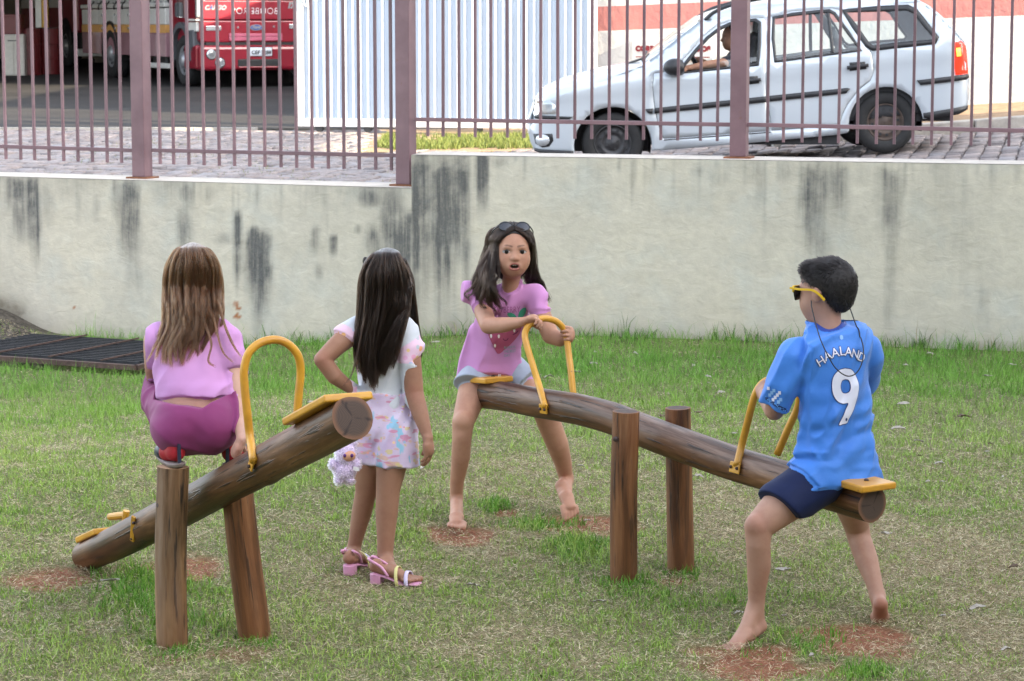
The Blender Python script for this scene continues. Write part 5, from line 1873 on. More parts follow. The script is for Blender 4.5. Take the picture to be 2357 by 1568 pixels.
    for (u, vv, sgn) in ((838, 598, -1), (934, 601, 1)):
        f = Field(P(u - 22, vv + 22, 8.45), P(u + 22, vv - 22, 8.36), .003)
        f = Field(P(u, vv, 8.40) - .035, P(u, vv, 8.40) + .035, .003)
        f.ell(P(u + 3 * (-sgn), vv + 3, 8.40), (.010, .011, .015), None, .0)
        field_obj("hair_bun", f, hc, root, 1)
    # sandals
    M_PINK = simple("pink_strap", (0.62, 0.29, 0.44), .45, .08)
    M_LEM = simple("lemon_strap", (0.62, 0.56, 0.22), .45, .08)
    M_LIL = simple("lilac_strap", (0.60, 0.52, 0.70), .45, .08)
    def sandal(heel, ball, ank, zg, inn):
        fw = unit((ball - heel) * np.array((1, 1, 0))); sd = np.array((-fw[1], fw[0], 0))
        if np.dot(sd, inn) < 0: sd = -sd
        hp = np.array((heel[0], heel[1], zg))
        g2 = Field(np.minimum(heel, ball) - .09, np.maximum(heel, ball) + .09, .003)
        b0 = np.array((ball[0], ball[1], zg + .008))
        g2.cone(hp + np.array((0, 0, .034)), hp + fw * .045 + np.array((0, 0, .028)), .007, .006, .004, flat=(sd, 3.4))
        g2.cone(hp + fw * .045 + np.array((0, 0, .028)), b0 - fw * .01, .006, .006, .006, flat=(sd, 4.2))
        g2.cone(b0 - fw * .01, b0 + fw * .045, .006, .006, .006, flat=(sd, 4.4))
        rt = field_obj("sandal", g2, M_PINK, root, 1)
        D = [(-.022 * math.cos(a), .0225 * math.sin(a)) for a in np.linspace(-1.35, 1.35, 13)] + [(.022, .021), (.022, -.021)]
        D = [(a_, b_) for a_, b_ in D]
        MB().prism(D, lambda q: hp + fw * (q[0] + .004) + sd * q[1] + np.array((0, 0, .035)), lambda q: hp + fw * (q[0] * .92 + .004) + sd * q[1] * .95 + np.array((0, 0, .001))).build("heel_block", M_PINK, rt, bevel=.002)
        def band(c, fwdtilt, rx, rz, w, th, mat, a0=-.2, a1=math.pi + .2, name="strap"):
            V, F = [], []
            n = 22
            for i in range(n + 1):
                a = a0 + (a1 - a0) * i / n
                o = sd * rx * math.cos(a) + np.array((0, 0, 1)) * rz * math.sin(a)
                for k_ in (-1, 1):
                    V.append(c + o + fw * (fwdtilt * math.sin(a)) + fw * w * k_ / 2)
            for i in range(n): F.append((2 * i, 2 * i + 1, 2 * i + 3, 2 * i + 2))
            o = mesh_obj(name, V, F, mat, rt, True)
            m = o.modifiers.new("thick", 'SOLIDIFY'); m.thickness = th; m.offset = 0
        band(b0 + fw * .012 + np.array((0, 0, .004)), -.006, .036, .037, .013, .003, M_LIL)
        band(b0 - fw * .022 + np.array((0, 0, .006)), -.008, .037, .050, .011, .003, M_LEM)
        # ankle strap and the crossed side straps
        aw = ank + np.array((0, 0, .016))
        pts = [aw + sd * .0270 * math.cos(a) + fw * .0275 * math.sin(a) for a in np.linspace(0, 2 * math.pi, 25)]
        mesh_obj("ankle_strap", *tube(pts, .0042, 6, False), M_PINK, rt, True)
        for sg in (-1, 1):
            pts = catmull([aw - fw * .028 + sd * sg * .006, heel + np.array((0, 0, .030)) - fw * .016 + sd * sg * .021, heel + fw * .03 + np.array((0, 0, .006)) + sd * sg * .027, heel + fw * .055 + np.array((0, 0, -.024)) + sd * sg * .028], 6)
            mesh_obj("side_strap", *tube(pts, .0046, 6), M_PINK, rt, True)
    sandal(heL, baL, aL, zl, (1, 0, 0))
    sandal(heR, baR, aR, zr, (0, 1, 0))
    return root

# ------------------------------------------------------------------ crouching girl
def girl_crouching():
    Y = 7.5
    pl, pr = LPOST
    root = empty("person", (pl[0], pl[1], pl[2]), "girl squatting on the seesaw posts, light brown hair, pink T-shirt and magenta leggings", "person")
    r = lambda px: rpx(px, Y)
    h = .0038
    f = Field(P(300, 1080, 7.2) - np.array((0, .05, .02)), P(600, 550, 7.85) + np.array((0.03, .1, .03)), h)
    # back, neck, head
    f.chain([P(452, 985, 7.42), P(448, 915, 7.43), P(442, 850, 7.47), P(440, 790, 7.50)], [r(56), r(53), r(47), r(38)], .03, flat=(SH, 1.5))
    f.chain([P(440, 775, 7.51), P(442, 735, 7.545), P(443, 700, 7.56)], [r(28), r(24), r(25)], .02)
    head_field(f, P(443, 642, 7.585), (-.1, 1, -.22), (0, .15, 1), .205, detail=False, ears=False)
    # arms
    f.chain([P(522, 785, 7.49), P(536, 845, 7.46), P(545, 925, 7.41), P(551, 970, 7.35), P(557, 1012, 7.27)], [r(28), r(22), r(17.5), r(16), r(11.5)], .012)
    hand(f, P(557, 1011, 7.265), (-.30, .10, -.62), (.45, .2, -1), (-1, .3, .2), .10, (.45, .5, .4), spread=.1, thumb_open=.9)
    f.chain([P(358, 785, 7.50), P(348, 845, 7.53), P(356, 895, 7.60), P(420, 905, 7.78)], [r(28), r(19), r(16), r(11)], .012)
    hand(f, P(420, 905, 7.78), (.7, .6, -.1), (0, .3, -1), (0, 1, 0), .095, (.5, .6, .4))
    def at_(V):
        a = zeros_attrs(V)
        a["rosy"] = .5 * near(V, [P(520, 1060, 7.2), P(540, 1050, 7.22)], .05, .6)
        return a
    field_obj("body", f, M_SKIN_FAIR, root, 1, at_)
    body = f
    # leggings
    f = Field(P(290, 1075, 7.2) - np.array((0, .1, .0)), P(610, 800, 7.9), h)
    f.ell(P(448, 968, 7.385), (r(92), .115, r(78)), None, .02)
    f.ell(P(408, 985, 7.36), (r(58), .10, r(58)), None, .03)
    f.ell(P(492, 985, 7.37), (r(56), .10, r(58)), None, .03)
    f.chain([P(448, 950, 7.42), P(448, 905, 7.43)], [r(56), r(54)], .03, flat=(SH, 1.55))
    f.cover(body, .004, .015)
    f.chain([P(400, 955, 7.42), P(364, 920, 7.53), P(347, 894, 7.62)], [r(52), r(43), r(36)], .02)
    f.chain([P(348, 893, 7.66), P(372, 965, 7.58), P(397, 1040, 7.47)], [r(34), r(31), r(21)], .015)
    f.chain([P(490, 955, 7.43), P(500, 915, 7.56), P(508, 895, 7.68)], [r(52), r(40), r(31)], .02)
    f.chain([P(508, 895, 7.68), P(538, 965, 7.62), P(534, 1035, 7.54)], [r(34), r(31), r(21)], .015)
    f.cut(P(465, 940, 7.3), unit((.13, .12, 1)), .003, None) if False else None
    X_, Y_, Z_ = f.grid()
    pv_ = P(465, 940, 7.32)
    lim = np.where(X_ < pv_[0], pv_[2] + (pv_[0] - X_) * .13, pv_[2] + (X_ - pv_[0]) * .52) + 0 * Y_ - .10 * (Y_ - pv_[1])
    lim = lim + .5 * ((X_ < P(356, 930, 7.42)[0]))
    f.d = np.maximum(f.d, ((Z_ - lim) * .9).astype(np.float32))
    # the waistband is the upper edge at the back only: hips and knees are given back
    g2 = f.like()
    g2.chain([P(400, 955, 7.44), P(364, 918, 7.55), P(347, 893, 7.63)], [r(50), r(42), r(36)], .02)
    g2.chain([P(488, 955, 7.45), P(498, 920, 7.57), P(506, 900, 7.68)], [r(44), r(36), r(30)], .02)
    f.d = np.minimum(f.d, g2.d)
    f.cone(P(449, 965, 7.235), P(449, 1040, 7.27), r(1), r(2.5), .02, '-')
    f.wrinkle(.002, (10, 10, 16), 230)
    f.folds(.005, (1, .3, -.5), 5, 20, 233)
    mg = cloth_mat("magenta_leggings", (0.215, 0.034, 0.130), .7, .08, 900, .12, .08)
    field_obj("leggings", f, mg, root, 2)
    # T-shirt
    f = Field(P(310, 960, 7.25) - np.array((0, .06, 0)), P(590, 690, 7.7) + np.array((0, .06, 0)), h)
    f.chain([P(446, 935, 7.41), P(445, 900, 7.42), P(441, 845, 7.455), P(440, 795, 7.49)], [r(52), r(51), r(49), r(43)], .02, flat=(SH, 1.60))
    f.cone(P(372, 772, 7.51), P(508, 768, 7.505), r(32), r(32), .03)
    f.cone(P(415, 742, 7.53), P(468, 740, 7.53), r(18), r(18), .03)
    f.chain([P(512, 780, 7.495), P(536, 840, 7.46), P(540, 862, 7.455)], [r(33), r(27.5), r(27)], .012)
    f.chain([P(366, 782, 7.505), P(347, 836, 7.525), P(345, 855, 7.53)], [r(31), r(22), r(21)], .012)
    f.cover(body, .005, .012)
    f.cut(P(448, 914, 7.35), unit((.06, -.12, -1)), .004)
    f.cut(P(545, 843, 7.455), unit((.12, -.1, -1)), .003, .04)
    f.ell(P(554, 880, 7.43), (r(25), .08, r(35)), None, .004, '-')
    f.cut(P(346, 842, 7.53), unit((-.1, 0, -1)), .003, .05)
    f.cone(P(440, 728, 7.535), P(442, 690, 7.56), r(30), r(34), .006, '-')
    f.wrinkle(.004, (9, 9, 15), 240)
    f.folds(.013, (.8, .1, .6), 4, 15, 243)
    f.cover(body, .0015, .006, .003)
    tp = cloth_mat("pink_cotton", (0.53, 0.27, 0.53), .85, .05)
    field_obj("t_shirt", f, tp, root, 1)
    # shoes
    ms = cloth_mat("red_mesh_shoe", (0.36, 0.02, 0.03), .6, .25, 500, 0, .3)
    mn = simple("navy_rubber", (0.018, 0.024, 0.05), .4, .2)
    msole = simple("dusty_sole", (0.24, 0.20, 0.19), .7, .2)
    for (pt, dirn) in ((pl + np.array((-.004, .01, 0)), (-.42, .9, 0)), (pr, (.2, .95, 0))):
        d = unit(dirn); sd = np.array((-d[1], d[0], 0)); hp = pt + np.array((0, 0, .026)) - d * .035
        f = Field(pt - .17, pt + .19, .0035)
        f.cone(hp + np.array((0, 0, .02)), hp + d * .05 + np.array((0, 0, .018)), .029, .029, .012)
        f.cone(hp + np.array((0, 0, .05)), hp + d * .015 + np.array((0, 0, .075)), .026, .026, .015)
        f.cone(hp + d * .05 + np.array((0, 0, .01)), hp + d * .125 + np.array((0, 0, .0)), .029, .023, .015, flat=(sd, 1.12))
        f.cut(pt + np.array((0, 0, .014)), (0, 0, -1))
        f.cut(hp + d * .012 + np.array((0, 0, .088)), (0, 0, 1))
        s_ = field_obj("shoe", f, ms, root, 1)
        f = Field(pt - .17, pt + .19, .0035)
        f.cone(hp + np.array((0, 0, -.006)), hp + d * .06 + np.array((0, 0, -.006)), .0300, .0300, .008)
        f.cone(hp + d * .06 + np.array((0, 0, -.006)), hp + d * .125 + np.array((0, 0, -.006)), .0300, .025, .008)
        f.cut(pt + np.array((0, 0, .014)), (0, 0, 1)); f.cut(pt + np.array((0, 0, .001)), (0, 0, -1))
        field_obj("sole", f, msole, s_, 0)
        f = Field(pt - .17, pt + .19, .0035)
        f.cone(hp + d * .085 + np.array((0, 0, .008)), hp + d * .125 + np.array((0, 0, .002)), .0315, .026, .008, flat=(sd, 1.1))
        f.cut(pt + np.array((0, 0, .012)), (0, 0, -1))
        field_obj("toe_cap", f, mn, s_, 0)
        MB().bar(hp - d * .036 + np.array((0, 0, -.008)), hp - d * .031 + np.array((0, 0, .085)), .010, .005, up=tuple(-d)).build("heel_tab", mn, s_)
    # hair
    f = Field(P(350, 770, 7.4) - np.array((0, .08, 0)), P(540, 555, 7.75), .005)
    A, L = head_frame(P(443, 640, 7.585), (-.1, 1, -.22), (0, .15, 1), .205)
    f.ell(L(0, -.06, .12), np.array((.375, .445, .385)) * .205, A, .01)
    f.ell(P(443, 690, 7.55), (r(50), .055, r(50)), None, .03)
    f.cut(L(0, .18, 0), A[1], .01)
    field_obj("hair_base", f, simple("hair_underlayer_brown", (0.06, 0.034, 0.022), .6), root, 1)
    hm = hair_mat("light_brown_hair", (0.06, 0.028, 0.0125), .3, 1.4)
    rng = np.random.default_rng(52)
    S = []
    ev = np.array([(566, 425, 462), (585, 395, 492), (610, 381, 505), (650, 375, 511), (700, 373, 514), (745, 370, 512), (780, 356, 500), (815, 345, 482), (845, 350, 470)], float)
    for j in range(44):
        s_ = -1 + 2 * (j + rng.uniform(0, 1)) / 44
        lay = rng.uniform(0, 1); ymin = 99.0
        ctrl = [(P(444 + 16 * s_, 562 + 6 * s_ * s_, 7.60), .006)]
        vend = 850 - rng.uniform(0, 75) - 30 * max(0, s_)
        for vv in np.linspace(580, vend, 8):
            ul, ur = np.interp(vv, ev[:, 0], ev[:, 1]), np.interp(vv, ev[:, 0], ev[:, 2])
            uu = (ul + ur) / 2 + (ur - ul) / 2 * s_ * .95 + rng.normal() * (2 + 4 * (vv > 760))
            hit = ell_hit(uu, vv, L(0, -.06, .12), np.array((.42, .50, .43)) * .205, A)
            ylow = 7.425 - .055 * (vv - 720) / 120 + .05 * s_ * s_
            if hit is None: hit = 7.57 if vv < 690 else ylow
            w_ = float(sstep(640, 730, vv))
            yb = min(hit * (1 - w_) + ylow * w_ + .012 * lay, ymin + .002)
            ymin = min(ymin, yb)
            ctrl.append((P(uu, vv, yb), .010 if vv < 720 else .0065))
        S.append(lock(ctrl, 70, 20, .5, .003, 7, .0025, rng, .045))
    for ctrl in ([(500, 690, 7.47), (512, 730, 7.44), (528, 775, 7.42), (548, 815, 7.41)], [(505, 700, 7.47), (515, 745, 7.43), (535, 790, 7.41), (562, 828, 7.40)], [(490, 720, 7.45), (500, 770, 7.40), (515, 812, 7.38), (540, 838, 7.38)],
                 [(385, 700, 7.5), (372, 760, 7.45), (352, 810, 7.43), (336, 835, 7.43)], [(470, 740, 7.43), (486, 790, 7.39), (480, 830, 7.37), (500, 845, 7.36)]):
        S.append(lock([(P(*c), .004 - .0006 * i) for i, c in enumerate(ctrl)], 26, 20, .5, .002, 6, .0015, rng))
    hair_obj("hair", np.concatenate(S), hm, root)
    return root
# ------------------------------------------------------------------ girl on the far end of the right seesaw
def girl_front():
    Y = 9.25
    root = empty("person", P(1135, 880, 9.3), "black haired girl in a pink strawberry shirt riding the far seesaw seat, facing the camera", "person")
    r = lambda px, y=9.25: rpx(px, y)
    h = .0034
    lo = P(1020, 1225, 9.1) - np.array((0, .28, .04)); hi = P(1350, 505, 9.4) + np.array((.02, .34, .02))
    f = Field(lo, hi, h)
    H = .188
    hc = P(1179, 575, 9.16)
    fw = (.13, -1, -.03)
    # legs
    f.chain([P(1108, 868, 9.33), P(1088, 905, 9.27), P(1066, 972, 9.17), P(1063, 1010, 9.175), P(1061, 1050, 9.20), P(1052, 1108, 9.25), P(1050, 1150, 9.29)], [r(39), r(35), r(25.5), r(22.5), r(22), r(16.5), r(14.5)], .018)
    f.ell(P(1065, 968, 9.15), (r(17), r(15), r(20)), None, .012)
    f.ell(P(1062, 1002, 9.155), (r(11), r(11), r(13)), None, .012)
    zt = 0.0
    toe = gp(1050, 1206, zt + .02)
    heel = np.array((P(1053, 1170, 9.33)[0], toe[1] + .125, zt + .03)); ball = np.array((toe[0], toe[1] + .025, zt + .016))
    foot(f, P(1051, 1152, 9.30), heel, ball, .165, (0, -1, -.1), inner=(1, 0, 0))
    f.chain([P(1165, 868, 9.36), P(1215, 905, 9.30), P(1252, 938, 9.27), P(1262, 970, 9.30), P(1282, 1020, 9.34), P(1296, 1066, 9.40), P(1304, 1106, 9.44)], [r(40), r(34), r(29), r(28), r(26.5), r(21), r(16)], .018)
    ank = P(1304, 1108, 9.445)
    ball2 = gp(1312, 1168, .045); heel2 = P(1291, 1120, ball2[1] + .10)
    foot(f, ank, heel2, ball2, .165, (.1, -.35, -.9), inner=(-1, 0, 0), up=(.3, -1, .5))
    # torso
    f.chain([P(1137, 862, 9.34), P(1140, 810, 9.33), P(1155, 745, 9.28), P(1168, 700, 9.24)], [r(40), r(37), r(38), r(34)], .025, flat=(SH, 1.35))
    f.cone(P(1118, 684, 9.25), P(1228, 686, 9.21), r(20), r(20), .03)
    f.chain([P(1172, 690, 9.23), P(1176, 655, 9.20), P(1178, 622, 9.18)], [r(26), r(20.5), r(22)], .015)
    A, L = head_field(f, hc, fw, (0.03, -.05, 1), H, mouth=1.0)
    # arms
    f.chain([P(1112, 688, 9.25), P(1114, 720, 9.19), P(1124, 750, 9.10), P(1160, 748, 9.05), P(1203, 741, 9.00)], [r(24), r(22), r(19), r(17.5), r(10.5)], .012)
    hand(f, P(1204, 741, 9.0), (.95, -.12, .30), (.25, -.35, -.9), (0, 1, .1), .098, (.75, .95, .6), spread=.08, k=.003)
    f.chain([P(1234, 690, 9.20), P(1250, 730, 9.15), P(1267, 772, 9.12), P(1288, 781, 9.10), P(1306, 777, 9.08)], [r(24), r(20.5), r(20), r(17), r(11)], .012)
    hand(f, P(1309, 776, 9.09), (.12, -.75, .30), (-1, -.15, .05), (0, 0, 1), .098, (.95, 1.0, .6), spread=.06, k=.003)
    lips = [L(.098 * math.cos(a_), .435 - .04 * abs(math.cos(a_)), -.285 + (.052 if math.sin(a_) > 0 else .062) * math.sin(a_)) for a_ in np.linspace(0, 2 * math.pi, 28)]
    brows = [L(s * x, .40 - .35 * max(0, x - .12), .105 + .03 * math.sin((x - .05) * 12)) for s in (-1, 1) for x in np.linspace(.06, .235, 14)]
    def at_(V):
        a = zeros_attrs(V)
        a["lip"] = near(V, lips, .0052, .35)
        a["brow_mouth"] = .75 * near(V, brows, .0036, .5)
        a["brow_mouth"] = np.maximum(a["brow_mouth"], 1.0 * near(V, [L(0, .36, -.283), L(.04, .37, -.283), L(-.04, .37, -.283)], .009, .2))  # shade inside the open mouth painted dark through the brow mask
        a["rosy"] = np.maximum(.22 * near(V, [L(.18, .33, -.14), L(-.18, .33, -.14)], .02, .7), .12 * near(V, [heel2, ball, ball2], .03, .7))
        a["mud"] = .2 * near(V, [ball2 + np.array((0, -.01, -.03)), ball + np.array((0, -.02, -.02)), heel2], .035, .7)
        return a
    field_obj("body", f, M_SKIN_FRONT, root, 1, at_)
    body = f
    # eyes and teeth
    me = simple("eye_white", (0.42, 0.40, 0.39), .25, .03); mi = simple("dark_iris", (0.012, 0.008, 0.006), .12, .1)
    mt_ = simple("teeth", (0.50, 0.47, 0.42), .3, .03); mlash = simple("lash_line", (0.015, 0.01, 0.01), .6)
    for s in (-1, 1):
        c = L(s * .155, .318, .0)
        e = Field(c - .025, c + .025, .0015)
        e.ell(c, np.array((.088, .062, .047)) * H, A, 0)
        eye = field_obj("eye", e, me, root, 1)
        c2 = c + A[1] * .052 * H + A[0] * .006 * H + A[2] * .002 * H
        e = Field(c2 - .012, c2 + .012, .001)
        e.ell(c2, np.array((.041, .016, .044)) * H, A, 0)
        field_obj("iris", e, mi, eye, 1)
        pts = [L(s * (.155 + x), .375 - .35 * max(0, abs(x) - .03), .034 - .30 * x * x / .08) for x in np.linspace(-.075, .085, 9)]
        mesh_obj("lashes", *tube(pts, .0011, 6), mlash, eye, True)
    b = MB()
    for x in (-.019, .019):
        b2 = [L(x - .016, .405, -.245), L(x + .016, .405, -.245), L(x + .016, .39, -.245), L(x - .016, .39, -.245), L(x - .014, .405, -.266), L(x + .014, .405, -.266), L(x + .014, .39, -.266), L(x - .014, .39, -.266)]
        MB().add(b2, [(0, 3, 2, 1), (4, 5, 6, 7), (0, 1, 5, 4), (1, 2, 6, 5), (2, 3, 7, 6), (3, 0, 4, 7)]).build("tooth", mt_, root)
    # shorts
    f = Field(P(1020, 930, 9.1) - np.array((0, .12, 0)), P(1260, 780, 9.5) + np.array((0, .08, 0)), h)
    f.ell(P(1140, 850, 9.345), (r(74), .098, r(46)), None, .02)
    f.cone(P(1108, 855, 9.33), P(1086, 892, 9.255), r(46), r(44), .015)
    f.cone(P(1170, 855, 9.35), P(1222, 893, 9.29), r(45), r(40), .015)
    f.cover(body, .005, .02)
    f.cut(P(1087, 884, 9.25), unit((-.22, -.75, -.8)), .003, .13)
    f.cut(P(1212, 874, 9.3), unit((.95, -.35, -.75)), .003, .12)
    f.wrinkle(.003, (16, 14, 12), 250)
    f.folds(.005, (.6, -.5, -.6), 5, 24, 252)
    f.cover(body, .0015, .006, .003)
    field_obj("shorts", f, cloth_mat("grey_marl_jersey", (0.33, 0.37, 0.45), .9, .08), root, 1)
    for dx in (-4, 4):
        mesh_obj("drawstring", *tube(catmull([P(1150 + dx * .4, 862, 9.20), P(1150 + dx, 878, 9.205), P(1151 + dx * .8, 893, 9.215)], 5), .0018, 6), simple("cord_white", (.7, .62, .6), .8), root, True)
    # shirt with flutter sleeves
    f = Field(P(1010, 890, 9.1) - np.array((0, .16, 0)), P(1300, 620, 9.5) + np.array((0, .1, 0)), h)
    f.chain([P(1130, 870, 9.32), P(1131, 835, 9.32), P(1142, 785, 9.30), P(1155, 740, 9.275), P(1167, 700, 9.24)], [r(58), r(55), r(47), r(45), r(40)], .02, flat=(SH, 1.36))
    f.cone(P(1112, 676, 9.25), P(1232, 680, 9.21), r(24), r(24), .03)
    f.cone(P(1112, 678, 9.25), P(1078, 672, 9.245), r(24), r(23), .015)
    f.cone(P(1230, 684, 9.21), P(1250, 697, 9.19), r(25), r(26), .015)
    # armholes and openings
    f.cover(body, .004, .02)
    f.cut(P(1110, 705, 9.19), unit((-.35, -.75, -.75)), .003, .075)
    f.cut(P(1246, 722, 9.15), unit((.55, -.35, -.8)), .003, .06)
    f.cut(P(1262, 676, 9.2), unit((1, -.1, -.3)), .003, .08)
    f.cut(P(1068, 655, 9.25), unit((-1, -.1, .1)), .003, .08)
    f.cone(P(1175, 652, 9.16), P(1176, 628, 9.15), r(31), r(34), .006, '-')
    f.cut(P(1132, 847, 9.2), unit((-.12, -.75, -1)), .004)
    f.wrinkle(.004, (11, 10, 9), 260)
    f.folds(.013, (.25, .1, 1), 3.5, 16, 265)
    f.cover(body, .0015, .007, .003)
    sh = field_obj("shirt", f, cloth_mat("pink_jersey", (0.52, 0.235, 0.47), .85, .05), root, 1)
    bv = bvh_of(sh)
    ux, uy = np.array((1.0, 0.06, 0)), np.array((0.0, 0, 1.0))
    ux = ux / np.linalg.norm(ux)
    s9 = 9.2 / FPX
    def dec(name, pts_px, mat, lift=.0018, sub=.008):
        c = P(1160, 760, 9.2)
        V2 = [((u - 1160) * s9, (760 - v) * s9) for u, v in pts_px]
        return decal(name, bv, V2, [tuple(range(len(V2)))], c, ux, uy, (0.0, 1, -.0), mat, sh, lift, .5, sub)
    mb = cloth_mat("berry_print", (0.38, 0.075, 0.15), .75, .15)
    mg = cloth_mat("leaf_print", (0.05, 0.30, 0.20), .75, .1)
    mw = cloth_mat("white_print", (0.72, 0.66, 0.66), .75, .05)
    md = cloth_mat("plum_print", (0.12, 0.02, 0.07), .75, .05)
    mtl = cloth_mat("teal_print", (0.16, 0.34, 0.33), .75, .1)
    mv = cloth_mat("violet_print", (0.27, 0.07, 0.20), .75, .1)
    straw = catmull([(1118, 752), (1128, 736), (1150, 730), (1168, 736), (1186, 731), (1200, 742), (1199, 765), (1188, 783), (1168, 803), (1147, 818), (1136, 800), (1126, 778), (1118, 752)], 5)[:-1]
    dec("strawberry_print", [tuple(q[:2]) for q in straw], mb)
    for leaf in ([(1192, 733), (1178, 732), (1168, 722), (1172, 717), (1184, 722)], [(1192, 733), (1195, 718), (1203, 708), (1211, 707), (1210, 720), (1203, 730)]):
        q = catmull(leaf + [leaf[0]], 5)[:-1]
        dec("leaf_print", [tuple(x[:2]) for x in q], mg, .0026)
    for (u, v) in ((1130, 775), (1148, 775), (1139, 798), (1184, 763), (1160, 745), (1140, 752)):
        dec("seed_print", [(u + 2.6 * math.cos(a), v + 4.6 * math.sin(a) - 1.2 * math.cos(a) ** 2) for a in np.linspace(0, 2 * math.pi, 13)[:-1]], mw, .0026, .004)
    sm = [(1164 + 6.5 * math.cos(a), 780 + 7 * math.sin(a)) for a in np.linspace(.1, math.pi - .1, 11)]
    sm2 = [(1164 + 4.7 * math.cos(a), 780 + 5.2 * math.sin(a)) for a in np.linspace(math.pi - .1, .1, 11)]
    dec("smile_print", sm + sm2, md, .003, .004)
    dec("wink_print", [(1180, 772), (1188, 768), (1192, 763), (1194, 764), (1190, 770), (1181, 774)], md, .003, .004)
    def tdec(s, cu, cv, hpx, mat, name, off=0.0, stretch=1.0):
        V, F = text_geo(s, 1.0, off, res=2)
        hh = V[:, 1].max() - V[:, 1].min()
        k = hpx * s9 / hh
        V = V[:, :2] * np.array((k * stretch, k))
        decal(name, bv, V, F, P(cu, cv, 9.2), ux, uy, (0, 1, 0), mat, sh, .003, .5, .006)
    tdec("STRAWBERRY", 1155, 712, 15, mv, "lettering_print", -.012, .62)
    for i, s_ in enumerate(("ALWAYS", "THE BEST", "DAY")):
        tdec(s_, 1173 if i < 2 else 1167, 803 + 9.5 * i, 6.5, mtl, "lettering_print", 0.0, .75)
    # hair: dark, wavy, parted in the middle
    f = Field(P(1100, 700, 9.0) - .05, P(1260, 505, 9.45) + .03, .004)
    f.ell(L(0, -.08, .135), np.array((.405, .455, .405)) * H, A, .01)
    f.ell(L(0, -.22, -.25), np.array((.36, .26, .42)) * H, A, .03)
    f.ell(L(0, .34, -.10), np.array((.30, .42, .43)) * H, A, .012, '-')
    mcap = simple("hair_underlayer_black", (0.012, 0.009, 0.008), .6)
    field_obj("hair_base", f, mcap, root, 1)
    hm = hair_mat("black_brown_hair", (0.009, 0.0055, 0.004), .3, 1.36)
    rng = np.random.default_rng(63)
    S = []
    part = lambda q: L(0.01, .30 - .62 * q, .43 + .10 * q - .15 * q * q + .0)
    EC, ER = np.array((0, -.06, .12)), np.array((.365, .44, .375)) * 1.075
    FR = np.array(((.03, .66, .75), (.42, .70, .58), (.70, .66, .27), (.80, .58, -.10)))
    BK = np.array(((.03, -.55, .83), (.5, -.6, .62), (.85, -.5, .15), (.9, -.42, -.2)))
    def side_path(q, sg):
        out = []
        for a, b in zip(FR, BK):
            d = a * (1 - q) + b * q
            d = d / np.linalg.norm(d) * ER * (1 + .05 * (1 - q))
            out.append(L(sg * (d[0] + EC[0]), d[1] + EC[1], d[2] + EC[2]))
        return out
    left_low = lambda q, e: [(1136 - 40 * q + e[2], 642, 9.07 + .13 * q), (1140 - 52 * q + e[3], 672, 9.06 + .16 * q), (1148 - 66 * q + e[4], 708 - 14 * q + e[5], 9.08 + .16 * q)]
    right_low = lambda q, e: [(1215 + 24 * q + e[2], 634, 9.19 + .07 * q), (1216 + 34 * q + e[3], 658, 9.25 + .04 * q), (1226 + 40 * q + e[4], 676 + 20 * q, 9.29)]
    for sg, low, n_ in ((-1, left_low, 22), (1, right_low, 20)):
        # her right side is on the left of the picture
        s_face = -1 if (L(-1, 0, 0)[0] < L(1, 0, 0)[0]) == (sg < 0) else 1
        for j in range(n_):
            q = j / (n_ - 1)
            e = rng.normal(0, 2.2, 8)
            pth = side_path(q, s_face)
            ctrl = [(pth[0], .004), (pth[1], .007), (pth[2], .0085), (pth[3], .009)] + [(P(*c), .0085 - .0012 * i) for i, c in enumerate(low(q, e))]
            S.append(lock(ctrl, 74, 26, .42, .0055, 12, .003, rng, .06))
    for j in range(16):      # back
        s_ = -1 + 2 * j / 15
        ctrl = [(part(.7), .005), (L(.38 * s_, -.40, .30), .012), (L(.48 * s_, -.50, -.1), .014), (L(.55 * s_, -.52, -.5), .014), (L(.60 * s_, -.5, -.85), .010)]
        S.append(lock(ctrl, 50, 26, .4, .006, 11, .003, rng))
    # curls over the left shoulder
    for (q, u0, v0, u1, v1) in ((.5, 1108, 655, 1078, 690), (.3, 1118, 665, 1112, 714), (.2, 1128, 668, 1134, 720), (.6, 1102, 640, 1073, 684), (.05, 1138, 655, 1152, 712), (.0, 1146, 650, 1160, 704)):
        pth = side_path(q, -1 if L(-1, 0, 0)[0] < L(1, 0, 0)[0] else 1)
        ctrl = [(pth[1], .004), (pth[2], .006), (pth[3], .006), (P(u0, v0 - 22, 9.08), .006), (P(u0 - 4, v0, 9.07), .006), (P((u0 + u1) / 2 - 6, (v0 + v1) / 2, 9.08), .005), (P(u1, v1 - 8, 9.10), .004), (P(u1 + 6, v1, 9.10), .003)]
        S.append(lock(ctrl, 34, 26, .5, .007, 14, .002, rng, .05))
    hair_obj("hair", np.concatenate(S), hm, root)
    # sunglasses pushed up on the head
    sg = empty("sunglasses", L(0, .12, .52), "dark sunglasses pushed up on the black haired girl's head", "sunglasses", None)
    ml = simple("dark_lens", (0.012, 0.014, 0.022), .08, .1, spec=.8)
    mf = simple("black_frame", (0.012, 0.012, 0.014), .3, .1)
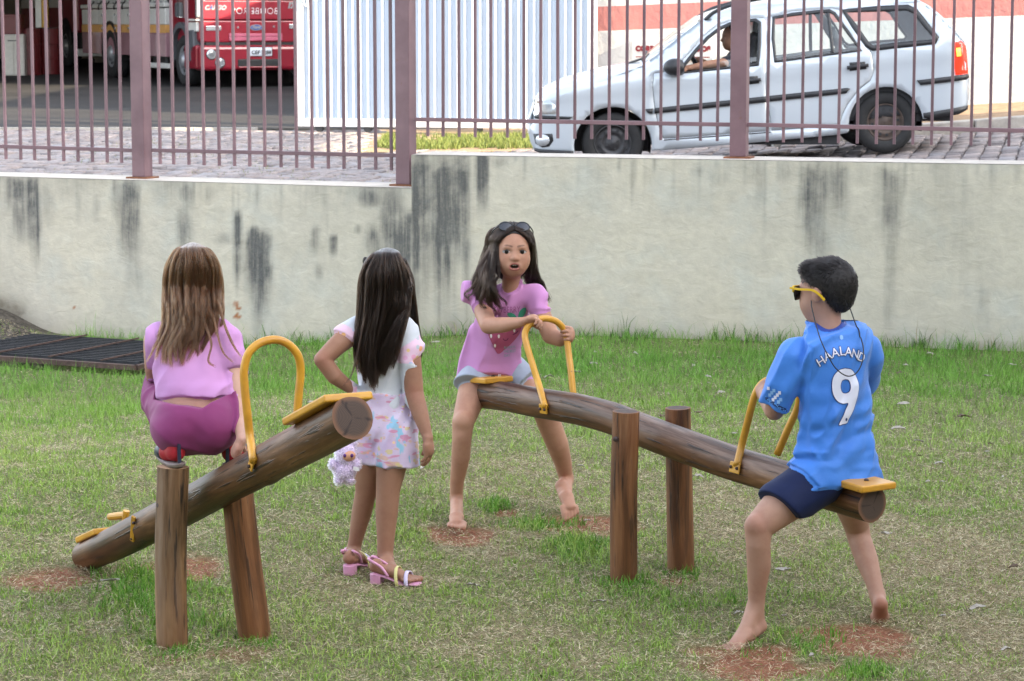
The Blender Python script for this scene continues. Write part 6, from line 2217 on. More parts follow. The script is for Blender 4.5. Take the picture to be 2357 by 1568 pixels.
    for s in (-1, 1):
        cc = L(s * .165, .205, .485); n_ = unit(A[1] * .75 + A[2] * .66); xx = A[0]; yy_ = np.cross(n_, xx)
        if yy_[2] < 0: yy_ = -yy_
        ring = [cc + xx * .0265 * math.cos(a) + yy_ * .0195 * math.sin(a) + n_ * (-.004 * math.cos(a) ** 2) for a in np.linspace(0, 2 * math.pi, 29)]
        mesh_obj("lens_rim", *tube(ring, .0022, 6, False), mf, sg, True)
        V = [cc + n_ * .003] + ring[:-1]
        mesh_obj("lens", V, [(0, 1 + i, 1 + (i + 1) % 28) for i in range(28)], ml, sg, True)
        mesh_obj("temple", *tube(catmull([L(s * .31, .20, .485), L(s * .40, .02, .36), L(s * .42, -.2, .16)], 6), .0022, 6), mf, sg, True)
    mesh_obj("bridge", *tube(catmull([L(-.03, .225, .495), L(0, .235, .505), L(.03, .225, .495)], 5), .002, 6), mf, sg, True)
    return root

# ------------------------------------------------------------------ boy on the near end
def boy():
    root = empty("person", P(1925, 1110, 7.55), "boy in a blue football shirt with number 9 on the near seesaw seat", "person")
    Y = 7.55
    r = lambda px, y=7.55: rpx(px, y)
    h = .0038
    fwd = unit((-.54, .84, 0)); lft = np.array((-fwd[1], fwd[0], 0))
    sx = tuple(lft)
    f = Field(P(1630, 1525, 7.4) - np.array((0, .12, .02)), P(2070, 580, 7.6) + np.array((.02, .45, .03)), h)
    # torso, neck, head
    f.chain([P(1928, 1085, 7.58), P(1925, 1000, 7.60), P(1920, 900, 7.60), P(1914, 830, 7.60)], [r(60), r(54), r(58), r(50)], .03, flat=(sx, 1.35))
    f.cone(P(1830, 815, 7.53), P(1995, 806, 7.68), r(27), r(27), .03)
    f.chain([P(1912, 800, 7.60), P(1909, 760, 7.605), P(1905, 715, 7.615)], [r(34), r(28.5), r(30)], .02)
    H = .194
    hc = P(1902, 669, 7.625)
    hf = unit((-.80, .58, -.06))
    A, L = head_field(f, hc, hf, (0, 0, 1), H, mouth=0.0)
    # arms
    f.chain([P(1822, 825, 7.52), P(1795, 890, 7.52), P(1782, 945, 7.56), P(1768, 925, 7.70), P(1758, 905, 7.80)], [r(30), r(27), r(23), r(20), r(14)], .012)
    hand(f, P(1758, 905, 7.80), (-.16, .75, .12), (.9, .2, -.3), (0, .1, 1), .118, (.75, .9, .5), spread=.06)
    f.chain([P(2000, 825, 7.68), P(1975, 900, 7.80), P(1935, 950, 7.86), P(1880, 930, 7.92), P(1850, 910, 7.94)], [r(30), r(26), r(22), r(18), r(13)], .012)
    hand(f, P(1850, 910, 7.94), (-.5, .5, -.2), (-.3, -.3, -.9), (-.5, .3, 0), .115, (.8, .9, .5))
    # legs
    f.chain([P(1880, 1105, 7.50), P(1815, 1150, 7.46), P(1746, 1212, 7.41), P(1745, 1250, 7.41), P(1747, 1300, 7.43), P(1742, 1360, 7.45), P(1741, 1408, 7.46)], [r(56), r(50), r(33), r(28.5), r(28), r(21), r(18)], .02)
    f.ell(P(1738, 1208, 7.39), (r(19), r(17), r(22)), None, .012)
    hl = P(1748, 1442, 7.46); bl = P(1690, 1489, 7.38)
    foot(f, P(1741, 1412, 7.46), hl, bl, .185, (-1, -.05, -.25), inner=(0, 1, 0), up=(-.5, -.15, 1))
    f.chain([P(1950, 1100, 7.66), P(1960, 1160, 7.78), P(1972, 1212, 7.86), P(1978, 1240, 7.85), P(1995, 1290, 7.80), P(2010, 1335, 7.75), P(2021, 1375, 7.71)], [r(52), r(42), r(31), r(28.5), r(28), r(21), r(17.5)], .02)
    hr = P(2027, 1393, 7.665); br = P(2028, 1438, 7.70)
    foot(f, P(2022, 1378, 7.705), hr, br + np.array((0, .02, -.02)), .17, (-.1, .9, -.35), inner=(-1, 0, 0), up=(0, 1, .25), w=1.05)
    def at_(V):
        a = zeros_attrs(V)
        a["mud"] = .8 * near(V, [hr + np.array((0, -.03, .0)), br + np.array((0, -.03, 0)), (hr + br) / 2 + np.array((0, -.03, 0))], .03, .5)
        a["rosy"] = np.maximum(.25 * near(V, [hl, bl, hr, P(1742, 1210, 7.38)], .035, .7), .3 * near(V, [L(-.38, -.04, -.03)], .02, .6))
        return a
    field_obj("body", f, M_SKIN_BOY, root, 1, at_)
    body = f
    # navy shorts
    mnavy = cloth_mat("navy_shorts", (0.0045, 0.011, 0.05), .75, .1, 700, .03)
    f = Field(P(1720, 1210, 7.3) - np.array((0, .12, 0)), P(2060, 1030, 7.7) + np.array((0, .25, 0)), h)
    f.ell(P(1926, 1088, 7.60), np.array((r(84), .10, r(50))), np.array([lft, fwd, (0, 0, 1)]), .02)
    f.cone(P(1890, 1098, 7.52), P(1800, 1163, 7.445), r(60), r(61), .02)
    f.cone(P(1955, 1098, 7.66), P(1962, 1165, 7.78), r(56), r(54), .02)
    f.cover(body, .006, .02)
    f.cut(P(1790, 1166, 7.44), unit(P(1780, 1186, 7.43) - P(1860, 1120, 7.49) + np.array((.025, 0, -.02))), .004, .14)
    f.cut(P(1962, 1150, 7.78), unit((0, .7, -.7)), .004, .14)
    f.wrinkle(.004, (12, 12, 10), 270)
    f.folds(.006, (-.8, -.1, -.5), 4, 18, 272)
    field_obj("shorts", f, mnavy, root, 1)
    shorts_f = f
    # football shirt
    f = Field(P(1730, 1145, 7.35) - np.array((0, .08, 0)), P(2060, 735, 7.7) + np.array((0, .22, 0)), h)
    f.chain([P(1936, 1165, 7.575), P(1934, 1110, 7.575), P(1932, 1060, 7.58), P(1927, 1000, 7.59), P(1921, 910, 7.595), P(1914, 835, 7.60)], [r(82), r(80), r(75), r(68), r(69), r(60)], .02, flat=(sx, 1.33))
    f.cone(P(1830, 812, 7.535), P(1995, 802, 7.68), r(32), r(32), .03)
    f.cone(P(1885, 780, 7.585), P(1940, 780, 7.62), r(22), r(22), .035)
    f.cone(P(1910, 775, 7.605), P(1909, 752, 7.612), r(36), r(34), .012)
    f.chain([P(1836, 818, 7.535), P(1798, 890, 7.525), P(1780, 936, 7.54)], [r(38), r(37), r(36)], .014)
    f.chain([P(1992, 812, 7.68), P(1985, 880, 7.76), P(1968, 920, 7.83)], [r(36), r(36), r(35)], .014)
    f.cover(body, .005, .03)
    f.cover(shorts_f, .006, .03)
    f.cut(P(1781, 936, 7.535), unit(P(1776, 950, 7.55) - P(1815, 850, 7.52) + np.array((.012, 0, 0))), .003, .098)
    f.cut(P(1968, 915, 7.83), unit(P(1935, 950, 7.86) - P(1975, 900, 7.80)), .003, .07)
    f.cut(P(1912, 755, 7.6), unit((0, -.25, 1)), .004)
    f.cone(P(1909, 757, 7.612), P(1908, 720, 7.625), r(31), r(35), .004, '-')
    f.cut(P(1906, 1122, 7.42), unit((-.06, -.05, -1)), .004)
    f.cut(P(1826, 1062, 7.46), unit((-.75, -.2, -.75)), .004, .12)
    # strong gathers around the waist and from the shoulder blade
    i = np.argwhere(np.abs(f.d) < .03)
    p = f.lo + i * h
    zz = p[:, 2]
    w = sstep(P(1930, 880, 7.5)[2], P(1930, 1040, 7.5)[2], zz)
    q = np.stack([p[:, 0] * 6 + zz * 5, p[:, 1] * 6, zz * 20 - p[:, 0] * 7], -1)
    f.d[tuple(i.T)] += ((.003 + .010 * w) * fbm(q, 2, 281) + .003 * fbm(p * 14, 2, 285)).astype(np.float32)
    f.folds(.010, (.55, .2, .8), 3.5, 15, 288)
    f.folds(.006, (.9, .3, -.25), 4, 20, 291, P(1930, 1050, 7.5)[2], P(1930, 900, 7.5)[2])
    f.cover(body, .0015, .007, .003)
    f.cover(shorts_f, .002, .007, .003)
    f.cut(P(1818, 1076, 7.46), unit((-.8, -.1, -.6)), .003, .11)
    t = NT("sky_blue_football_shirt")
    v = t.coord("Object")
    base = t.ramp(t.noise(v, 5, 4, .6), [(0.3, (0.034, 0.165, 0.56)), (0.7, (0.048, 0.205, 0.63))])
    base = t.mix(t.attr("collar"), base, (0.012, 0.045, 0.27))
    t.set(base=base, rough=.55, sheen=.15, spec=.35)
    hgt = t.math('ADD', t.math('MULTIPLY', t.noise(v, 600, 2), .25), t.noise(v, 14, 5, .6))
    t.bump(hgt, .3, .01)
    cuffn = unit(P(1776, 950, 7.55) - P(1815, 850, 7.52) + np.array((.012, 0, 0)))
    def col_(V):
        nk = P(1909, 757, 7.612)
        c = ((np.hypot(V[:, 0] - nk[0], V[:, 1] - nk[1]) < r(41)) & (V[:, 2] > P(1912, 776, 7.56)[2])).astype(np.float32)
        return {"collar": c}
    shirt = field_obj("football_shirt", f, t.m, root, 1, col_)
    bv = bvh_of(shirt)
    dirn = unit((-.16, 1, -.05))
    ux = unit(np.cross(dirn, (0, 0, 1))); uy = np.array((0, 0, 1.0))
    s7 = 7.46 / FPX
    mwht = cloth_mat("white_lettering", (0.66, 0.68, 0.80), .5, .03)
    mnv = cloth_mat("navy_outline", (0.012, 0.03, 0.14), .5, .03)
    letters = [("H", 1891, 833, 33), ("A", 1908, 821, 22), ("A", 1927, 814, 10), ("L", 1945, 811, 2), ("A", 1962, 813, -7), ("N", 1981, 819, -16), ("D", 1999, 828, -27)]
    for ch, u, v_, a in letters:
        for mat, off, lift in ((mnv, .05, .0022), (mwht, .004, .0036)):
            V, F = text_geo(ch, 1.0, off, res=3)
            k = 21 * s7 / .72
            V = V[:, :2] * k
            ca, sa = math.cos(math.radians(a)), math.sin(math.radians(a))
            V = np.stack([V[:, 0] * ca - V[:, 1] * sa, V[:, 0] * sa + V[:, 1] * ca], -1)
            decal("shirt_letter", bv, V, F, P(u, v_, 7.46), ux, uy, dirn, mat, shirt, lift, .5, .006)
    # the 9 as its own outline
    def nine(off):
        outer = catmull([(1951, 849), (1968, 853), (1981, 868), (1987, 890), (1984, 915), (1975, 945), (1962, 968), (1958, 978), (1945, 980), (1935, 980), (1945, 962), (1953, 945), (1959, 931), (1945, 931), (1930, 924), (1919, 908), (1916, 888), (1920, 867), (1933, 853), (1951, 849)], 5)[:-1]
        inner = catmull([(1952, 874), (1961, 877), (1966, 890), (1963, 903), (1953, 908), (1943, 904), (1939, 891), (1943, 878), (1952, 874)], 5)[:-1]
        def grow(Pts, o, sg):
            Pts = np.array(Pts)[:, :2]
            T = np.roll(Pts, -1, 0) - np.roll(Pts, 1, 0)
            T /= np.linalg.norm(T, axis=1)[:, None]
            Nn = np.stack([T[:, 1], -T[:, 0]], -1)
            return Pts + Nn * o * sg
        O, I = grow(outer, off, 1), grow(inner, -off, 1)
        no, ni = len(O), len(I)
        V2 = [Vector(((u - 1951) * s7, (915 - v) * s7)) for u, v in np.concatenate([O, I])]
        E = [(i, (i + 1) % no) for i in range(no)] + [(no + i, no + (i + 1) % ni) for i in range(ni)]
        vo, eo, fo, *_ = delaunay_2d_cdt(V2, E, [], 1, 1e-6)
        hole = [((u - 1951) * s7, (915 - v) * s7) for u, v in I]
        def inside(pt):
            c_ = False
            for a_ in range(len(hole)):
                x1, y1 = hole[a_]; x2, y2 = hole[a_ - 1]
                if (y1 > pt[1]) != (y2 > pt[1]) and pt[0] < (x2 - x1) * (pt[1] - y1) / (y2 - y1) + x1: c_ = not c_
            return c_
        F = []
        for fc in fo:
            m_ = sum((vo[i] for i in fc), Vector((0, 0))) / len(fc)
            if not inside(m_): F.append(tuple(fc))
        return [(q.x, q.y) for q in vo], F
    for off, mat, lift in ((1.7, mnv, .0022), (0, mwht, .0036)):
        V2, F = nine(off)
        decal("shirt_number", bv, V2, F, P(1951, 915, 7.46), ux, uy, dirn, mat, shirt, lift, .5, .008)
    dot = [(2.8 * s7 * math.cos(a), 4 * s7 * math.sin(a)) for a in np.linspace(0, 2 * math.pi, 13)[:-1]]
    decal("number_badge", bv, dot, [tuple(range(12))], P(1954, 968, 7.46), ux, uy, dirn, mnv, shirt, .005, .5, .01)
    mpale = cloth_mat("pale_blue_print", (0.26, 0.48, 0.82), .5, .03)
    bd = [(5 * s7 * math.cos(a) * (1 if k % 2 else .8), 5.5 * s7 * math.sin(a)) for k, a in enumerate(np.linspace(0, 2 * math.pi, 17)[:-1])]
    decal("neck_badge", bv, bd, [tuple(range(16))], P(1950, 780, 7.46), ux, uy, dirn, mpale, shirt, .0022, .5, .01)
    # checks and cuff on the left sleeve
    d2 = unit((.35, 1, -.05)); ux2 = unit(np.cross(d2, (0, 0, 1)))
    s8 = 7.45 / FPX
    for i in range(5):
        for j in range(4):
            if (i + j) % 2: continue
            u, v_ = 1761 + i * 7 + j * 1.2, 897 + j * 8.0 + i * 2.4
            q = [(-3.4, -4), (3.4, -4), (3.4, 4), (-3.4, 4)]
            decal("sleeve_check", bv, [(a_ * s8, b_ * s8) for a_, b_ in q], [(0, 1, 2, 3)], P(u, v_, 7.45), ux2, uy, d2, mwht if (i + j) % 4 == 0 else mpale, shirt, .0022, .5, .008)
    cf = []
    for u in np.linspace(1752, 1812, 13):
        cf.append((u, 915 + (u - 1752) * .60))
    q = [((u - 1780) * s8, (930 - v_) * s8) for u, v_ in cf] + [((u - 1780) * s8, (930 - v_ - 9) * s8) for u, v_ in cf[::-1]]
    t = NT("cuff_print"); v = t.coord("Object")
    t.set(base=t.ramp(t.noise(v, 150, 2, .5), [(0.49, (0.010, 0.03, 0.12)), (0.53, (0.10, 0.30, 0.72))]), rough=.6)
    decal("cuff", bv, q, [tuple(range(len(q)))], P(1780, 930, 7.45), ux2, uy, d2, t.m, shirt, .0022, .5, .008)
    # hair: short, dark
    f = Field(P(1820, 740, 7.5) - .05, P(1990, 580, 7.8) + .04, .0036)
    f.ell(L(0, -.07, .135), np.array((.380, .448, .380)) * H, A, .01)
    f.ell(L(0, -.26, -.03), np.array((.295, .20, .31)) * H, A, .02)
    f.ell(L(0, .24, .34), np.array((.27, .13, .10)) * H, A, .02)
    f.ell(L(0, .52, -.10), np.array((.34, .30, .42)) * H, A, .01, '-')
    for s in (-1, 1):
        f.ell(L(s * .40, .06, -.12), np.array((.12, .17, .19)) * H, A, .01, '-')
    f.cut(L(0, -.3, -.36), unit(-A[2] + A[1] * .15), .01)
    cap = field_obj("hair_base", f, simple("hair_underlayer_boy", (0.010, 0.008, 0.008), .7), root, 1)
    V = np.array([vv.co for vv in cap.data.vertices]) + np.array(wloc(cap))
    N = np.array([vv.normal for vv in cap.data.vertices])
    rng = np.random.default_rng(74)
    pick = rng.choice(len(V), 9000)
    base = V[pick] + rng.normal(0, .001, (9000, 3)); nn = N[pick]
    hz = ((base - np.array(hc)) @ A[2]) / H
    comb = A[1] * .55 - A[2] * .5
    tops = sstep(.05, .4, hz)[:, None]
    dirs = nn * (.22 + .38 * tops) + (A[1] * (.7 * tops) - A[2] * (.9 * (1 - tops))) + rng.normal(0, .10, (9000, 3)) + A[0] * .2 * tops
    dirs /= np.linalg.norm(dirs, axis=1)[:, None]
    ln = (.0045 + .0135 * tops[:, 0] * (.6 + .5 * vnoise(base * 40, 301))) * rng.uniform(.7, 1.15, 9000)
    k = 6
    S = np.empty((9000, k, 3))
    for i in range(k):
        tt = i / (k - 1)
        S[:, i] = base + dirs * (ln * tt)[:, None] + (A[1] * .5 - A[2] * .25)[None, :] * (ln * tt * tt * .5)[:, None]
    hair_obj("hair", S, hair_mat("short_black_hair", (0.005, 0.004, 0.0038), .45, 1.3), root, .0007, .0003)
    # yellow sunglasses with a black cord
    sg = empty("sunglasses", L(0, .45, 0), "yellow framed sunglasses on a black neck cord worn by the boy", "sunglasses", None)
    my = simple("yellow_frame", (0.68, 0.43, 0.01), .35, .06)
    ml = simple("black_lens", (0.01, 0.011, 0.014), .08, .1, spec=.8)
    mc = simple("black_cord", (0.008, 0.008, 0.01), .6, .1)
    for s in (-1, 1):
        cc = L(s * .20, .455, -.015)
        q = [(-.17, .10), (.17, .11), (.18, .02), (.12, -.115), (-.08, -.12), (-.165, -.04)]
        V = [cc + (A[0] * a_ * (1 if s > 0 else -1) + A[2] * b_ - A[1] * .25 * abs(a_ + .1) * (a_ > 0)) * H for a_, b_ in q]
        V += [x - A[1] * .004 for x in V]
        n = 6
        mesh_obj("lens", V, [tuple(range(n)), tuple(range(2 * n - 1, n - 1, -1))] + [(i, i + n, (i + 1) % n + n, (i + 1) % n) for i in range(n)], ml, sg)
        rim = [cc + (A[0] * a_ * (1 if s > 0 else -1) + A[2] * b_ - A[1] * .25 * abs(a_ + .1) * (a_ > 0)) * H for a_, b_ in (q[5], q[0], q[1], q[2])]
        mesh_obj("rim", *tube(rim, .0036, 8), my, sg, True)
        tp = catmull([L(s * .385, .44, .075), L(s * .41, .25, .055), L(s * .425, .03, .045), L(s * .425, -.10, -.02), L(s * .41, -.19, -.12)], 6)
        b = MB()
        for i in range(len(tp) - 1):
            b.bar(tp[i], tp[i + 1], .0035, .0065, up=tuple(A[2]))
        b.build("temple", my, sg)
    s0 = L(-.43, -.13, -.05); 
    cord = catmull([P(1867, 692, 7.55), P(1870, 715, 7.53), P(1888, 780, 7.44), P(1913, 832, 7.42), P(1930, 854, 7.425), P(1952, 866, 7.435), P(1972, 858, 7.45), P(1985, 832, 7.47), P(1987, 800, 7.50), P(1978, 768, 7.56), P(1968, 742, 7.60), P(1956, 708, 7.68)], 8)
    # lay the cord on the shirt where it would sink in
    for i, p in enumerate(cord):
        o = Vector(p) - Vector(dirn) * .3
        hit = bv.ray_cast(o, Vector(dirn), .6)
        if hit[0] is not None and (hit[0] - o).length < .3 + .012:
            cord[i] = np.array(hit[0] - Vector(dirn) * .005)
    mesh_obj("cord", *tube(cord, .0019, 6), mc, sg, True)
    return root
GIRL_A = girl_standing()
GIRL_B = girl_crouching()
GIRL_C = girl_front()
BOY = boy()
# generic plush toy hanging at the standing girl's side
def plush():
    Y = 8.27
    root = empty("plush_toy", P(792, 1040, Y), "pale lilac fluffy plush toy hanging beside the standing girl's shorts", "plush toy")
    r = lambda px: rpx(px, Y)
    f = Field(P(750, 1125, Y) - np.array((0, .07, 0)), P(840, 1005, Y) + np.array((0, .07, 0)), .003)
    f.ell(P(797, 1045, Y), (r(25), r(22), r(27)), None, .01)
    f.ell(P(793, 1085, Y), (r(25), r(20), r(24)), None, .012)
    for s in (-1, 1):
        f.ell(P(794 + s * 27, 1069, Y - .008), (r(10), r(9), r(13)), None, .006)
        f.ell(P(793 + s * 12, 1106, Y - .006), (r(11), r(11), r(10)), None, .006)
        f.ell(P(797 + s * 17, 1021, Y), (r(8), r(6), r(9)), None, .006)
    f.wrinkle(.002, (90, 90, 90), 311)
    fur = cloth_mat("lilac_fur", (0.55, 0.44, 0.62), .95, .12, 200, .5, .8)
    bd = field_obj("body", f, fur, root, 0)
    V = np.array([v.co for v in bd.data.vertices]) + np.array(wloc(bd)); N = np.array([v.normal for v in bd.data.vertices])
    rng = np.random.default_rng(5)
    pk = rng.choice(len(V), 3500)
    d = N[pk] + rng.normal(0, .45, (3500, 3)) + np.array((0, 0, -.3)); d /= np.linalg.norm(d, axis=1)[:, None]
    S = np.stack([V[pk] + d * (.0075 * t_) for t_ in np.linspace(0, 1, 4)], 1)
    face_c = P(803, 1049, Y - .03)
    S = S[np.linalg.norm(S[:, 0] - face_c, axis=1) > .022]
    hair_obj("fur", S, hair_mat("lilac_fur_strands", (0.62, 0.50, 0.70), .6), root, .0006, .0003)
    f = Field(face_c - .04, face_c + .04, .0025)
    f.ell(P(802, 1049, Y - .018), (r(17), r(13), r(14)), None, 0)
    fc = field_obj("face", f, simple("toy_face", (0.55, 0.28, 0.17), .6, .06), root, 1)
    for dx in (-8, 8):
        c = P(802 + dx, 1049, Y - .034)
        f = Field(c - .012, c + .012, .0015)
        f.ell(c, (r(4.2), r(3), r(4.8)), None, 0)
        field_obj("eye", f, simple("toy_eye", (0.10, 0.03, 0.16), .2), fc, 1)
    MB().bar(P(813, 1078, Y - .035), P(826, 1081, Y - .033), .004, .012, up=(0, 0, 1)).build("label_tag", simple("tag_white", (.68, .66, .66), .7), root)
    mesh_obj("strap", *tube(catmull([P(800, 1020, Y), P(808, 985, Y + .01), P(820, 930, Y + .03), P(826, 905, Y + .05)], 5), .003, 6), simple("strap_lilac", (.5, .4, .6), .7), root, True)
plush()
# ================================================================== SILVER WAGON BEHIND THE FENCE
CARY = 22.4
CARW = 1.64
t = NT("silver_white_car_paint")
v = t.coord("Object")
t.set(base=t.ramp(t.noise(v, 1.5, 3), [(0.3, (0.52, 0.575, 0.63)), (0.7, (0.56, 0.61, 0.655))]), rough=0.28, metal=0.15, coat=0.8, coat_r=0.06)
M_CAR = t.m
M_BLK = simple("black_plastic", (0.022, 0.023, 0.026), 0.45, 0.2, 20)
M_RUB = simple("tyre_rubber", (0.018, 0.018, 0.019), 0.75, 0.25, 30)
M_RIM = simple("steel_rim", (0.050, 0.050, 0.054), 0.5, 0.4, 14, metal=0.3)
M_RIMR = simple("rusty_rim", (0.085, 0.060, 0.048), 0.65, 0.4, 14)
M_INT = simple("dark_interior", (0.045, 0.047, 0.052), 0.8, 0.2)
def glass_mat(name, tint=(0.80, 0.86, 0.87), gloss=0.12):
    m = bpy.data.materials.new(name)
    m.use_nodes = True
    n, l = m.node_tree.nodes, m.node_tree.links
    n.clear()
    o = n.new("ShaderNodeOutputMaterial"); mx = n.new("ShaderNodeMixShader")
    tr = n.new("ShaderNodeBsdfTransparent"); gl = n.new("ShaderNodeBsdfGlossy"); fr = n.new("ShaderNodeFresnel")
    tr.inputs[0].default_value = (*tint, 1); gl.inputs["Roughness"].default_value = 0.03
    fr.inputs[0].default_value = 1.5
    ad = n.new("ShaderNodeMath"); ad.operation = 'ADD'; ad.inputs[1].default_value = gloss * .4
    l.new(fr.outputs[0], ad.inputs[0]); l.new(ad.outputs[0], mx.inputs[0])
    l.new(tr.outputs[0], mx.inputs[1]); l.new(gl.outputs[0], mx.inputs[2]); l.new(mx.outputs[0], o.inputs[0])
    return m
M_GLASS = glass_mat("car_glass")
M_LENS = glass_mat("clear_lens", (0.9, 0.93, 0.95), 0.25)
def cc(p):
    q = P(1178.5 + .5 * p[0], .5 * p[1], CARY)
    return np.array((q[0], q[2]))
SIL = [(72, 600), (78, 560), (92, 520), (108, 482), (126, 456), (160, 424), (250, 383), (400, 341), (540, 311), (612, 300), (690, 236), (800, 150), (880, 92), (930, 68), (1000, 44), (1150, 14), (1400, -14), (1650, -24), (1850, -14), (1900, 4), (1940, 28), (1990, 72), (2042, 126), (2076, 172), (2096, 195), (2106, 260), (2113, 340), (2118, 385), (2115, 450), (2107, 500), (2062, 524), (1990, 537), (1925, 546)]
arc = lambda cx, cy, r, a0, a1, n=18: [(cx + r * math.cos(math.radians(a)), cy - r * math.sin(math.radians(a))) for a in np.linspace(a0, a1, n)]
BOTTOM = arc(1723, 572, 172, 8, 190) + [(1545, 612), (1500, 621), (1000, 668), (690, 694), (645, 694)] + arc(465, 672, 180, -6, 190) + [(285, 712), (130, 702), (100, 690), (86, 660)]
BODY = SIL + BOTTOM
sil2 = np.array([cc(p) for p in SIL])
order = np.argsort(sil2[:27, 0])
SX, SZ = sil2[:27][order][:, 0], sil2[:27][order][:, 1]
XN, XT = cc((72, 600))[0], cc((2118, 385))[0]
ZBELT_A, ZBELT_B = cc((640, 330)), cc((1960, 190))
def yin(x, z):
    """how far the side leans in from its widest plane"""
    x, z = np.asarray(x, float), np.asarray(z, float)
    zt = np.interp(x, SX, SZ)
    belt = ZBELT_A[1] + (ZBELT_B[1] - ZBELT_A[1]) * (x - ZBELT_A[0]) / (ZBELT_B[0] - ZBELT_A[0])
    y = 0.17 * np.clip((z - belt) / .42, 0, 1.2) ** 1.15
    r = .075
    tt = np.clip((z - (zt - r)) / r, 0, 1)
    y = y + r * (1 - np.sqrt(1 - tt * tt * .999))
    tx = np.clip((XN + .42 - x) / .42, 0, 1)
    y = y + .30 * (1 - np.sqrt(1 - tx ** 2 * .96))
    tr = np.clip((x - (XT - .30)) / .30, 0, 1)
    y = y + .16 * (1 - np.sqrt(1 - tr ** 2 * .96))
    y = y + 0.03 * np.clip((belt - .42 - z) / .35, 0, 1.3) ** 2
    y = y - 0.012 * np.exp(-((z - belt + .12) / .05) ** 2)
    return y
car = empty("parked_wagon", (float(cc((1100, 400))[0]), CARY + CARW / 2, float(st_z(2.1, CARY))), "silver white station wagon standing on the cobbled street behind the fence", "car")
def in_poly(pt, poly):
    c_ = False
    for i in range(len(poly)):
        x1, y1 = poly[i]; x2, y2 = poly[i - 1]
        if (y1 > pt[1]) != (y2 > pt[1]) and pt[0] < (x2 - x1) * (pt[1] - y1) / (y2 - y1) + x1: c_ = not c_
    return c_
def dens(poly, st):
    out = []
    for i in range(len(poly)):
        a, b = np.array(poly[i], float), np.array(poly[(i + 1) % len(poly)], float)
        n = max(1, int(np.linalg.norm(b - a) / st))
        out += [tuple(a + (b - a) * k / n) for k in range(n)]
    return out
def inset(poly, d):
    p = np.array(poly, float)
    area = 0.5 * np.sum(p[:, 0] * np.roll(p[:, 1], -1) - np.roll(p[:, 0], -1) * p[:, 1])
    e = np.roll(p, -1, 0) - p
    e /= np.linalg.norm(e, axis=1)[:, None] + 1e-9
    nn = np.stack([-e[:, 1], e[:, 0]], -1) * (1 if area > 0 else -1)
    nv = nn + np.roll(nn, 1, 0)
    nv /= np.maximum(np.linalg.norm(nv, axis=1)[:, None], .35)
    return [tuple(q) for q in p + nv * d]
both = []
def panel(name, poly, mat, parent=None, holes=(), off=0.0, th=0.012, grid=30, mirror=True, st=16, shape=None):
    """a pressed sheet: outline in the side view, curved by yin"""
    poly = dens(poly, st); holes = [dens(hh, st) for hh in holes]
    pts = list(poly); E = [(i, (i + 1) % len(poly)) for i in range(len(poly))]
    for hh in holes:
        n = len(pts); pts += hh; E += [(n + i, n + (i + 1) % len(hh)) for i in range(len(hh))]
    xs = [p[0] for p in poly]; ys = [p[1] for p in poly]
    rim = np.array(pts)
    for gx in np.arange(min(xs) + grid / 2, max(xs), grid):
        for gy in np.arange(min(ys) + grid / 2, max(ys), grid):
            if in_poly((gx, gy), poly) and not any(in_poly((gx, gy), hh) for hh in holes):
                if np.min(np.abs(rim - np.array((gx, gy))).max(1)) > grid * .35: pts.append((gx, gy))
    vo, eo, fo, *_ = delaunay_2d_cdt([Vector(p) for p in pts], E, [], 1, 1e-5)
    F = []
    for f in fo:
        m_ = sum((vo[i] for i in f), Vector((0, 0))) / len(f)
        if in_poly(m_, poly) and not any(in_poly(m_, hh) for hh in holes): F.append(tuple(f))
    xz = np.array([cc((q.x, q.y)) for q in vo])
    yv = (shape or yin)(xz[:, 0], xz[:, 1])
    V = np.stack([xz[:, 0], CARY + yv - off, xz[:, 1]], -1)
    o = mesh_obj(name, V, F, mat, parent or car, True)
    if th:
        m = o.modifiers.new("thick", 'SOLIDIFY'); m.thickness = th; m.offset = -1 if True else 1
        # faces may point either way: thicken inwards (+Y)
        me = o.data
        nrm = np.mean([p.normal.y * p.area for p in me.polygons])
        m.offset = -1 if nrm < 0 else 1
    both.append(o)
    return o
WIN_F = [(772, 337), (800, 292), (850, 232), (905, 175), (960, 133), (1010, 111), (1080, 97), (1128, 93), (1146, 106), (1141, 200), (1130, 297)]
WIN_R = [(1213, 283), (1206, 180), (1213, 82), (1300, 67), (1400, 56), (1470, 50), (1492, 62), (1550, 150), (1604, 232)]
WIN_Q = [(1538, 50), (1700, 40), (1832, 34), (1866, 52), (1908, 112), (1953, 172), (1943, 192), (1800, 206), (1662, 222), (1636, 205), (1580, 118)]
DOOR_F = [(652, 338), (647, 400), (653, 470), (669, 560), (688, 622), (697, 640), (1192, 604), (1186, 560), (1171, 450), (1169, 300), (1176, 82), (1100, 80), (1010, 94), (945, 120), (885, 166), (835, 222), (775, 288), (715, 326)]
DOOR_R = [(1180, 80), (1173, 300), (1175, 450), (1190, 560), (1196, 603), (1508, 578), (1522, 530), (1545, 482), (1596, 414), (1650, 372), (1667, 330), (1656, 245), (1600, 138), (1520, 44), (1480, 36), (1300, 50)]
body = panel("body_shell", BODY, M_CAR, holes=[DOOR_F, DOOR_R, WIN_Q])
df = panel("door", inset(DOOR_F, 2.2), M_CAR, holes=[WIN_F], off=.002)
dr = panel("door", inset(DOOR_R, 2.2), M_CAR, holes=[WIN_R], off=.002)
def ring(name, poly, r, parent, off=.004, mat=None):
    p = dens(poly, 12); p.append(p[0])
    xz = np.array([cc(q) for q in p])
    V = np.stack([xz[:, 0], CARY + yin(xz[:, 0], xz[:, 1]) - off, xz[:, 1]], -1)
    o = mesh_obj(name, *tube(V, r, 6, False), mat or M_BLK, parent, True)
    return o
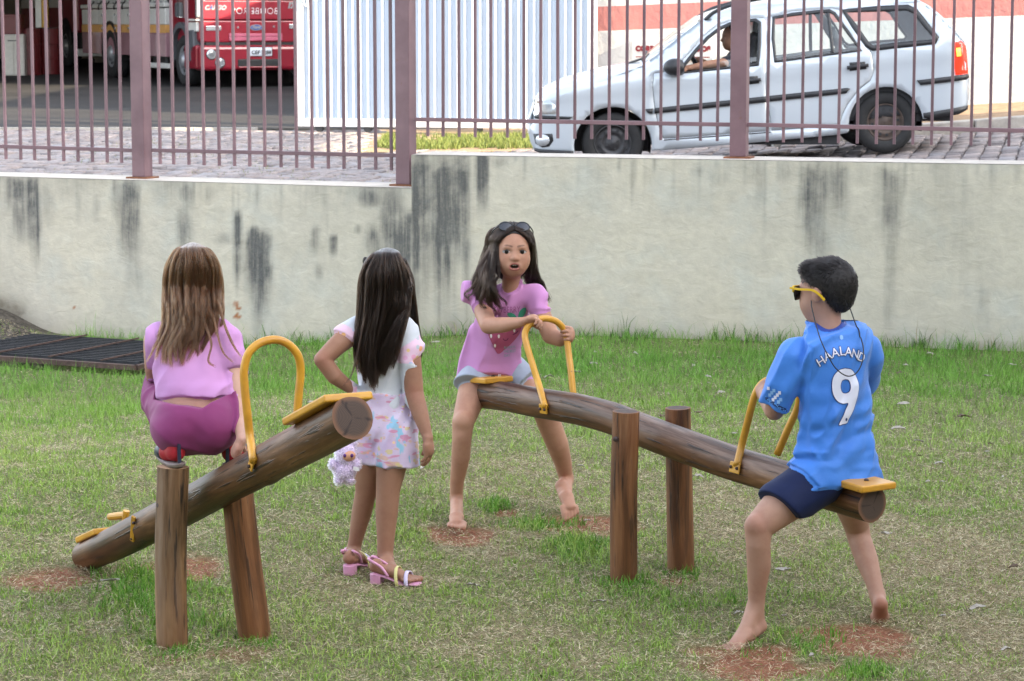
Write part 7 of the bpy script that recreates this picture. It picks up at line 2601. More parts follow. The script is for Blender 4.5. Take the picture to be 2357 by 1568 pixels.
for nm, w, prn in (("window", WIN_F, df), ("window", WIN_R, dr), ("quarter_window", WIN_Q, None)):
    if nm == "window" and prn is df:   # wound down: only the low edge of the pane still shows
        low = [(820, 338 - 5), (1130, 297), (1131, 262), (1000, 275), (900, 300)]
        g_ = panel(nm, low, M_GLASS, prn, th=0, off=-.006)
    else:
        g_ = panel(nm, w, M_GLASS, prn, th=0, off=-.004)
    seal = panel("window_seal", inset(w, -(9 if prn is not None else 14)), M_BLK, prn or car, holes=[inset(w, 7 if prn is not None else 13)], off=.004, th=.006, grid=400)
panel("window_bar", [(1456, 50), (1472, 50), (1484, 250), (1468, 252)], M_BLK, dr, off=.003, th=.006)
trim = lambda name, poly, prn, off=.016, mat=None: panel(name, poly, mat or M_BLK, prn, off=off, th=.014, st=14)
trim("side_moulding", [(612, 503), (648, 499), (648, 524), (626, 521)], car)
trim("side_moulding", [(656, 498), (1170, 443), (1172, 470), (656, 523)], df)
trim("side_moulding", [(1178, 442), (1545, 405), (1556, 409), (1538, 430), (1180, 468)], dr)
trim("bumper_moulding", [(1862, 370), (2112, 341), (2117, 358), (2096, 368), (1880, 392)], car)
trim("bumper_moulding", [(106, 531), (283, 538), (264, 549), (180, 551), (104, 549)], car)
trim("bumper_lip", [(100, 684), (130, 690), (284, 696), (284, 716), (130, 708), (104, 698)], car, .012)
trim("rear_valance", [(1893, 522), (2112, 487), (2108, 506), (2062, 528), (1925, 548), (1896, 544)], car, .006)
trim("sill_strip", [(697, 643), (1192, 607), (1192, 612), (700, 648)], car, .002, M_BLK)
# handles, mirror, lamps
def door_handle(x0, x1, y0, y1, prn):
    panel("handle_recess", [(x0 + 12, y0 - 4), (x1 - 14, y0 - 8), (x1 - 6, y1), (x0 + 14, y1 + 10)], M_BLK, prn, off=.004, th=.004)
    panel("door_handle", [(x0, y0 + 14), (x1, y0 + 2), (x1 + 2, y0 + 16), (x0 + 2, y0 + 29)], M_BLK, prn, off=.03, th=.02)
door_handle(1046, 1144, 358, 384, df)
door_handle(1540, 1638, 292, 318, dr)
mb = Field((0, 0, 0), (1, 1, 1), .5)
a0, a1 = cc((697, 350)), cc((800, 268))
f = Field((a0[0] - .05, CARY - .22, a0[1] - .05), (a1[0] + .05, CARY + .12, a1[1] + .05), .008)
f.ell(((a0[0] + a1[0]) / 2, CARY - .06, (a0[1] + a1[1]) / 2), (.105, .085, .078), None, .02)
f.cone((a1[0] - .05, CARY - .02, a0[1] + .04), (a1[0] - .03, CARY + .08, a0[1] + .03), .035, .03, .02)
f.cut((a1[0] - .012, CARY, a0[1]), (1, 0, 0.1), .005)
mir = field_obj("wing_mirror", f, M_BLK, df, 1); both.append(mir)
panel("headlight_bowl", [(100, 506), (112, 470), (178, 468), (200, 488), (204, 524), (104, 530)], simple("lamp_reflector", (.70, .74, .78), .15, .12, 30, metal=.5), car, off=.003, th=.004)
panel("headlight", [(97, 508), (110, 467), (180, 465), (203, 487), (207, 527), (102, 533)], M_LENS, car, off=.012, th=0)
panel("fog_lamp_recess", [(98, 620), (186, 617), (190, 650), (172, 676), (140, 682), (108, 664)], M_BLK, car, off=.003, th=.004)
fl = panel("fog_lamp", [(140 + 32 * math.cos(a), 648 + 28 * math.sin(a)) for a in np.linspace(0, 6.2, 16)], simple("fog_glass", (.62, .66, .70), .12, .1, metal=.3), car, off=.010, th=.01)
t = NT("red_tail_lens"); t.set(base=(0.62, 0.02, 0.012), rough=.12, spec=.6); t.b.inputs["Emission Color"].default_value = (0.9, .03, .01, 1); t.b.inputs["Emission Strength"].default_value = .35
panel("tail_light", [(2027, 196), (2072, 188), (2096, 210), (2104, 262), (2110, 340), (2044, 345), (2034, 270)], t.m, car, off=.006, th=.008)
t2 = NT("amber_tail_lens"); t2.set(base=(0.75, 0.20, 0.02), rough=.12); t2.b.inputs["Emission Color"].default_value = (1, .35, .05, 1); t2.b.inputs["Emission Strength"].default_value = .8
panel("indicator", [(2046, 222), (2066, 220), (2070, 258), (2050, 260)], t2.m, car, off=.010, th=.004)
panel("interior_trim", [(650, 345), (1130, 305), (1208, 290), (1600, 240), (1660, 232), (1950, 200), (2040, 330), (2040, 480), (1905, 520), (1540, 560), (1500, 600), (690, 670), (650, 600), (640, 480)], M_INT, car, off=-.07, th=.01, shape=lambda x, z: yin(x, z) * .6)
# far side: mirrored copies
for o in list(both):
    if o.parent is car:
        c = o.copy(); COL.objects.link(c); c.parent = car; c.scale = (1, -1, 1)
        for ch in o.children:
            d = ch.copy(); COL.objects.link(d); d.parent = c
# skins across the car
def skin(name, pts, mat, crown=.03, th=.01, n=10):
    p = dens(pts + [pts[-1]], 14)[:-1]
    xz = np.array([cc(q) for q in p])
    yi = yin(xz[:, 0], xz[:, 1])
    V, F = [], []
    for i in range(len(p)):
        for k in range(n + 1):
            s_ = k / n
            y = CARY + yi[i] + (CARW - 2 * yi[i]) * s_
            V.append((xz[i, 0], y, xz[i, 1] + crown * (1 - (2 * s_ - 1) ** 2)))
    for i in range(len(p) - 1):
        for k in range(n):
            a = i * (n + 1) + k
            F.append((a, a + 1, a + n + 2, a + n + 1))
    return mesh_obj(name, V, F, mat, car, True)
skin("front_bumper", SIL[:4], M_CAR, 0)
skin("bonnet", SIL[3:10], M_CAR, .035)
skin("windscreen", SIL[9:13], M_GLASS, .045)
skin("roof", SIL[12:20], M_CAR, .03)
skin("tailgate", SIL[19:25], M_GLASS, .0)
skin("rear_bumper", SIL[24:], M_CAR, 0)
wp = [cc((545, 312)), cc((612, 292)), cc((640, 268))]
MB().tube([(wp[0][0], CARY + .45, wp[0][1] + .03), (wp[1][0], CARY + .5, wp[1][1] + .035), (wp[2][0], CARY + .75, wp[2][1] + .05)], .012, 6).build("wiper", M_BLK, car)
b = MB(); b.box((cc((560, 0))[0], CARY + .12, cc((0, 325))[1]), (cc((640, 0))[0], CARY + CARW - .12, cc((0, 308))[1])); b.build("cowl", M_BLK, car)
for yy in (.22, CARW - .22):
    rp = [cc(q) for q in ((896, 100), (935, 66), (1010, 32), (1150, 0), (1400, -28), (1650, -38), (1840, -28), (1880, -8))]
    q = catmull([(x, CARY + yy, z + .012) for x, z in rp], 5)
    mesh_obj("roof_rail", *tube(q, .017, 8), M_BLK, car, True)
# underside
b = MB()
u0, u1 = cc((640, 600)), cc((2060, 520))
b.box((u0[0], CARY + .08, cc((0, 668))[1]), (cc((1520, 0))[0], CARY + CARW - .08, cc((0, 590))[1]))
b.box((cc((1880, 0))[0], CARY + .1, cc((0, 560))[1]), (cc((2050, 0))[0], CARY + CARW - .1, cc((0, 430))[1]))
b.box((cc((130, 0))[0], CARY + .16, cc((0, 690))[1]), (cc((290, 0))[0], CARY + CARW - .16, cc((0, 560))[1]))
b.build("underbody", M_BLK, car)
MB().tube(catmull([(cc((1560, 0))[0], CARY + .5, cc((0, 610))[1]), (cc((1800, 0))[0], CARY + .45, cc((0, 590))[1]), (cc((1930, 0))[0], CARY + .42, cc((0, 575))[1])], 4), .025, 8).build("exhaust_pipe", M_RIMR, car)
# wheels
def wheel(c2, y0, R, rr, mrim, name="wheel"):
    c = cc(c2); C3 = np.array((c[0], y0, c[1]))
    w = empty(name, C3); w.parent = car; w.location = Vector(C3) - wloc(car)
    def lathe(nm, prof, mat, prn, n=40):
        V, F = [], []
        for k in range(n):
            a = 2 * math.pi * k / n
            for r_, y_ in prof: V.append(C3 + np.array((r_ * math.cos(a), y_, r_ * math.sin(a))))
        m = len(prof)
        for k in range(n):
            for j in range(m - 1):
                F.append((k * m + j, k * m + j + 1, ((k + 1) % n) * m + j + 1, ((k + 1) % n) * m + j))
        return mesh_obj(nm, V, F, mat, prn, True)
    sg = 1 if y0 < CARY + CARW / 2 else -1
    lathe("tyre", [(rr, sg * .01), (rr * 1.06, -sg * .0), (R * .80, -sg * .012), (R * .93, sg * .0), (R * .985, sg * .018), (R, sg * .05), (R, sg * .13), (R * .98, sg * .16), (R * .8, sg * .175), (rr, sg * .17)], M_RUB, w)
    rim = lathe("rim", [(rr, sg * .012), (rr * .95, sg * .004), (rr * .90, sg * .03), (rr * .84, sg * .045), (rr * .70, sg * .028), (rr * .56, sg * .024), (rr * .5, sg * .036), (rr * .36, sg * .04), (rr * .3, sg * .024), (0.001, sg * .02)], mrim, w)
    for k in range(12):
        a = 2 * math.pi * (k + .3) / 12
        h0 = C3 + np.array((rr * .69 * math.cos(a), 0, rr * .69 * math.sin(a)))
        MB().tube([h0 + np.array((0, sg * .0225, 0)), h0 + np.array((0, sg * .06, 0))], rr * .085, 10).build("rim_hole", M_BLK, rim)
    for k in range(4):
        a = 2 * math.pi * k / 4 + .4
        h0 = C3 + np.array((rr * .32 * math.cos(a), 0, rr * .32 * math.sin(a)))
        MB().tube([h0 + np.array((0, sg * .018, 0)), h0 + np.array((0, sg * .04, 0))], rr * .05, 6).build("wheel_nut", mrim, rim)
wheel((465, 662), CARY + .05, .281, .170, M_RIM)
wheel((1723, 564), CARY + .05, .281, .168, M_RIMR)
wheel((465, 662), CARY + CARW - .05, .281, .170, M_RIM)
wheel((1723, 564), CARY + CARW - .05, .281, .168, M_RIMR)
for x, y, rch in ((465, 672, 176), (1723, 572, 168)):
    V, F = [], []
    pr = arc(x, y, rch, -12, 192, 24)
    for q in pr:
        z = cc(q)
        V += [(z[0], CARY + .03, z[1]), (z[0], CARY + .45, z[1])]
    n = len(V)
    for i in range(len(pr) - 1): F.append((2 * i, 2 * i + 2, 2 * i + 3, 2 * i + 1))
    F.append(tuple(range(1, n, 2)))
    mesh_obj("wheel_arch", V, F, M_BLK, car)
# seats and wheel inside
def seat(x, z_top, z_bot, y, w=.44):
    p0, p1 = cc((x, z_bot)), cc((x + 25, z_top))
    f = Field((p0[0] - .5, y - .3, p0[1] - .2), (p1[0] + .35, y + .3, p1[1] + .12), .015)
    f.cone((p0[0], y, p0[1]), (p1[0], y, p1[1] - .24), .07, .06, .03, flat=((0, 1, 0), 3.0))
    f.cone((p1[0] + .02, y, p1[1] - .16), (p1[0] + .03, y, p1[1] - .06), .045, .05, .03, flat=((0, 1, 0), 2.3))
    f.cone((p1[0], y, p1[1] - .28), (p1[0] + .02, y, p1[1] - .1), .02, .02, .01, flat=((0, 1, 0), 3))
    f.cone((p0[0] - .38, y, p0[1] + .02), (p0[0], y, p0[1] - .02), .07, .08, .03, flat=((0, 1, 0), 2.7))
    field_obj("seat", f, M_INT, car, 1)
seat(1095, 142, 420, CARY + .42); seat(1205, 138, 420, CARY + CARW - .42)
p0 = cc((1660, 330)); MB().box((p0[0] - .1, CARY + .18, p0[1] - .25), (p0[0] + .08, CARY + CARW - .18, p0[1] + .17)).build("rear_seat", M_INT, car, bevel=.04)
sw = cc((842, 262)); ax = unit((.85, 0, .5))
pts = [np.array((sw[0], CARY + .42, sw[1])) + .175 * (math.cos(a) * np.array((0, 1.0, 0)) + math.sin(a) * np.array((-.5, 0, .85))) for a in np.linspace(0, 2 * math.pi, 25)]
swo = mesh_obj("steering_wheel", *tube(pts, .014, 8, False), M_BLK, car, True)
MB().bar(pts[0], pts[12], .03, .03).build("spoke", M_BLK, swo)
b = MB(); d0, d1 = cc((650, 350)), cc((790, 300)); b.box((d0[0], CARY + .12, d0[1] - .1), (d1[0], CARY + CARW - .12, d1[1] + .015)); b.build("dashboard", M_INT, car, bevel=.03)
# the driver
drv = empty("person", (*cc((1060, 420))[[0]], CARY + .42, cc((1060, 420))[1]), "driver in a dark shirt, arm resting on the wagon's door", "person")
def cp(x, y, Y): q = cc((x, y)); return np.array((q[0], Y, q[1]))
f = Field(cp(760, 480, CARY) - .1, cp(1160, 70, CARY + .75), .008)
hc = cp(1035, 172, CARY + .42)
head_field(f, hc, unit((-1, -.12, -.05)), (0, 0, 1), .235)
f.chain([hc + np.array((.02, 0, -.06)), hc + np.array((.04, 0, -.17))], [.055, .06], .02)
f.chain([cp(1065, 290, CARY + .42), cp(1075, 440, CARY + .42)], [.11, .13], .03, flat=((0, 1, 0), 1.4))
f.chain([cp(1050, 275, CARY + .27), cp(985, 292, CARY + .12), cp(900, 300, CARY + .10), cp(815, 315, CARY + .10)], [.055, .045, .038, .026], .01)
hand(f, cp(818, 314, CARY + .10), (-1, .1, -.1), (0, 0, -1), (0, -1, .2), .17, (.4, .6, .4))
f.chain([cp(1060, 280, CARY + .58), cp(1000, 350, CARY + .62), cp(880, 280, CARY + .56)], [.055, .045, .03], .01)
field_obj("body", f, M_SKIN_MID, drv, 1, zeros_attrs)
f2 = Field(cp(940, 480, CARY) - .1, cp(1160, 200, CARY + .8), .008)
f2.chain([cp(1062, 285, CARY + .42), cp(1075, 450, CARY + .42)], [.12, .145], .03, flat=((0, 1, 0), 1.42))
f2.chain([cp(1052, 272, CARY + .28), cp(990, 290, CARY + .14)], [.066, .056], .02)
f2.chain([cp(1060, 275, CARY + .58), cp(1010, 330, CARY + .62)], [.066, .058], .02)
field_obj("shirt", f2, cloth_mat("dark_navy_shirt", (.012, .014, .024)), drv, 1)
A, L = head_frame(hc, unit((-1, -.12, -.05)), (0, 0, 1), .235)
f3 = Field(hc - .2, hc + .2, .007)
f3.ell(L(0, -.10, .15), np.array((.385, .42, .38)) * .235, A, .01)
f3.ell(L(0, .40, -.12), np.array((.36, .33, .44)) * .235, A, .01, '-')
f3.cut(L(0, 0, -.2), -A[2])
field_obj("hair", f3, simple("driver_hair", (.012, .01, .009), .6), drv, 1)

# ================================================================== RED FIRE ENGINE
TF = np.array((math.sin(math.radians(24)), -math.cos(math.radians(24)), 0)); TR = np.array((-TF[1], TF[0], 0))
TC = P(589, 62, 45.0)
def tpz(u, v, off=0.0):
    d = ray(u, v)
    k = (TF @ (TC - _O)) / (TF @ d)
    return _O + d * k + TF * off
def tz(u, v): q = tpz(u, v) - TC; return q @ TR, q[2] + TC[2]
def tq(x, y): return 368.3 + .1409 * x, .1409 * y        # zoomed picture of the truck front
def T3(s, z, d=0.0): return np.array((TC[0], TC[1], 0)) + TR * s - TF * d + np.array((0, 0, z))
TG = float(st_z(TC[0], TC[1]))
M_TRED = simple("fire_engine_red", (0.215, 0.009, 0.022), .3, .1, 3, coat=.6)
M_TDRK = simple("dark_grille", (.012, .012, .013), .6, .3)
M_TGRY = simple("grey_fender", (.09, .095, .105), .5, .15)
M_CHR = simple("lamp_chrome", (.72, .73, .75), .12, .1, 20, metal=.7)
M_TWHT = simple("truck_white", (.62, .61, .58), .4, .08, 3)
truck = empty("fire_engine", (TC[0], TC[1], TG), "red fire engine with mirrored BOMBEIROS lettering on its front", "fire engine", None)
def face(name, rect, off, th, mat, parent=None, bevel=.01, round_=0):
    """panel on the engine's front from a pixel rectangle of the zoomed picture"""
    (x0, y0, x1, y1) = rect
    s0, z1 = tz(*tq(x0, y0)); s1, z0 = tz(*tq(x1, y1))
    return slab(name, s0, s1, z0, z1, -off, th, mat, parent or truck, bevel)
def slab(name, s0, s1, z0, z1, d0, th, mat, parent, bevel=.01):
    b = MB()
    b.add([T3(s0, z0, d0), T3(s1, z0, d0), T3(s1, z0, d0 + th), T3(s0, z0, d0 + th), T3(s0, z1, d0), T3(s1, z1, d0), T3(s1, z1, d0 + th), T3(s0, z1, d0 + th)],
          [(0, 3, 2, 1), (4, 5, 6, 7), (0, 1, 5, 4), (1, 2, 6, 5), (2, 3, 7, 6), (3, 0, 4, 7)])
    return b.build(name, mat, parent, bevel=bevel, seg=3)
sL = tz(*tq(640, 600))[0] + .02; sR = sL + 2.34
zb = lambda y: tz(*tq(1500, y))[1]
# cab: rounded box without its front, front panels in front of it
slab("cab", sL, sR, zb(700), 3.35, .06, 1.75, M_TRED, truck, .08)
slab("front_panel", sL + .02, sR - .02, zb(322), zb(8), -.01, .08, M_TRED, truck, .02)
slab("front_panel", sL + .02, sR - .02, zb(690), zb(338), -.02, .08, M_TRED, truck, .02)
slab("windscreen", sL + .12, sR - .12, zb(-2), 3.1, -.0, .07, simple("windscreen_dark", (.02, .025, .03), .06, .1, spec=.8), truck, .01)
bump = slab("bumper", sL - .05, sR + .05, zb(1150), zb(738), -.14, .42, M_TRED, truck, .07)
slab("bumper_end", sL - .07, sL + .06, zb(1130), zb(740), .05, .75, M_TRED, truck, .04)
slab("gap_shade_strip", sL + .1, sR - .1, zb(760), zb(680), -.005, .05, M_TDRK, truck, 0)  # dark strip that paints the shade in the gap above the bumper
for y0, y1 in ((547, 598), (606, 664)):
    face("grille_slat", (1120, y0, 1988, y1), .045, .05, simple("slat_red", (.42, .10, .16), .35, .1), bevel=.008)
op = face("lower_grille", (1228, 962, 1936, 1098), .155, .06, M_TDRK, bevel=.03)
lip = face("grille_lip", (1240, 1084, 1926, 1112), .165, .05, M_TRED, bevel=.012)
for x, y in ((800, 888), (942, 1026), (2215, 985), (2330, 870)):
    s_, z_ = tz(*tq(x, y))
    rt = MB().tube([T3(s_, z_, -.10), T3(s_, z_, -.152), T3(s_, z_, -.162)], [.085, .085, .07], 20).build("headlight", M_CHR, truck, smooth=False)
    MB().tube([T3(s_, z_, -.10), T3(s_, z_, -.145)], .098, 20).build("lamp_ring", M_TDRK, rt)
    MB().tube([T3(s_, z_, -.160), T3(s_, z_, -.168)], [.066, .03], 20).build("lens", M_LENS, rt)
for r_ in ((745, 427, 992, 502), (2104, 395, 2350, 470)):
    face("marker_lamp", r_, .035, .03, M_CHR, bevel=.006)
for x, y in ((1267, 450), (1852, 435), (1930, 435)):
    s_, z_ = tz(*tq(x, y)); MB().tube([T3(s_, z_, -.015), T3(s_, z_, -.035)], .018, 10).build("bolt", M_CHR, truck)
s_, z_ = tz(*tq(1565, 450))
def oval(rx, rz, off): return [T3(s_ + rx * math.cos(a), z_ + rz * math.sin(a), -off) for a in np.linspace(0, 2 * math.pi, 33)[:-1]]
em = mesh_obj("emblem", oval(.118, .056, .03) + oval(.118, .056, .015), [tuple(range(32))] + [(i, i + 32, (i + 1) % 32 + 32, (i + 1) % 32) for i in range(32)], M_CHR, truck)
mesh_obj("emblem_field", oval(.104, .045, .033), [tuple(range(32))], simple("emblem_blue", (.03, .06, .24), .3, .05), em)
place_text("emblem_script", "Ford", T3(s_, z_ + .004, -.036), TR, (0, 0, 1), .078, M_CHR, em, slant=.35, offset=.004)
s0, z0 = tz(*tq(1552, 186)); sw_ = tz(*tq(1930, 186))[0] - tz(*tq(1172, 186))[0]
Vt, _ = text_geo("BOMBEIROS", 1.0, .02)
place_text("lettering", "BOMBEIROS", T3(s0, z0, -.013), TR, (0, 0, 1), sw_ / (Vt[:, 0].max() - Vt[:, 0].min()), simple("letter_white", (.62, .62, .64), .4, .03), truck, mirror=True, offset=-.012)
s0, z0 = tz(*tq(905, 118))
M_BLET = simple("badge_blue", (.07, .09, .28), .35, .1)
place_text("badge_lettering", "CARGO", T3(s0, z0 - .012, -.0125), TR, (0, 0, 1), .11, M_CHR, truck, slant=.3, offset=.006, space=1.05)
place_text("badge_lettering", "CARGO", T3(s0, z0, -.014), TR, (0, 0, 1), .11, M_BLET, truck, slant=.3, offset=-.006, space=1.05)
s0, z0 = tz(*tq(2120, 95))
place_text("badge_lettering", "17", T3(s0 + .02, z0, -.0125), TR, (0, 0, 1), .13, M_CHR, truck, slant=.3, offset=.012)
pl_ = face("number_plate", (1424, 776, 1786, 914), .155, .02, simple("plate_grey", (.60, .64, .70), .4, .05), bevel=.01)
fr_ = face("plate_frame", (1412, 766, 1798, 924), .148, .02, M_TDRK, pl_, bevel=.01)
s0, z0 = tz(*tq(1605, 858))
place_text("plate_lettering", "CEF 7288", T3(s0, z0 - .0, -.176), TR, (0, 0, 1), .094, M_TDRK, pl_, offset=.002)
# left corner: reflection blocks, step, fender, wheel
face("corner_reflection", (312, -150, 452, 292), -.02, .16, M_LENS, bevel=.02)  # bright reflections on the cab corner, built as pale blocks
slab("corner_reflection", sL - .05, sL + .10, zb(290), zb(-120), .02, .12, M_CHR, truck, .02)
slab("side_step", sL - .04, sL + .3, zb(520), zb(365), .1, .5, M_TWHT, truck, .02)
slab("marker_stripe", sL - .06, sL + .06, zb(345), zb(312), .05, .5, M_TWHT, truck, .01)
sd0 = sL - .06
def wheel_t(d, zc, R, prn, sside, name="wheel"):
    c = T3(sside, zc, d)
    ax_ = TR
    w = empty(name, c); w.parent = prn; w.location = Vector(c) - wloc(prn)
    def lathe(nm, prof, mat, p_, n=32):
        V, F = [], []
        for k in range(n):
            a = 2 * math.pi * k / n
            for r_, y_ in prof: V.append(c + (-TF) * r_ * math.cos(a) + np.array((0, 0, 1.0)) * r_ * math.sin(a) + ax_ * y_)
        m = len(prof)
        for k in range(n):
            for j in range(m - 1): F.append((k * m + j, k * m + j + 1, ((k + 1) % n) * m + j + 1, ((k + 1) % n) * m + j))
        return mesh_obj(nm, V, F, mat, p_, True)
    lathe("tyre", [(R * .58, .03), (R * .62, 0), (R * .9, -.01), (R * .97, .02), (R, .06), (R, .24), (R * .95, .28), (R * .6, .28)], M_RUB, w)
    rim = lathe("rim", [(R * .58, .02), (R * .54, .0), (R * .48, .05), (R * .34, .03), (R * .28, -.03), (R * .18, -.06), (.001, -.06)], simple("rim_grey", (.30, .31, .33), .35, .2, 6, metal=.5), w)
    for k in range(10):
        a = 2 * math.pi * k / 10
        h0 = c + (-TF) * R * .42 * math.cos(a) + np.array((0, 0, 1.0)) * R * .42 * math.sin(a)
        MB().tube([h0 + ax_ * .03, h0 + ax_ * .08], R * .06, 8).build("rim_hole", M_TDRK, rim)
wheel_t(1.02, TG + .47, .47, truck, sL - .02)
wheel_t(1.02, TG + .47, .47, truck, sR - .26)
V, F = [], []
for i, a in enumerate(np.linspace(0, 180, 15)):
    for r_, s_ in ((.56, sL - .08), (.66, sL - .08), (.66, sL + .35), (.56, sL + .35)):
        V.append(T3(s_, TG + .47 + r_ * math.sin(math.radians(a)) * 1.05, 1.02 - r_ * math.cos(math.radians(a))))
for i in range(14):
    for k in range(4): F.append((4 * i + k, 4 * i + (k + 1) % 4, 4 * i + 4 + (k + 1) % 4, 4 * i + 4 + k))
mesh_obj("fender", V, F, M_TGRY, truck)
slab("fender_skirt", sL - .07, sL + .1, TG + .62, TG + 1.02, .22, .3, M_TGRY, truck, .03)
slab("side_horn", sL - .08, sL - .0, zb(285), zb(35), 1.0, .34, M_TGRY, truck, .05)
# the pump body behind the cab
bz0, bz1, bz2, bz3 = TG + .52, TG + .98, TG + 1.42, TG + 1.52
M_MAU = simple("mauve_panel_with_reflection", (.36, .20, .23), .22, .12, 3, coat=.7)
M_AMB = simple("amber_reflection_paint", (.68, .36, .12), .3, .18, 6)  # reflected sunlight painted as an amber band and mixed into the mauve panel
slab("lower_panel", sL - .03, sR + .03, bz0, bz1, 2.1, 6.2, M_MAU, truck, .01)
slab("amber_reflection", sL - .035, sR + .035, bz1 - .02, bz1 + .13, 2.1, 6.2, M_AMB, truck, .004)
for k in range(5):
    slab("locker_door", sL - .03, sR + .03, bz1 + .135, bz2, 2.1 + k * 1.24, 1.225, M_TWHT, truck, .012)
slab("top_rail", sL - .06, sR + .06, bz2 + .02, bz3, 2.1, 6.2, M_TWHT, truck, .02)
slab("pump_bay", sL + .25, sR - .25, bz3, bz3 + .95, 2.2, 6.0, M_TDRK, truck, 0)
slab("top_box", sL - .03, sR + .03, bz3 + .95, bz3 + 1.5, 2.1, 6.2, M_TRED, truck, .02)
for k in range(34):
    d_ = 2.35 + k * .172
    MB().tube([T3(sL + .06, bz3 - .02, d_), T3(sL + .06, bz3 + .97, d_)], .035, 8).build("hard_hose", simple("hose_pale", (.38, .37, .36), .5, .2) if k == 0 else bpy.data.materials["hose_pale"], truck)
for k in range(9):
    d_ = 2.5 + k * .6
    MB().tube(catmull([T3(sL - .02, bz3 + .06, d_), T3(sL - .07, bz3 - .04, d_ + .06), T3(sL - .05, bz3 - .10, d_ + .14), T3(sL - .03, bz3 + .02, d_ + .26)], 4), .016, 6).build("hook", M_TDRK, truck)
for k in range(6):
    for zz in (bz1 + .06, bz2 - .12):
        MB().tube([T3(sL - .03, zz, 2.6 + k), T3(sL - .06, zz, 2.6 + k)], .03, 10).build("latch", M_CHR, truck)
wheel_t(6.05, TG + .55, .50, truck, sL - .03)
V, F = [], []
for i, a in enumerate(np.linspace(-15, 195, 17)):
    for r_, s_ in ((.55, sL - .05), (.62, sL - .05), (.62, sL + .3), (.55, sL + .3)):
        V.append(T3(s_, TG + .57 + r_ * math.sin(math.radians(a)), 6.05 - r_ * math.cos(math.radians(a))))
for i in range(16):
    for k in range(4): F.append((4 * i + k, 4 * i + (k + 1) % 4, 4 * i + 4 + (k + 1) % 4, 4 * i + 4 + k))
mesh_obj("wheel_arch", V, F, M_TDRK, truck)
slab("fuel_tank", sL + .02, sL + .35, TG + .28, TG + .62, 2.3, .9, M_TDRK, truck, .05)
slab("side_guard", sL - .02, sL + .04, TG + .30, TG + .40, 2.0, 1.5, M_TWHT, truck, .02)
# second engine deeper in the garage
e2 = empty("fire_engine", (-10.6, 57, float(st_z(-10.6, 57))), "second red fire engine in the dark of the garage, far left", "fire engine", None)
sv_TC = TC.copy(); TC = np.array((P(176, 60, 56.5)[0], 56.5, 0.0)); g2z = float(st_z(TC[0], 56.5))
slab("cab", 0, 2.3, g2z + .78, g2z + 3.0, 0, 5.5, M_TRED, e2, .06)
slab("chassis", .1, 2.2, g2z + .4, g2z + .78, 0.0, 5.4, M_TDRK, e2, .02)
slab("bumper", -.02, 2.32, g2z + .25, g2z + .42, -.1, .22, M_TWHT, e2, .03)
slab("side_stripe", -.01, .1, g2z + 1.35, g2z + 1.6, 1.6, 3.8, M_TWHT, e2, .01)
wheel_t(.95, g2z + .48, .48, e2, -.03)
V, F = [], []
for i, a in enumerate(np.linspace(0, 180, 13)):
    for r_, s_ in ((.02, -.012), (.62, -.012)):
        V.append(T3(s_, g2z + .5 + r_ * math.sin(math.radians(a)), .95 - r_ * math.cos(math.radians(a))))
for i in range(12): F.append((2 * i, 2 * i + 1, 2 * i + 3, 2 * i + 2))
mesh_obj("wheel_arch", V, F, M_TDRK, e2)
TC = sv_TC
# ================================================================== GRASS AND LEAVES
t = NT("grass_blades")
c = t.attr("bcol", "Color")
t.set(base=c, rough=.6, spec=.25)
t.b.inputs["Transmission Weight"].default_value = 0.0
M_BLADE = t.m
POSTS = []
def blades(name, x, y, z, hgt, wid, lean, azim, col, kind_label=None):
    """three-faced blades: root pair, middle pair, tip"""
    n = len(x)
    ca, sa = np.cos(azim), np.sin(azim)
    fz = np.cos(lean); fr = np.sin(lean)
    root = np.stack([x, y, z], -1)
    tw = RNG.uniform(0, math.pi, n)
    side = np.stack([np.cos(tw), np.sin(tw), np.zeros(n)], -1)
    d1 = np.stack([ca * fr * .7, sa * fr * .7, np.sqrt(np.maximum(1 - (fr * .7) ** 2, 0))], -1)
    lean2 = np.minimum(lean * 1.5 + .1, 1.75)
    d2 = np.stack([ca * np.sin(lean2), sa * np.sin(lean2), np.cos(lean2)], -1)
    mid = root + d1 * (hgt * .55)[:, None]
    tip = mid + d2 * (hgt * .5)[:, None]
    w = wid[:, None] * .5
    V = np.empty((n, 5, 3), np.float32)
    V[:, 0] = root - side * w; V[:, 1] = root + side * w
    V[:, 2] = mid + side * w * .75; V[:, 3] = mid - side * w * .75
    V[:, 4] = tip
    base = (np.arange(n) * 5)[:, None]
    tri = base + np.array([[0, 1, 2, 0, 2, 3, 3, 2, 4]])
    C = np.repeat(col[:, None, :], 5, 1).astype(np.float32)
    o = fast_mesh(name, V.reshape(-1, 3), tri.ravel(), np.full(n * 3, 3), M_BLADE, None, smooth=False, attrs={"bcol": C.reshape(-1, 3)})
    tag(o, kind="stuff")
    return o
def scatter(n, x0, x1, y0, y1):
    return RNG.uniform(x0, x1, n), RNG.uniform(y0, y1, n)
def wall_dist(x, y):
    """distance in front of the wall face"""
    a = (x - CX) * nR[0] + (y - CY) * nR[1]
    b = (x - CX) * nL[0] + (y - CY) * nL[1]
    return np.where(x >= CX, a, b)
G1, G2_, G3 = np.array((.125, .265, .025)), np.array((.27, .43, .06)), np.array((.47, .52, .16))
S1, S2, S3 = np.array((.68, .60, .42)), np.array((.52, .43, .26)), np.array((.25, .18, .10))
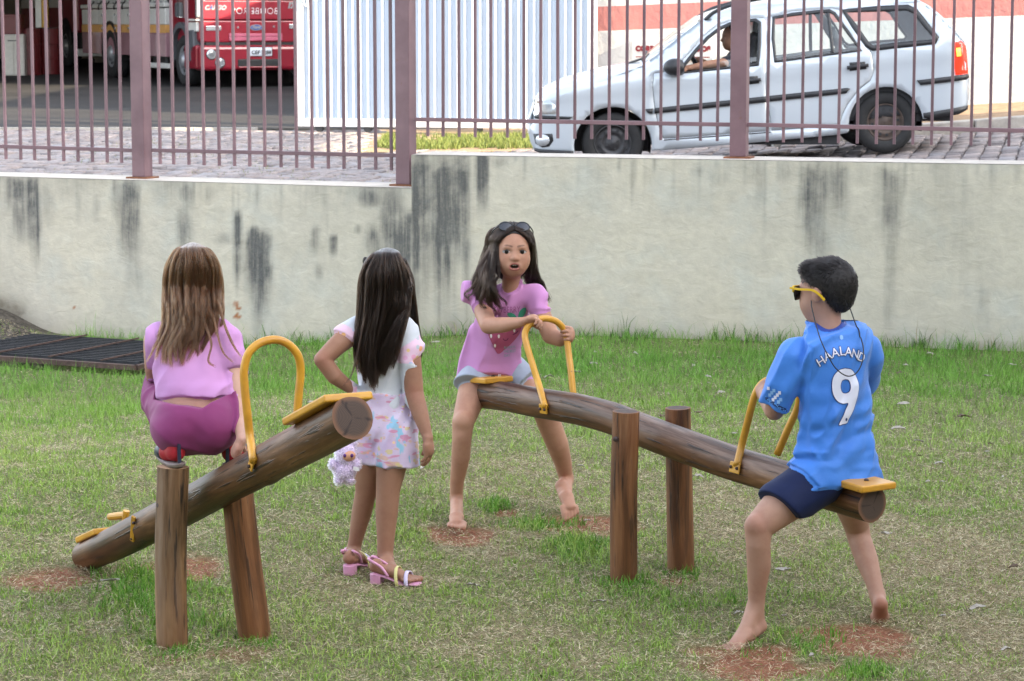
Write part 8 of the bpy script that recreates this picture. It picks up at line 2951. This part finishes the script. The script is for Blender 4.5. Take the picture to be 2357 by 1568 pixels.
def straws(name, x, y, z, ln, wid, azim, tilt, col):
    """single flat stalks lying in the thatch"""
    n = len(x)
    d = np.stack([np.cos(azim) * np.cos(tilt), np.sin(azim) * np.cos(tilt), np.sin(tilt)], -1)
    sd = np.stack([-np.sin(azim), np.cos(azim), np.zeros(n)], -1)
    up = np.stack([np.zeros(n), np.zeros(n), np.ones(n)], -1)
    ph = RNG.uniform(0, math.pi, n)
    sd = sd * np.cos(ph)[:, None] + up * np.sin(ph)[:, None]
    c = np.stack([x, y, z], -1)
    V = np.empty((n, 3, 3), np.float32)
    V[:, 0] = c - sd * (wid * .5)[:, None]; V[:, 1] = c + sd * (wid * .5)[:, None]; V[:, 2] = c + d * ln[:, None]
    C = np.repeat(col[:, None, :], 3, 1).astype(np.float32)
    o = fast_mesh(name, V.reshape(-1, 3), np.arange(n * 3), np.full(n, 3), M_BLADE, None, smooth=False, attrs={"bcol": C.reshape(-1, 3)})
    tag(o, kind="stuff")
def lawn_blades():
    n = 1850000
    x, y = scatter(n, -4.3, 4.3, 6.3, 16.6)
    halfw = 0.2062 * y * 1.03 + .08
    out_ = np.abs(x) > halfw
    keep = (np.abs(x) < halfw + .75) & (wall_dist(x, y) > .02) & (~out_ | (RNG.uniform(0, 1, n) < .55))
    keep &= RNG.uniform(0, 1, n) < np.clip(1.15 - (y - 7) * .105, .30, 1)
    iu = (x - GR_O[0]) * GR_U[0] + (y - GR_O[1]) * GR_U[1]; inn = (x - GR_O[0]) * nL[0] + (y - GR_O[1]) * nL[1]
    keep &= ~((iu > -.02) & (iu < GR_L + .03) & (inn > -.1) & (inn < GR_D + .03))
    x, y, iu = x[keep], y[keep], iu[keep]
    b = bare_at(x, y); g = green_at(x, y)
    cl = fbm(n3(x * 9, y * 9, 4.0), 2, 401)
    cl2 = fbm(n3(x * 24, y * 24, 7.0), 2, 405)
    n = len(x)
    far = sstep(10.2, 13.8, y + .22 * x)
    isg = RNG.uniform(0, 1, n) < np.clip(.34 + .62 * g + .40 * cl + .2 * cl2 - .7 * b, .03, .93)
    # green blades
    k = isg & (RNG.uniform(0, 1, n) < np.clip(1 - 1.1 * b, .02, 1) * np.clip(.66 + .5 * cl + .3 * cl2, .15, 1) * .60)
    gx_, gy_, gg, gb, gf, gc_ = x[k], y[k], g[k], b[k], far[k], cl[k]
    m_ = len(gx_)
    wd = wall_dist(gx_, gy_)
    h = RNG.gamma(6, 1, m_) / 6 * (.014 + .026 * gg + .030 * gf * gg + .008 * gc_)
    h = np.clip(h, .008, .12) * np.where(wd < .35, 1 + 1.4 * (1 - wd / .35) * RNG.uniform(0, 1, m_), 1)
    lean = np.abs(RNG.normal(.75, .4, m_)) * (1 - .3 * gf)
    m = RNG.uniform(0, 1, (m_, 1)); m2 = RNG.uniform(0, 1, (m_, 1))
    hue = np.clip(.55 + .8 * fbm(n3(gx_ * 1.7, gy_ * 1.7, 6.0), 3, 411), 0, 1)[:, None]
    gc = G1 * (1 - m) + G2_ * m
    gc = gc * (1 - .75 * m2 * hue) + G3 * (.75 * m2 * hue)
    deep = (.8 * gf * gg)[:, None]
    gc = gc * (1 - deep) + np.array((.085, .27, .033)) * deep * (.55 + .8 * m)
    blades("lawn_grass", gx_, gy_, lawn_z(gx_, gy_) - .004, h, RNG.uniform(.0018, .0036, m_), lean, RNG.uniform(0, 2 * math.pi, m_), gc)
    # dry stalks and dead leaves
    k = ~isg & (RNG.uniform(0, 1, n) < np.clip(1.0 - .80 * b, .1, 1) * np.clip(1.05 - .45 * far, .3, 1) * .85)
    sx_, sy_ = x[k], y[k]; m_ = len(sx_)
    m = np.clip(RNG.uniform(0, 1, (m_, 1)) ** 1.1 + .25 * cl2[k][:, None], 0, 1)
    sc = np.where(m < .5, S1 * (1 - 2 * m) + S2 * (2 * m), S2 * (2 - 2 * m) + S3 * (2 * m - 1))
    straws("dry_stalks", sx_, sy_, lawn_z(sx_, sy_) + RNG.uniform(-.002, .012, m_), RNG.uniform(.010, .034, m_), RNG.uniform(.0009, .0024, m_), RNG.uniform(0, 6.28, m_), RNG.normal(.22, .32, m_), sc)
    # finer litter close to the camera, where single stalks show
    n2 = 330000
    x, y = scatter(n2, -2.6, 2.6, 6.6, 10.8)
    k = (np.abs(x) < 0.2062 * y * 1.05 + .1) & (RNG.uniform(0, 1, n2) < (1 - .75 * bare_at(x, y)) * np.clip(1.25 - (y - 7) * .16, .3, 1))
    x, y = x[k], y[k]; m_ = len(x); g = green_at(x, y)
    m = RNG.uniform(0, 1, (m_, 1)); gr = RNG.uniform(0, 1, m_) < .30 + .45 * g
    sc = np.where(m < .45, S2 * (1 - m / .45) + S3 * (m / .45), S3 * (1 - (m - .45) / .55) + np.array((.10, .075, .045)) * ((m - .45) / .55))
    gc = np.array((.055, .115, .016)) * (1 - m) + np.array((.20, .30, .06)) * m
    straws("thatch_litter", x, y, lawn_z(x, y) + RNG.uniform(-.003, .006, m_), RNG.uniform(.008, .024, m_), RNG.uniform(.001, .0026, m_), RNG.uniform(0, 6.28, m_), RNG.normal(.25, .3, m_), np.where(gr[:, None], gc, sc))
    return n
NB = lawn_blades()
def wall_tufts():
    X, Y, H, L_, A_ = [], [], [], [], []
    spots = [(s, 'R') for s in RNG.uniform(.15, 4.2, 150)] + [(s, 'L') for s in RNG.uniform(.05, 1.15, 40)]
    for s, side in spots:
        d, n_ = (dR, nR) if side == 'R' else (dL, nL)
        off = abs(RNG.normal(.03, .05)) + .012
        c = np.array((CX, CY)) + d * s + n_ * off
        k = RNG.integers(3, 9); tall = RNG.gamma(2.0, .028) + .035
        for _ in range(k):
            X.append(c[0] + RNG.normal(0, .012)); Y.append(c[1] + RNG.normal(0, .012)); H.append(tall * RNG.uniform(.5, 1.15)); L_.append(abs(RNG.normal(.35, .22))); A_.append(RNG.uniform(0, 6.28))
    X, Y, H, L_, A_ = map(np.array, (X, Y, H, L_, A_))
    wd = wall_dist(X, Y); ok = wd > .008
    X, Y, H, L_, A_ = X[ok], Y[ok], H[ok], L_[ok], A_[ok]
    n = len(X); m = RNG.uniform(0, 1, (n, 1))
    col = np.array((.05, .125, .02)) * (1 - m) + np.array((.10, .19, .04)) * m
    dry = RNG.uniform(0, 1, n) < .08
    col[dry] = (.34, .27, .16)
    blades("wall_grass", X, Y, lawn_z(X, Y) - .005, H * 1.0, np.full(n, .0052), L_, A_, col)
wall_tufts()
def long_tufts():
    """longer tufts round the posts and along the green strips"""
    X, Y, H = [], [], []
    for (u, v, ru, rv, n, hh) in ((1437, 1338, 60, 12, 62, 0.043), (1567, 1318, 60, 12, 42, 0.040), (397, 1492, 70, 16, 84, 0.032), (585, 1480, 60, 14, 42, 0.036), (330, 1360, 90, 55, 168, 0.054), (1240, 1205, 80, 16, 84, 0.043), (1350, 1255, 90, 26, 112, 0.043), (1140, 1160, 45, 12, 62, 0.040), (1850, 1480, 80, 30, 62, 0.040), (1990, 1548, 60, 18, 62, 0.043), (420, 1420, 120, 60, 112, 0.043), (1530, 1375, 160, 30, 77, 0.040)):
        for _ in range(n):
            p = gp(u + RNG.normal() * ru * .6, v + RNG.normal() * rv * .6)
            k = RNG.integers(3, 7)
            for _ in range(k):
                X.append(p[0] + RNG.normal(0, .008)); Y.append(p[1] + RNG.normal(0, .008)); H.append(hh * RNG.uniform(.5, 1.2))
    X, Y, H = map(np.array, (X, Y, H)); n = len(X); m = RNG.uniform(0, 1, (n, 1))
    col = np.array((.08, .215, .02)) * (1 - m) + np.array((.17, .35, .045)) * m
    blades("grass_tufts", X, Y, lawn_z(X, Y) - .005, H, np.full(n, .0036), np.abs(RNG.normal(.5, .3, n)), RNG.uniform(0, 6.28, n), col)
long_tufts()
def verge():
    n = 14000
    x, y = scatter(n, -1.5, 1.2, 26.7, 29.4)
    d = splats([gsplat(1080, 326, 170, 8, 1.2, .52)], x, y) if False else fbm(n3(x * 2, y * 2, 1), 3, 421)
    k = (d > -.15) & (y > 26.9)
    x, y = x[k], y[k]; n = len(x); m = RNG.uniform(0, 1, (n, 1))
    col = np.array((.06, .10, .018)) * (1 - m) + np.array((.16, .18, .05)) * m
    blades("verge_grass", x, y, st_z(x, y) - .01, RNG.uniform(.04, .11, n), np.full(n, .008), np.abs(RNG.normal(.4, .25, n)), RNG.uniform(0, 6.28, n), col)
    # weeds in the joints of the cobbles on the left
    n = 5200
    x, y = scatter(n, -4.5, 1.2, 17.5, 30)
    k = fbm(n3(x * 1.2, y * 1.2, 2), 3, 431) > .02
    x, y = x[k], y[k]; n = len(x); m = RNG.uniform(0, 1, (n, 1))
    col = np.array((.10, .14, .04)) * (1 - m) + np.array((.24, .24, .09)) * m
    blades("joint_weeds", x, y, st_z(x, y) - .02, RNG.uniform(.025, .05, n), np.full(n, .007), np.abs(RNG.normal(.5, .3, n)), RNG.uniform(0, 6.28, n), col)
verge()

M_LEAFD = simple("dry_leaf", (0.40, 0.36, 0.31), .75, .25, 40)
M_LEAFB = simple("brown_leaf", (0.15, 0.105, 0.075), .8, .3, 40)
LEAF_N = 0
def leaf(u, v, L_, label, ang=0.0, curl=.35, mat=None, z=None, tilt=0.0):
    global LEAF_N
    p = gp(u, v, 0)
    for _ in range(3): p = gp(u, v, float(lawn_z(p[0], p[1])) + .022)
    length = L_ * p[1] / FPX
    W = length * .42
    root = empty("fallen_leaf", p, label, "leaf", "dry leaves lying on the lawn")
    V, F = [], []
    n, m = 9, 5
    rng = np.random.default_rng(900 + LEAF_N); LEAF_N += 1
    bend = rng.uniform(-.4, .5)
    for i in range(n):
        s = i / (n - 1)
        w = W * math.sin(math.pi * min(1, s * .96 + .02)) ** .8 * (1 - .25 * s)
        for k in range(m):
            q = (k / (m - 1) - .5)
            V.append(((s - .5) * length, q * w, abs(q) ** 1.6 * w * (.6 + curl) + bend * length * (s - .5) ** 2 + .002 * rng.normal()))
    for i in range(n - 1):
        for k in range(m - 1):
            F.append((i * m + k, i * m + k + 1, (i + 1) * m + k + 1, (i + 1) * m + k))
    M = Matrix.Rotation(ang, 3, 'Z') @ Matrix.Rotation(tilt, 3, 'X') @ Matrix.Rotation(rng.uniform(-.15, .25), 3, 'Y')
    V = [np.array(M @ Vector(q)) + p + np.array((0, 0, .004)) for q in V]
    o = mesh_obj("blade", V, F, mat or M_LEAFD, root, True)
    md = o.modifiers.new("thick", 'SOLIDIFY'); md.thickness = .0008
    st = catmull([np.array(M @ Vector((-.5 * length, 0, .001 + bend * length * .25))) + p, np.array(M @ Vector((-.72 * length, .02 * length, 0.004))) + p], 3)
    mesh_obj("stalk", *tube(st, .0012, 5), M_LEAFB, root, True)
LEAVES = [
    (1264, 868, 26, "pale oval leaf on the grass just right of the girl's yellow handle", .5), (1327, 858, 20, "pale leaf on the grass behind the right leg of the far yellow handle", -.3),
    (1366, 838, 22, "small pale leaf on the far grass right of the black haired girl", .2), (1370, 812, 14, "tiny pale leaf high on the lawn right of the black haired girl", .7),
    (972, 1079, 22, "white leaf below the standing girl's hanging hand", 1.2), (1002, 790, 20, "pale leaf on the far grass between the standing girl and the pink strawberry shirt", 0),
    (715, 928, 18, "dull leaf on the grass beyond the yellow loop of the left seesaw", .4), (254, 1340, 46, "long grey leaf on bare soil below the low end of the left seesaw", .1),
    (1092, 1350, 30, "pale leaf on the lawn right of the pink sandals", .05), (1380, 1387, 32, "pale leaf on the grass left below the front dark post", .3),
    (1702, 1413, 32, "folded pale leaf touching the boy's left shin", .6), (1806, 1420, 24, "pale round leaf on the grass right of the boy's left ankle", 1.0),
    (1802, 1316, 44, "long pale leaf right of the boy's left calf", -.6), (1610, 1098, 26, "pale leaf under the beam right of the rear dark post", .2),
    (2080, 932, 30, "pale leaf on the lawn right of the number 9", -.2), (2068, 988, 36, "pair of pale leaves right of the boy's waist", .1),
    (2115, 1017, 26, "pale leaf right of the boy's hip", .3), (2218, 960, 34, "brown curled leaf far right at chest height of the boy", .4, 'B'),
    (2162, 1068, 24, "small leaf right of the yellow boy seat", 0), (2040, 1232, 34, "pale leaf just right of the sawn beam end", .5),
    (2250, 1402, 44, "large pale leaf near the right edge, right of the boy's feet", .2), (2316, 1497, 34, "pale leaf close to the lower right corner", .5),
    (2170, 1420, 16, "tiny leaf left of the large pale leaf at lower right", .2), (1607, 952, 22, "brown leaf on the grass right of the rear post top", .3, 'B'),
    (1525, 960, 24, "brown curled leaf between the two dark post tops", .6, 'B'), (2276, 868, 22, "pale leaf on the far right lawn near the wall", .1),
    (2142, 816, 22, "pale leaf at the wall foot far right", .4), (2330, 842, 20, "pale leaf at the wall foot by the right edge", -.3),
    (1660, 905, 20, "small leaf on the lawn left of the boy's fist", .2), (1868, 1510, 22, "pale leaf on the bare soil between the boy's feet", .9),
    (1352, 1200, 16, "small shiny leaf on the red soil by the girl's raised foot", .2), (1336, 1074, 18, "small pale leaf right of the girl's raised calf", -.4),
    (1690, 1000, 14, "tiny leaf on the lawn above the boy's handle", .3), (2335, 1306, 26, "brown leaf by the right edge beside dry grass", .2, 'B'), (2070, 860, 20, "brown leaf on the lawn right of the boy's shoulder", .2, 'B'),
]
for q in LEAVES:
    leaf(q[0], q[1], q[2], q[3], q[4], mat=M_LEAFB if len(q) > 5 else None, tilt=RNG.uniform(-.3, .5))

_lr = np.random.default_rng(77)
for k in range(16):
    leaf(_lr.uniform(2060, 2340) if k < 11 else _lr.uniform(1380, 1700), _lr.uniform(830, 1180) if k < 11 else _lr.uniform(800, 900), _lr.uniform(10, 19), "tiny pale leaf scrap scattered on the right half of the lawn", _lr.uniform(-1.5, 1.5), mat=M_LEAFB if k % 4 == 0 else None, tilt=_lr.uniform(-.3, .5))
